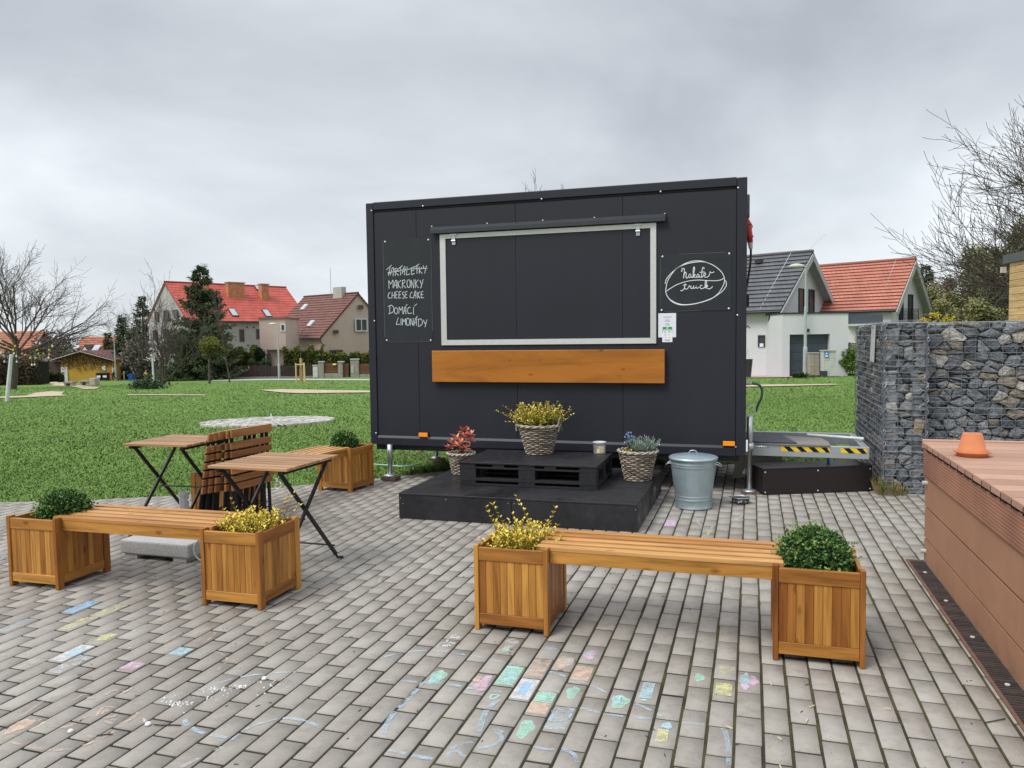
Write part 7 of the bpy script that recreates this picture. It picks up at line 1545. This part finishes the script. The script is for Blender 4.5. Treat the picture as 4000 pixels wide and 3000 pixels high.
rtree(3930, 860, 1420, 150, 50, OLIVE, 33, 'tallest olive green leafing tree behind the timber kiosk', 7500, .34, .38)
rtree(3765, 1150, 1420, 130, 48, OLIVE, 34, 'low yellow green bushy tree above the gabion wall', 5500, .32, .5)
rtree(3900, 1180, 1420, 100, 46, OLIVE, 35, 'low brownish green bushy tree beside the timber kiosk', 5500, .32, .3)
rtree(4080, 930, 1420, 110, 47, OLIVE, 36, 'olive leafing tree farthest behind the timber kiosk', 4000, .36)
FORS = LEAFY('forsythia', [(.16, .13, .02), (.42, .33, .03), (.60, .48, .06)])
for x, y, hw, sd, lb in [(3622, 1252, 32, 41, 'yellow flowering shrub beside the white house gable'), (3700, 1256, 26, 42, 'yellow flowering shrub further right above the gabion wall')]:
    c = at(x, y, 45.); R = random.Random(sd); clumps('flowering_shrub', lb, 'shrub', (c[0], c[1], -1.), [((c[0]+R.gauss(0, .35), c[1], c[2]+R.gauss(-.1, .2)), (.30, .3, .16)) for _ in range(6)], 800, .13, FORS, sd, .5)
c = at(3322, 1440, 43.4); zb = terr(c[0], c[1])
clumps('garden_shrub', 'bright green overhanging shrub on the concrete panel fence', 'shrub', (c[0], c[1], zb), [((c[0]+a, c[1]+b, zb+h), (r, r*.9, r*.8)) for a, b, h, r in ((0, 0, 1.1, .55), (.25, 0, 1.25, .5), (-.25, -.1, .8, .42), (.45, 0, .7, .5), (.1, -.2, .55, .5), (.5, 0, 1.0, .45))], 4200, .12, LEAFY('fresh_shrub', [(.03, .07, .012), (.085, .16, .025), (.17, .25, .05)]), 44, .5)
c = ground(3115, 1478); L_ = MB(); R = random.Random(2)
for _ in range(26): a = R.random()*6.28; L_.leaf(c+np.array((R.gauss(0, .25), R.gauss(0, .1), 0)), (math.cos(a), math.sin(a), R.uniform(.4, 1.)), (0, 0, 1), .5, .2, R.random())
t = thing('dock_plant', 'broad leaved weed growing in the lawn before the street lamp', 'plant', tuple(c)); L_.build('leaves', CONG, t)
c = ground(575, 1519); d = nr.normal(size=(900, 3)); t = thing('small_conifer', 'small dark creeping conifer in the lawn by the slim white post', 'shrub', tuple(c))
P = np.array(c)+np.stack([nr.normal(0, .52, 900), nr.normal(0, .4, 900), np.abs(nr.normal(0, .22, 900))+.08], 1); leafcloud('foliage', P, .22, nr.random(900)*.7, SPRUCE, t, elong=3)
c = at(2090, 1450, 40.); c[2] = terr(c[0], c[1])
bare_tree('bare_tree', 'bare tree hidden behind the food truck, its top twigs just above the roof', tuple(c), 10, .2, 51, dict(wig=.08, up=[.02, .10, .08, .06], kids=[12, 6, 5, 3], f0=[.45, .25, .2], ang=[.6, .55, .65], len=[.48, .52, .5], rmin=.007, max=4, tap=.3, rr=[.45, .5]), [((.0, 0, 1), 6.5, .15)])
def far_wood():
    P = []; T = []
    for px in np.linspace(1530, 2880, 30):
        h = rnd.uniform(4., 8.); D = rnd.uniform(84, 90); c = at(px, 1450, D); k = 420; d = nr.normal(size=(k, 3)); d /= np.linalg.norm(d, axis=1)[:, None]; z0 = terr(c[0], c[1])
        P.append(np.array((c[0], c[1], z0+h*.5))+d*np.array((2.0, 2.0, h*.5))*(nr.random(k)**.4)[:, None]); T.append(np.clip(.4+.2*d[:, 2]+nr.normal(0, .15, k), 0, 1))
    o = leafcloud('far_wood', np.concatenate(P), .6, np.concatenate(T), OLIVE); tag(o, 'far row of leafing trees closing the meadow behind the food truck', 'wood', kind='stuff')
far_wood()
def staked_tree():
    c = ground(1169, 1493); D = depth(c[0], c[1]); t = thing('staked_sapling', 'thin young tree held by three pale stakes with cross rails', 'tree', tuple(c)); SW = mat('pale_stake', (.58, .44, .22), .8, var=.1); zt = at(1160, 1418, D)[2]; k = D/F; g = np.array(c)
    S = [(g+np.array((*(R2*a*k+F2*f), 0)), zt) for a, f in ((-7, -.3), (26, -.25), (11, .65))]
    for p, z in S:
        b = MB(); b.tube([p, (p[0]+(g[0]-p[0])*.05, p[1], z)], .055, 8); b.build('stake', SW, t)
    for (p, z), (q, z2) in zip(S, S[1:]+S[:1]):
        b = MB(); b.tube([(p[0], p[1], z-.12), (q[0], q[1], z-.12)], .045, 6); b.build('cross_rail', SW, t)
    h = g+np.array((*(R2*9*k), 0)); b = MB(); b.tube([h, h+np.array((0, 0, 1.0))], .13, 8); b.tube([h+np.array((0, 0, 1.0)), h+np.array((0, 0, zt-g[2]+.35))], .10, 8); b.build('reed_wrap', mat('reed_wrap', (.42, .30, .14), .9, var=.3, nscale=12), t)
    mb, tw = MB(), MB(); limb(mb, tw, h+np.array((0, 0, zt-g[2]+.3)), np.array((0, 0, 1.)), 2.0, .03, 1, random.Random(6), dict(wig=.08, up=[.05], kids=[0, 9, 3], f0=[.2], ang=[.7], len=[.45], rmin=.008, max=3, tap=.4)); tw.v += []; i = len(tw.v); mb.f += [tuple(q+len(mb.v) for q in f) for f in tw.f]; mb.v += tw.v; mb.t += tw.t; mb.uv += tw.uv; mb.build('crown', TWIGM, t)
staked_tree()
# ------------------------------------------------------------------ painted eggs in the tree
EGG = {'yellow': (.62, .52, .03), 'white': (.70, .72, .70), 'green': (.20, .48, .06), 'orange': (.62, .28, .04)}
EM = {k: mat('egg_'+k, v, .4) for k, v in EGG.items()}
tc_ = ground(50, 1520); TD = depth(tc_[0], tc_[1]); _proto = {}
for k, L in (('yellow', [(140, 1072), (122, 1108), (280, 1182), (455, 1108), (330, 1182)]), ('orange', [(205, 1143), (345, 1108), (402, 1142), (455, 1150)]), ('green', [(35, 1165), (355, 1143), (62, 1080)]),
             ('white', [(8, 1020), (150, 968), (335, 1040), (368, 1047), (485, 1070), (152, 1165), (118, 1165), (450, 1180), (155, 1217), (320, 1243), (295, 1245), (40, 1215), (10, 1135), (130, 1140)])):
    for i, (x, y) in enumerate(L):
        p = at(x*.4219, 900+y*.4219, TD-rnd.uniform(.3, 2.6))
        if k not in _proto:
            b = MB(); b.lathe((0, 0, 0), [(1e-4, -.075), (.03, -.07), (.052, -.045), (.060, -.01), (.052, .03), (.034, .062), (.012, .082), (1e-4, .085)], 12, cap=False); b.tube([(0, 0, .083), (0, 0, .55)], .004, 3); o = b.build('painted_egg', EM[k], None, smooth=True)
            _proto[k] = o; tag(o, k+' painted egg hanging in the big bare tree', 'painted egg', k+' eggs hanging in the bare tree')
        else: o = _proto[k].copy(); COL.objects.link(o)
        o.location = tuple(p)
# ------------------------------------------------------------------ park furniture, bins, barrels
CONC = mat('pale_concrete', (.42, .38, .32), .9, var=.15, nscale=4)
def park_seat(x0, x1, y0, y1, label, grp):
    c = ground((x0+x1)/2, y1); D = depth(c[0], c[1]); k = D/F; w_ = (x1-x0)*k; h = (y1-y0)*k; t = thing('concrete_table', label, 'park table', tuple(c), 0, grp); b = MB(); boxat(b, (c[0], c[1], c[2]+h), R2, F2, (w_/2, .4, .06)); b.build('top_slab', mat('grey_slab', (.30, .27, .23), .9) if 'grey_slab' not in MATS else MATS['grey_slab'], t)
    for s_ in (-1, 1):
        b = MB(); p = np.array(c[:2])+R2*s_*w_*.32; boxat(b, (*p, c[2]+h/2-.03), R2, F2, (w_*.11, .3, h/2-.03)); b.build('leg', CONC, t)
park_seat(257, 293, 1493, 1508, 'low concrete park table left of the pair on the lawn', 'concrete park tables'); park_seat(317, 357, 1488, 1504, 'low concrete park table nearer the concrete block on the lawn', 'concrete park tables')
def blk(x0, x1, y0, y1, name, label, cat, mt, dp=.4, part='block'):
    c = ground((x0+x1)/2, y1); D = depth(c[0], c[1]); k = D/F; t = thing(name, label, cat, tuple(c)); b = MB(); boxat(b, (c[0], c[1], c[2]+(y1-y0)*k/2), R2, F2, ((x1-x0)*k/2, dp, (y1-y0)*k/2)); b.build(part, mt, t, bevel=.03); return t, c, k
blk(358, 381, 1477, 1504, 'concrete_block', 'upright pale concrete block beside the park tables', 'concrete block', CONC)
BINP = mat('bin_plastic', (.018, .020, .022), .5)
for x, lb in ((391, 'black wheeled bin against the yellow garage, left of the pair'), (415, 'black wheeled bin against the yellow garage, right of the pair')):
    c = at(x, 1484, 91.2); zb = terr(c[0], c[1]); k = 91.2/F; t = thing('wheeled_bin', lb, 'bin', (c[0], c[1], zb), 0, 'black wheeled bins'); w_, h = 10.5*k, 29*k; b = MB()
    v = [(*(c[:2]+R2*a*s_+F2*f), zb+z) for z, s_ in ((.08, .85), (h, 1.)) for a, f in ((-w_, -.28*s_), (w_, -.28*s_), (w_, .28), (-w_, .28))]; b.add(v, [(0, 1, 2, 3), (7, 6, 5, 4), (0, 4, 5, 1), (1, 5, 6, 2), (2, 6, 7, 3), (3, 7, 4, 0)]); b.build('bin_body', BINP, t)
    b = MB(); boxat(b, (c[0], c[1], zb+h+.05), R2, F2, (w_+.03, .33, .045)); b.build('lid', BINP, t, bevel=.02)
    b = MB(); boxat(b, (*(c[:2]-F2*.30), zb+h*.62), R2, F2, (w_*.7, .01, .12)); b.build('white_sticker', PAPER, t)
BLUE = mat('blue_plastic_bin', (.015, .10, .38), .45, var=.1, nscale=2)
c = at(480, 1472, 96.); zb = terr(c[0], c[1]); t = thing('blue_pool', 'dark blue garden pool with a pale rim behind the grey pole', 'pool', (c[0], c[1], zb)); b = MB(); b.lathe((c[0], c[1], zb), [(1.05, 0), (1.08, .72)], 24); b.build('pool_wall', mat('navy_liner', (.012, .035, .17), .5), t); b = MB(); b.tube([(c[0]+1.08*math.cos(a), c[1]+1.08*math.sin(a), zb+.74) for a in np.linspace(0, 2*PI, 25)[:-1]], .05, 6, closed=True); b.build('pale_rim', mat('pool_rim', (.35, .42, .5), .5), t)
c = at(516, 1470, 93.); zb = terr(c[0], c[1]); t = thing('blue_barrel', 'bright blue barrel standing right of the pool', 'barrel', (c[0], c[1], zb)); b = MB(); b.lathe((c[0], c[1], zb), [(.36, 0), (.40, .1), (.41, .40), (.40, .7), (.385, .74)], 20); b.build('barrel_body', BLUE, t, smooth=False); b = MB(); b.lathe((c[0], c[1], zb+.741), [(.41, 0), (.41, .03), (1e-4, .035)], 20, cap=False); b.build('barrel_rim', BLUE, t)
c = at(485, 1475, 92.); t = thing('short_post', 'short grey post before the blue pool', 'post', tuple((c[0], c[1], terr(c[0], c[1])))); b = MB(); zb = terr(c[0], c[1]); b.tube([(c[0], c[1], zb), (c[0], c[1], zb+1.0)], .05, 8); b.tube([(c[0], c[1], zb+.9), (c[0], c[1], zb+1.08)], .08, 8); b.build('post_body', MATS['lamp_paint'], t)
c = ground(674, 1478); D = depth(c[0], c[1]); t = thing('street_sign', 'violet blue rectangular sign on a post before the grey gable', 'sign', tuple(c)); b = MB(); q = at(674, 1402, D); b.tube([c, (c[0], c[1], q[2]+.3)], .03, 6); b.build('sign_post', STEEL, t); b = MB(); boxat(b, q-np.array((*F2*.05, 0)), R2, F2, (.30, .015, .26)); Sg = b.build('sign_plate', mat('sign_violet', (.06, .06, .30), .5), t); b = MB(); boxat(b, q-np.array((*F2*.07, 0))+np.array((0, 0, .10)), R2, F2, (.16, .004, .05)); b.build('red_band', RED_PR, Sg)
c = at(782, 1473, 90.); t = thing('cabinet_box', 'small pale utility box at the foot of the grey house wall', 'utility box', (c[0], c[1], terr(c[0], c[1]))); b = MB(); zb = terr(c[0], c[1]); boxat(b, (c[0], c[1], zb+.6), R2, F2, (.18, .15, .32)); b.build('cabinet', WFR, t); b = MB(); boxat(b, (c[0], c[1], zb+.14), R2, F2, (.1, .1, .139)); b.build('cabinet_stand', KERB, t)
# ------------------------------------------------------------------ people far off on the street
def skin(name, verts, edges, rad, m_, parent, sub=1):
    me = bpy.data.meshes.new(name); me.from_pydata([tuple(map(float, v)) for v in verts], edges, []); me.materials.append(m_); o = bpy.data.objects.new(name, me); COL.objects.link(o); o.parent = parent
    s_ = o.modifiers.new('Skin', 'SKIN'); s_.use_smooth_shade = True; sv_ = me.skin_vertices
    if not sv_:
        bpy.context.view_layer.objects.active = o; bpy.context.view_layer.update()
    if not me.skin_vertices: me.attributes
    lay = me.skin_vertices[0] if me.skin_vertices else None
    if lay:
        for d, r in zip(lay.data, rad): d.radius = (r, r)
        lay.data[0].use_root = True
    u = o.modifiers.new('Sub', 'SUBSURF'); u.levels = u.render_levels = sub; return o
SKINM = mat('skin', (.42, .25, .18), .6)
def person(loc, H, rz, label, top, legs, hair, pose='walk', grp=None):
    t = thing('person', label, 'person', tuple(loc), rz, grp); k = H/1.7
    S = lambda L: [(x*k, y*k, z*k) for x, y, z in L]
    if pose == 'walk': lg = dict(kl=(.09, -.10, .47), al=(.09, -.05, .07), fl=(.09, -.20, .03), kr=(-.09, .06, .48), ar=(-.09, .25, .12), fr=(-.09, .16, .03)); arm = dict(el=(.24, .06, 1.10), hl=(.24, -.06, .86), er=(-.24, .04, 1.10), hr=(-.23, -.14, .88))
    else: lg = dict(kl=(.10, -.28, .62), al=(.10, -.16, .28), fl=(.10, -.28, .24), kr=(-.10, -.26, .74), ar=(-.10, -.12, .40), fr=(-.10, -.24, .36)); arm = dict(el=(.22, -.18, 1.12), hl=(.20, -.40, 1.00), er=(-.22, -.18, 1.12), hr=(-.20, -.40, 1.00))
    V = [(0, 0, .92), (0, .01, 1.12), (0, .01, 1.34), (0, 0, 1.45), (0, -.01, 1.54), (0, -.015, 1.64), (.17, .01, 1.38), arm['el'], arm['hl'], (-.17, .01, 1.38), arm['er'], arm['hr'], (.09, 0, .86), lg['kl'], lg['al'], lg['fl'], (-.09, 0, .86), lg['kr'], lg['ar'], lg['fr'], (0, -.105, 1.555)]
    hl, hr = np.array(arm['hl']), np.array(arm['hr']); E = [(0, 1), (1, 2), (2, 3), (3, 4), (4, 5), (2, 6), (6, 7), (7, 8), (2, 9), (9, 10), (10, 11), (0, 12), (12, 13), (13, 14), (14, 15), (0, 16), (16, 17), (17, 18), (18, 19), (4, 20)]; rad = [.13, .12, .14, .05, .085, .075, .06, .045, .035, .06, .045, .035, .085, .06, .045, .04, .085, .06, .045, .04, .015]
    for hi, h, s_ in ((8, hl, -1), (11, hr, 1)):
        for f in range(5): V.append(tuple(h+np.array((s_*(.012*f-.024), -.03 if f < 4 else -.055, -.085+.01*abs(f-2) if f < 4 else -.04)))); E.append((hi, len(V)-1)); rad.append(.010)
    skin('body', S(V), E, [r*k for r in rad], SKINM, t)
    skin('jacket', S([V[0], V[1], V[2], V[3], V[6], V[7], tuple(np.array(V[7])*.15+hl*.85), V[9], V[10], tuple(np.array(V[10])*.15+hr*.85)]), [(0, 1), (1, 2), (2, 3), (2, 4), (4, 5), (5, 6), (2, 7), (7, 8), (8, 9)], [r*k for r in (.155, .15, .165, .065, .075, .06, .05, .075, .06, .05)], top, t)
    skin('trousers', S([V[0], V[12], V[13], tuple(np.array(V[14])+np.array((0, 0, .03))), V[16], V[17], tuple(np.array(V[18])+np.array((0, 0, .03)))]), [(0, 1), (1, 2), (2, 3), (0, 4), (4, 5), (5, 6)], [r*k for r in (.14, .10, .075, .06, .10, .075, .06)], legs, t)
    b = MB(); bb = MB(); bb.sphere((0, 0, 0), .108, 12, 8); b.add([(p[0]*k, (p[1]*1.08+.015)*k, (1.635+p[2]*.95)*k) for p in bb.v if True], [f for f in bb.f if np.mean([bb.v[i][2] for i in f]) > -.045 and (np.mean([bb.v[i][1] for i in f]) > -.06 or np.mean([bb.v[i][2] for i in f]) > .045)]); b.build('helmet' if hair is WFR else 'hair', hair, t, world=False, smooth=True)
    return t
hairm = mat('dark_hair', (.02, .014, .01), .6)
c = at(444, 1486, 90.); c[2] = terr(c[0], c[1]); p_ = person(c, 1.72, math.radians(17-80), 'person in a pale grey jacket walking past the yellow garage', mat('pale_jacket', (.48, .45, .45), .8), mat('dark_jeans', (.03, .04, .055), .8), hairm)
b = MB(); b.sphere((.0, -.22, .82), .15, 10, 6, sz=1.1); b.build('red_cloth_bundle', mat('red_cloth', (.50, .03, .03), .7), p_, world=False)
c = at(571, 1485, 86.); c[2] = terr(c[0], c[1]); fz = math.radians(17)
person(c, 1.12, fz, 'child in a yellow top and white helmet riding a small bicycle', mat('yellow_top', (.55, .34, .03), .8), mat('child_trousers', (.05, .05, .07), .8), WFR, 'ride')
def bicycle(c, rz):
    t = thing('child_bicycle', 'small bicycle ridden by the child in the yellow top', 'bicycle', tuple(c), rz); TM = MATS['tyre']
    for y in (-.36, .30):
        b = MB(); b.tube([(0, y+.17*math.cos(a), .18+.17*math.sin(a)) for a in np.linspace(0, 2*PI, 21)[:-1]], .02, 6, closed=True); Wh = b.build('wheel', TM, t, world=False); b = MB()
        for a in np.linspace(0, PI, 5)[:-1]: b.tube([(0, y+.16*math.cos(a), .18+.16*math.sin(a)), (0, y-.16*math.cos(a), .18-.16*math.sin(a))], .004, 3)
        b.build('spokes', STEEL, Wh, world=False)
    b = MB(); 
    for p, q in (((0, -.36, .18), (0, -.28, .58)), ((0, -.30, .46), (0, .0, .22)), ((0, 0, .22), (0, .08, .50)), ((0, .30, .18), (0, .07, .44)), ((0, 0, .22), (0, .30, .18)), ((0, -.30, .48), (0, .07, .46))): b.tube([p, q], .016, 6)
    b.build('frame', GREEN_PR, t, world=False); b = MB(); b.tube([(-.22, -.24, .64), (0, -.28, .60), (.22, -.24, .64)], .014, 6); b.build('handlebar', BLACKM, t, world=False); b = MB(); b.sphere((0, .09, .53), .07, 8, 5, sz=.4); b.build('saddle', BLACKM, t, world=False)
bicycle(c, fz)
# ------------------------------------------------------------------ hose and fallen branch on the lawn
def lawn_bits():
    g = [ground(400+x*.4973, 1600+y*.4973) for x, y in ((1325, 78), (1330, 95), (1355, 115), (1385, 128), (1420, 136))]; t = thing('garden_hose', 'pale hose end standing on the pale round stone paving', 'hose', tuple(g[0])); P = [q+np.array((0, 0, h)) for q, h in zip(g, (.12, .08, .05, .04, .03))]; b = MB(); b.tube(smoothline(P, 4), .013, 6); b.build('hose_pipe', mat('pale_hose', (.42, .45, .50), .5), t)
    z = lambda x, y: gz(1420+x*.217, 1650+y*.217, .03); t = thing('garden_hose', 'thin mint green hose lying in the grass under the truck', 'hose', tuple(z(560, 780))); b = MB(); b.tube(smoothline([z(-160, 730), z(150, 750), z(330, 762), z(560, 780), z(700, 790), z(850, 780), z(960, 760), z(1040, 742)], 4), .008, 6); b.build('hose_pipe', mat('mint_hose', (.30, .52, .42), .5), t)
    t = thing('fallen_branch', 'dead forked branch lying in the grass under the truck', 'branch', tuple(z(1000, 620))); b = MB()
    w_ = lambda x, y, h: gz(1420+x*.217, 1650+y*.217, 0)+np.array((0, 0, h))
    for P, r in (([(710, 735, .02), (730, 660, .03), (770, 615, .03), (900, 640, .03), (1000, 615, .04), (1100, 560, .05), (1200, 505, .05), (1270, 490, .06), (1400, 455, .06), (1555, 425, .05)], .007), ([(1200, 510, .05), (1240, 560, .03), (1260, 600, .02)], .004), ([(1100, 565, .05), (1120, 610, .02), (1150, 650, .02)], .004), ([(1000, 620, .04), (920, 690, .02)], .004), ([(1540, 430, .05), (1500, 500, .02), (1480, 520, .02)], .004)):
        b.tube(smoothline([w_(*p) for p in P], 3), r, 5)
    b.build('branch_wood', STEM, t)
lawn_bits()
for k in list(MATS): pass
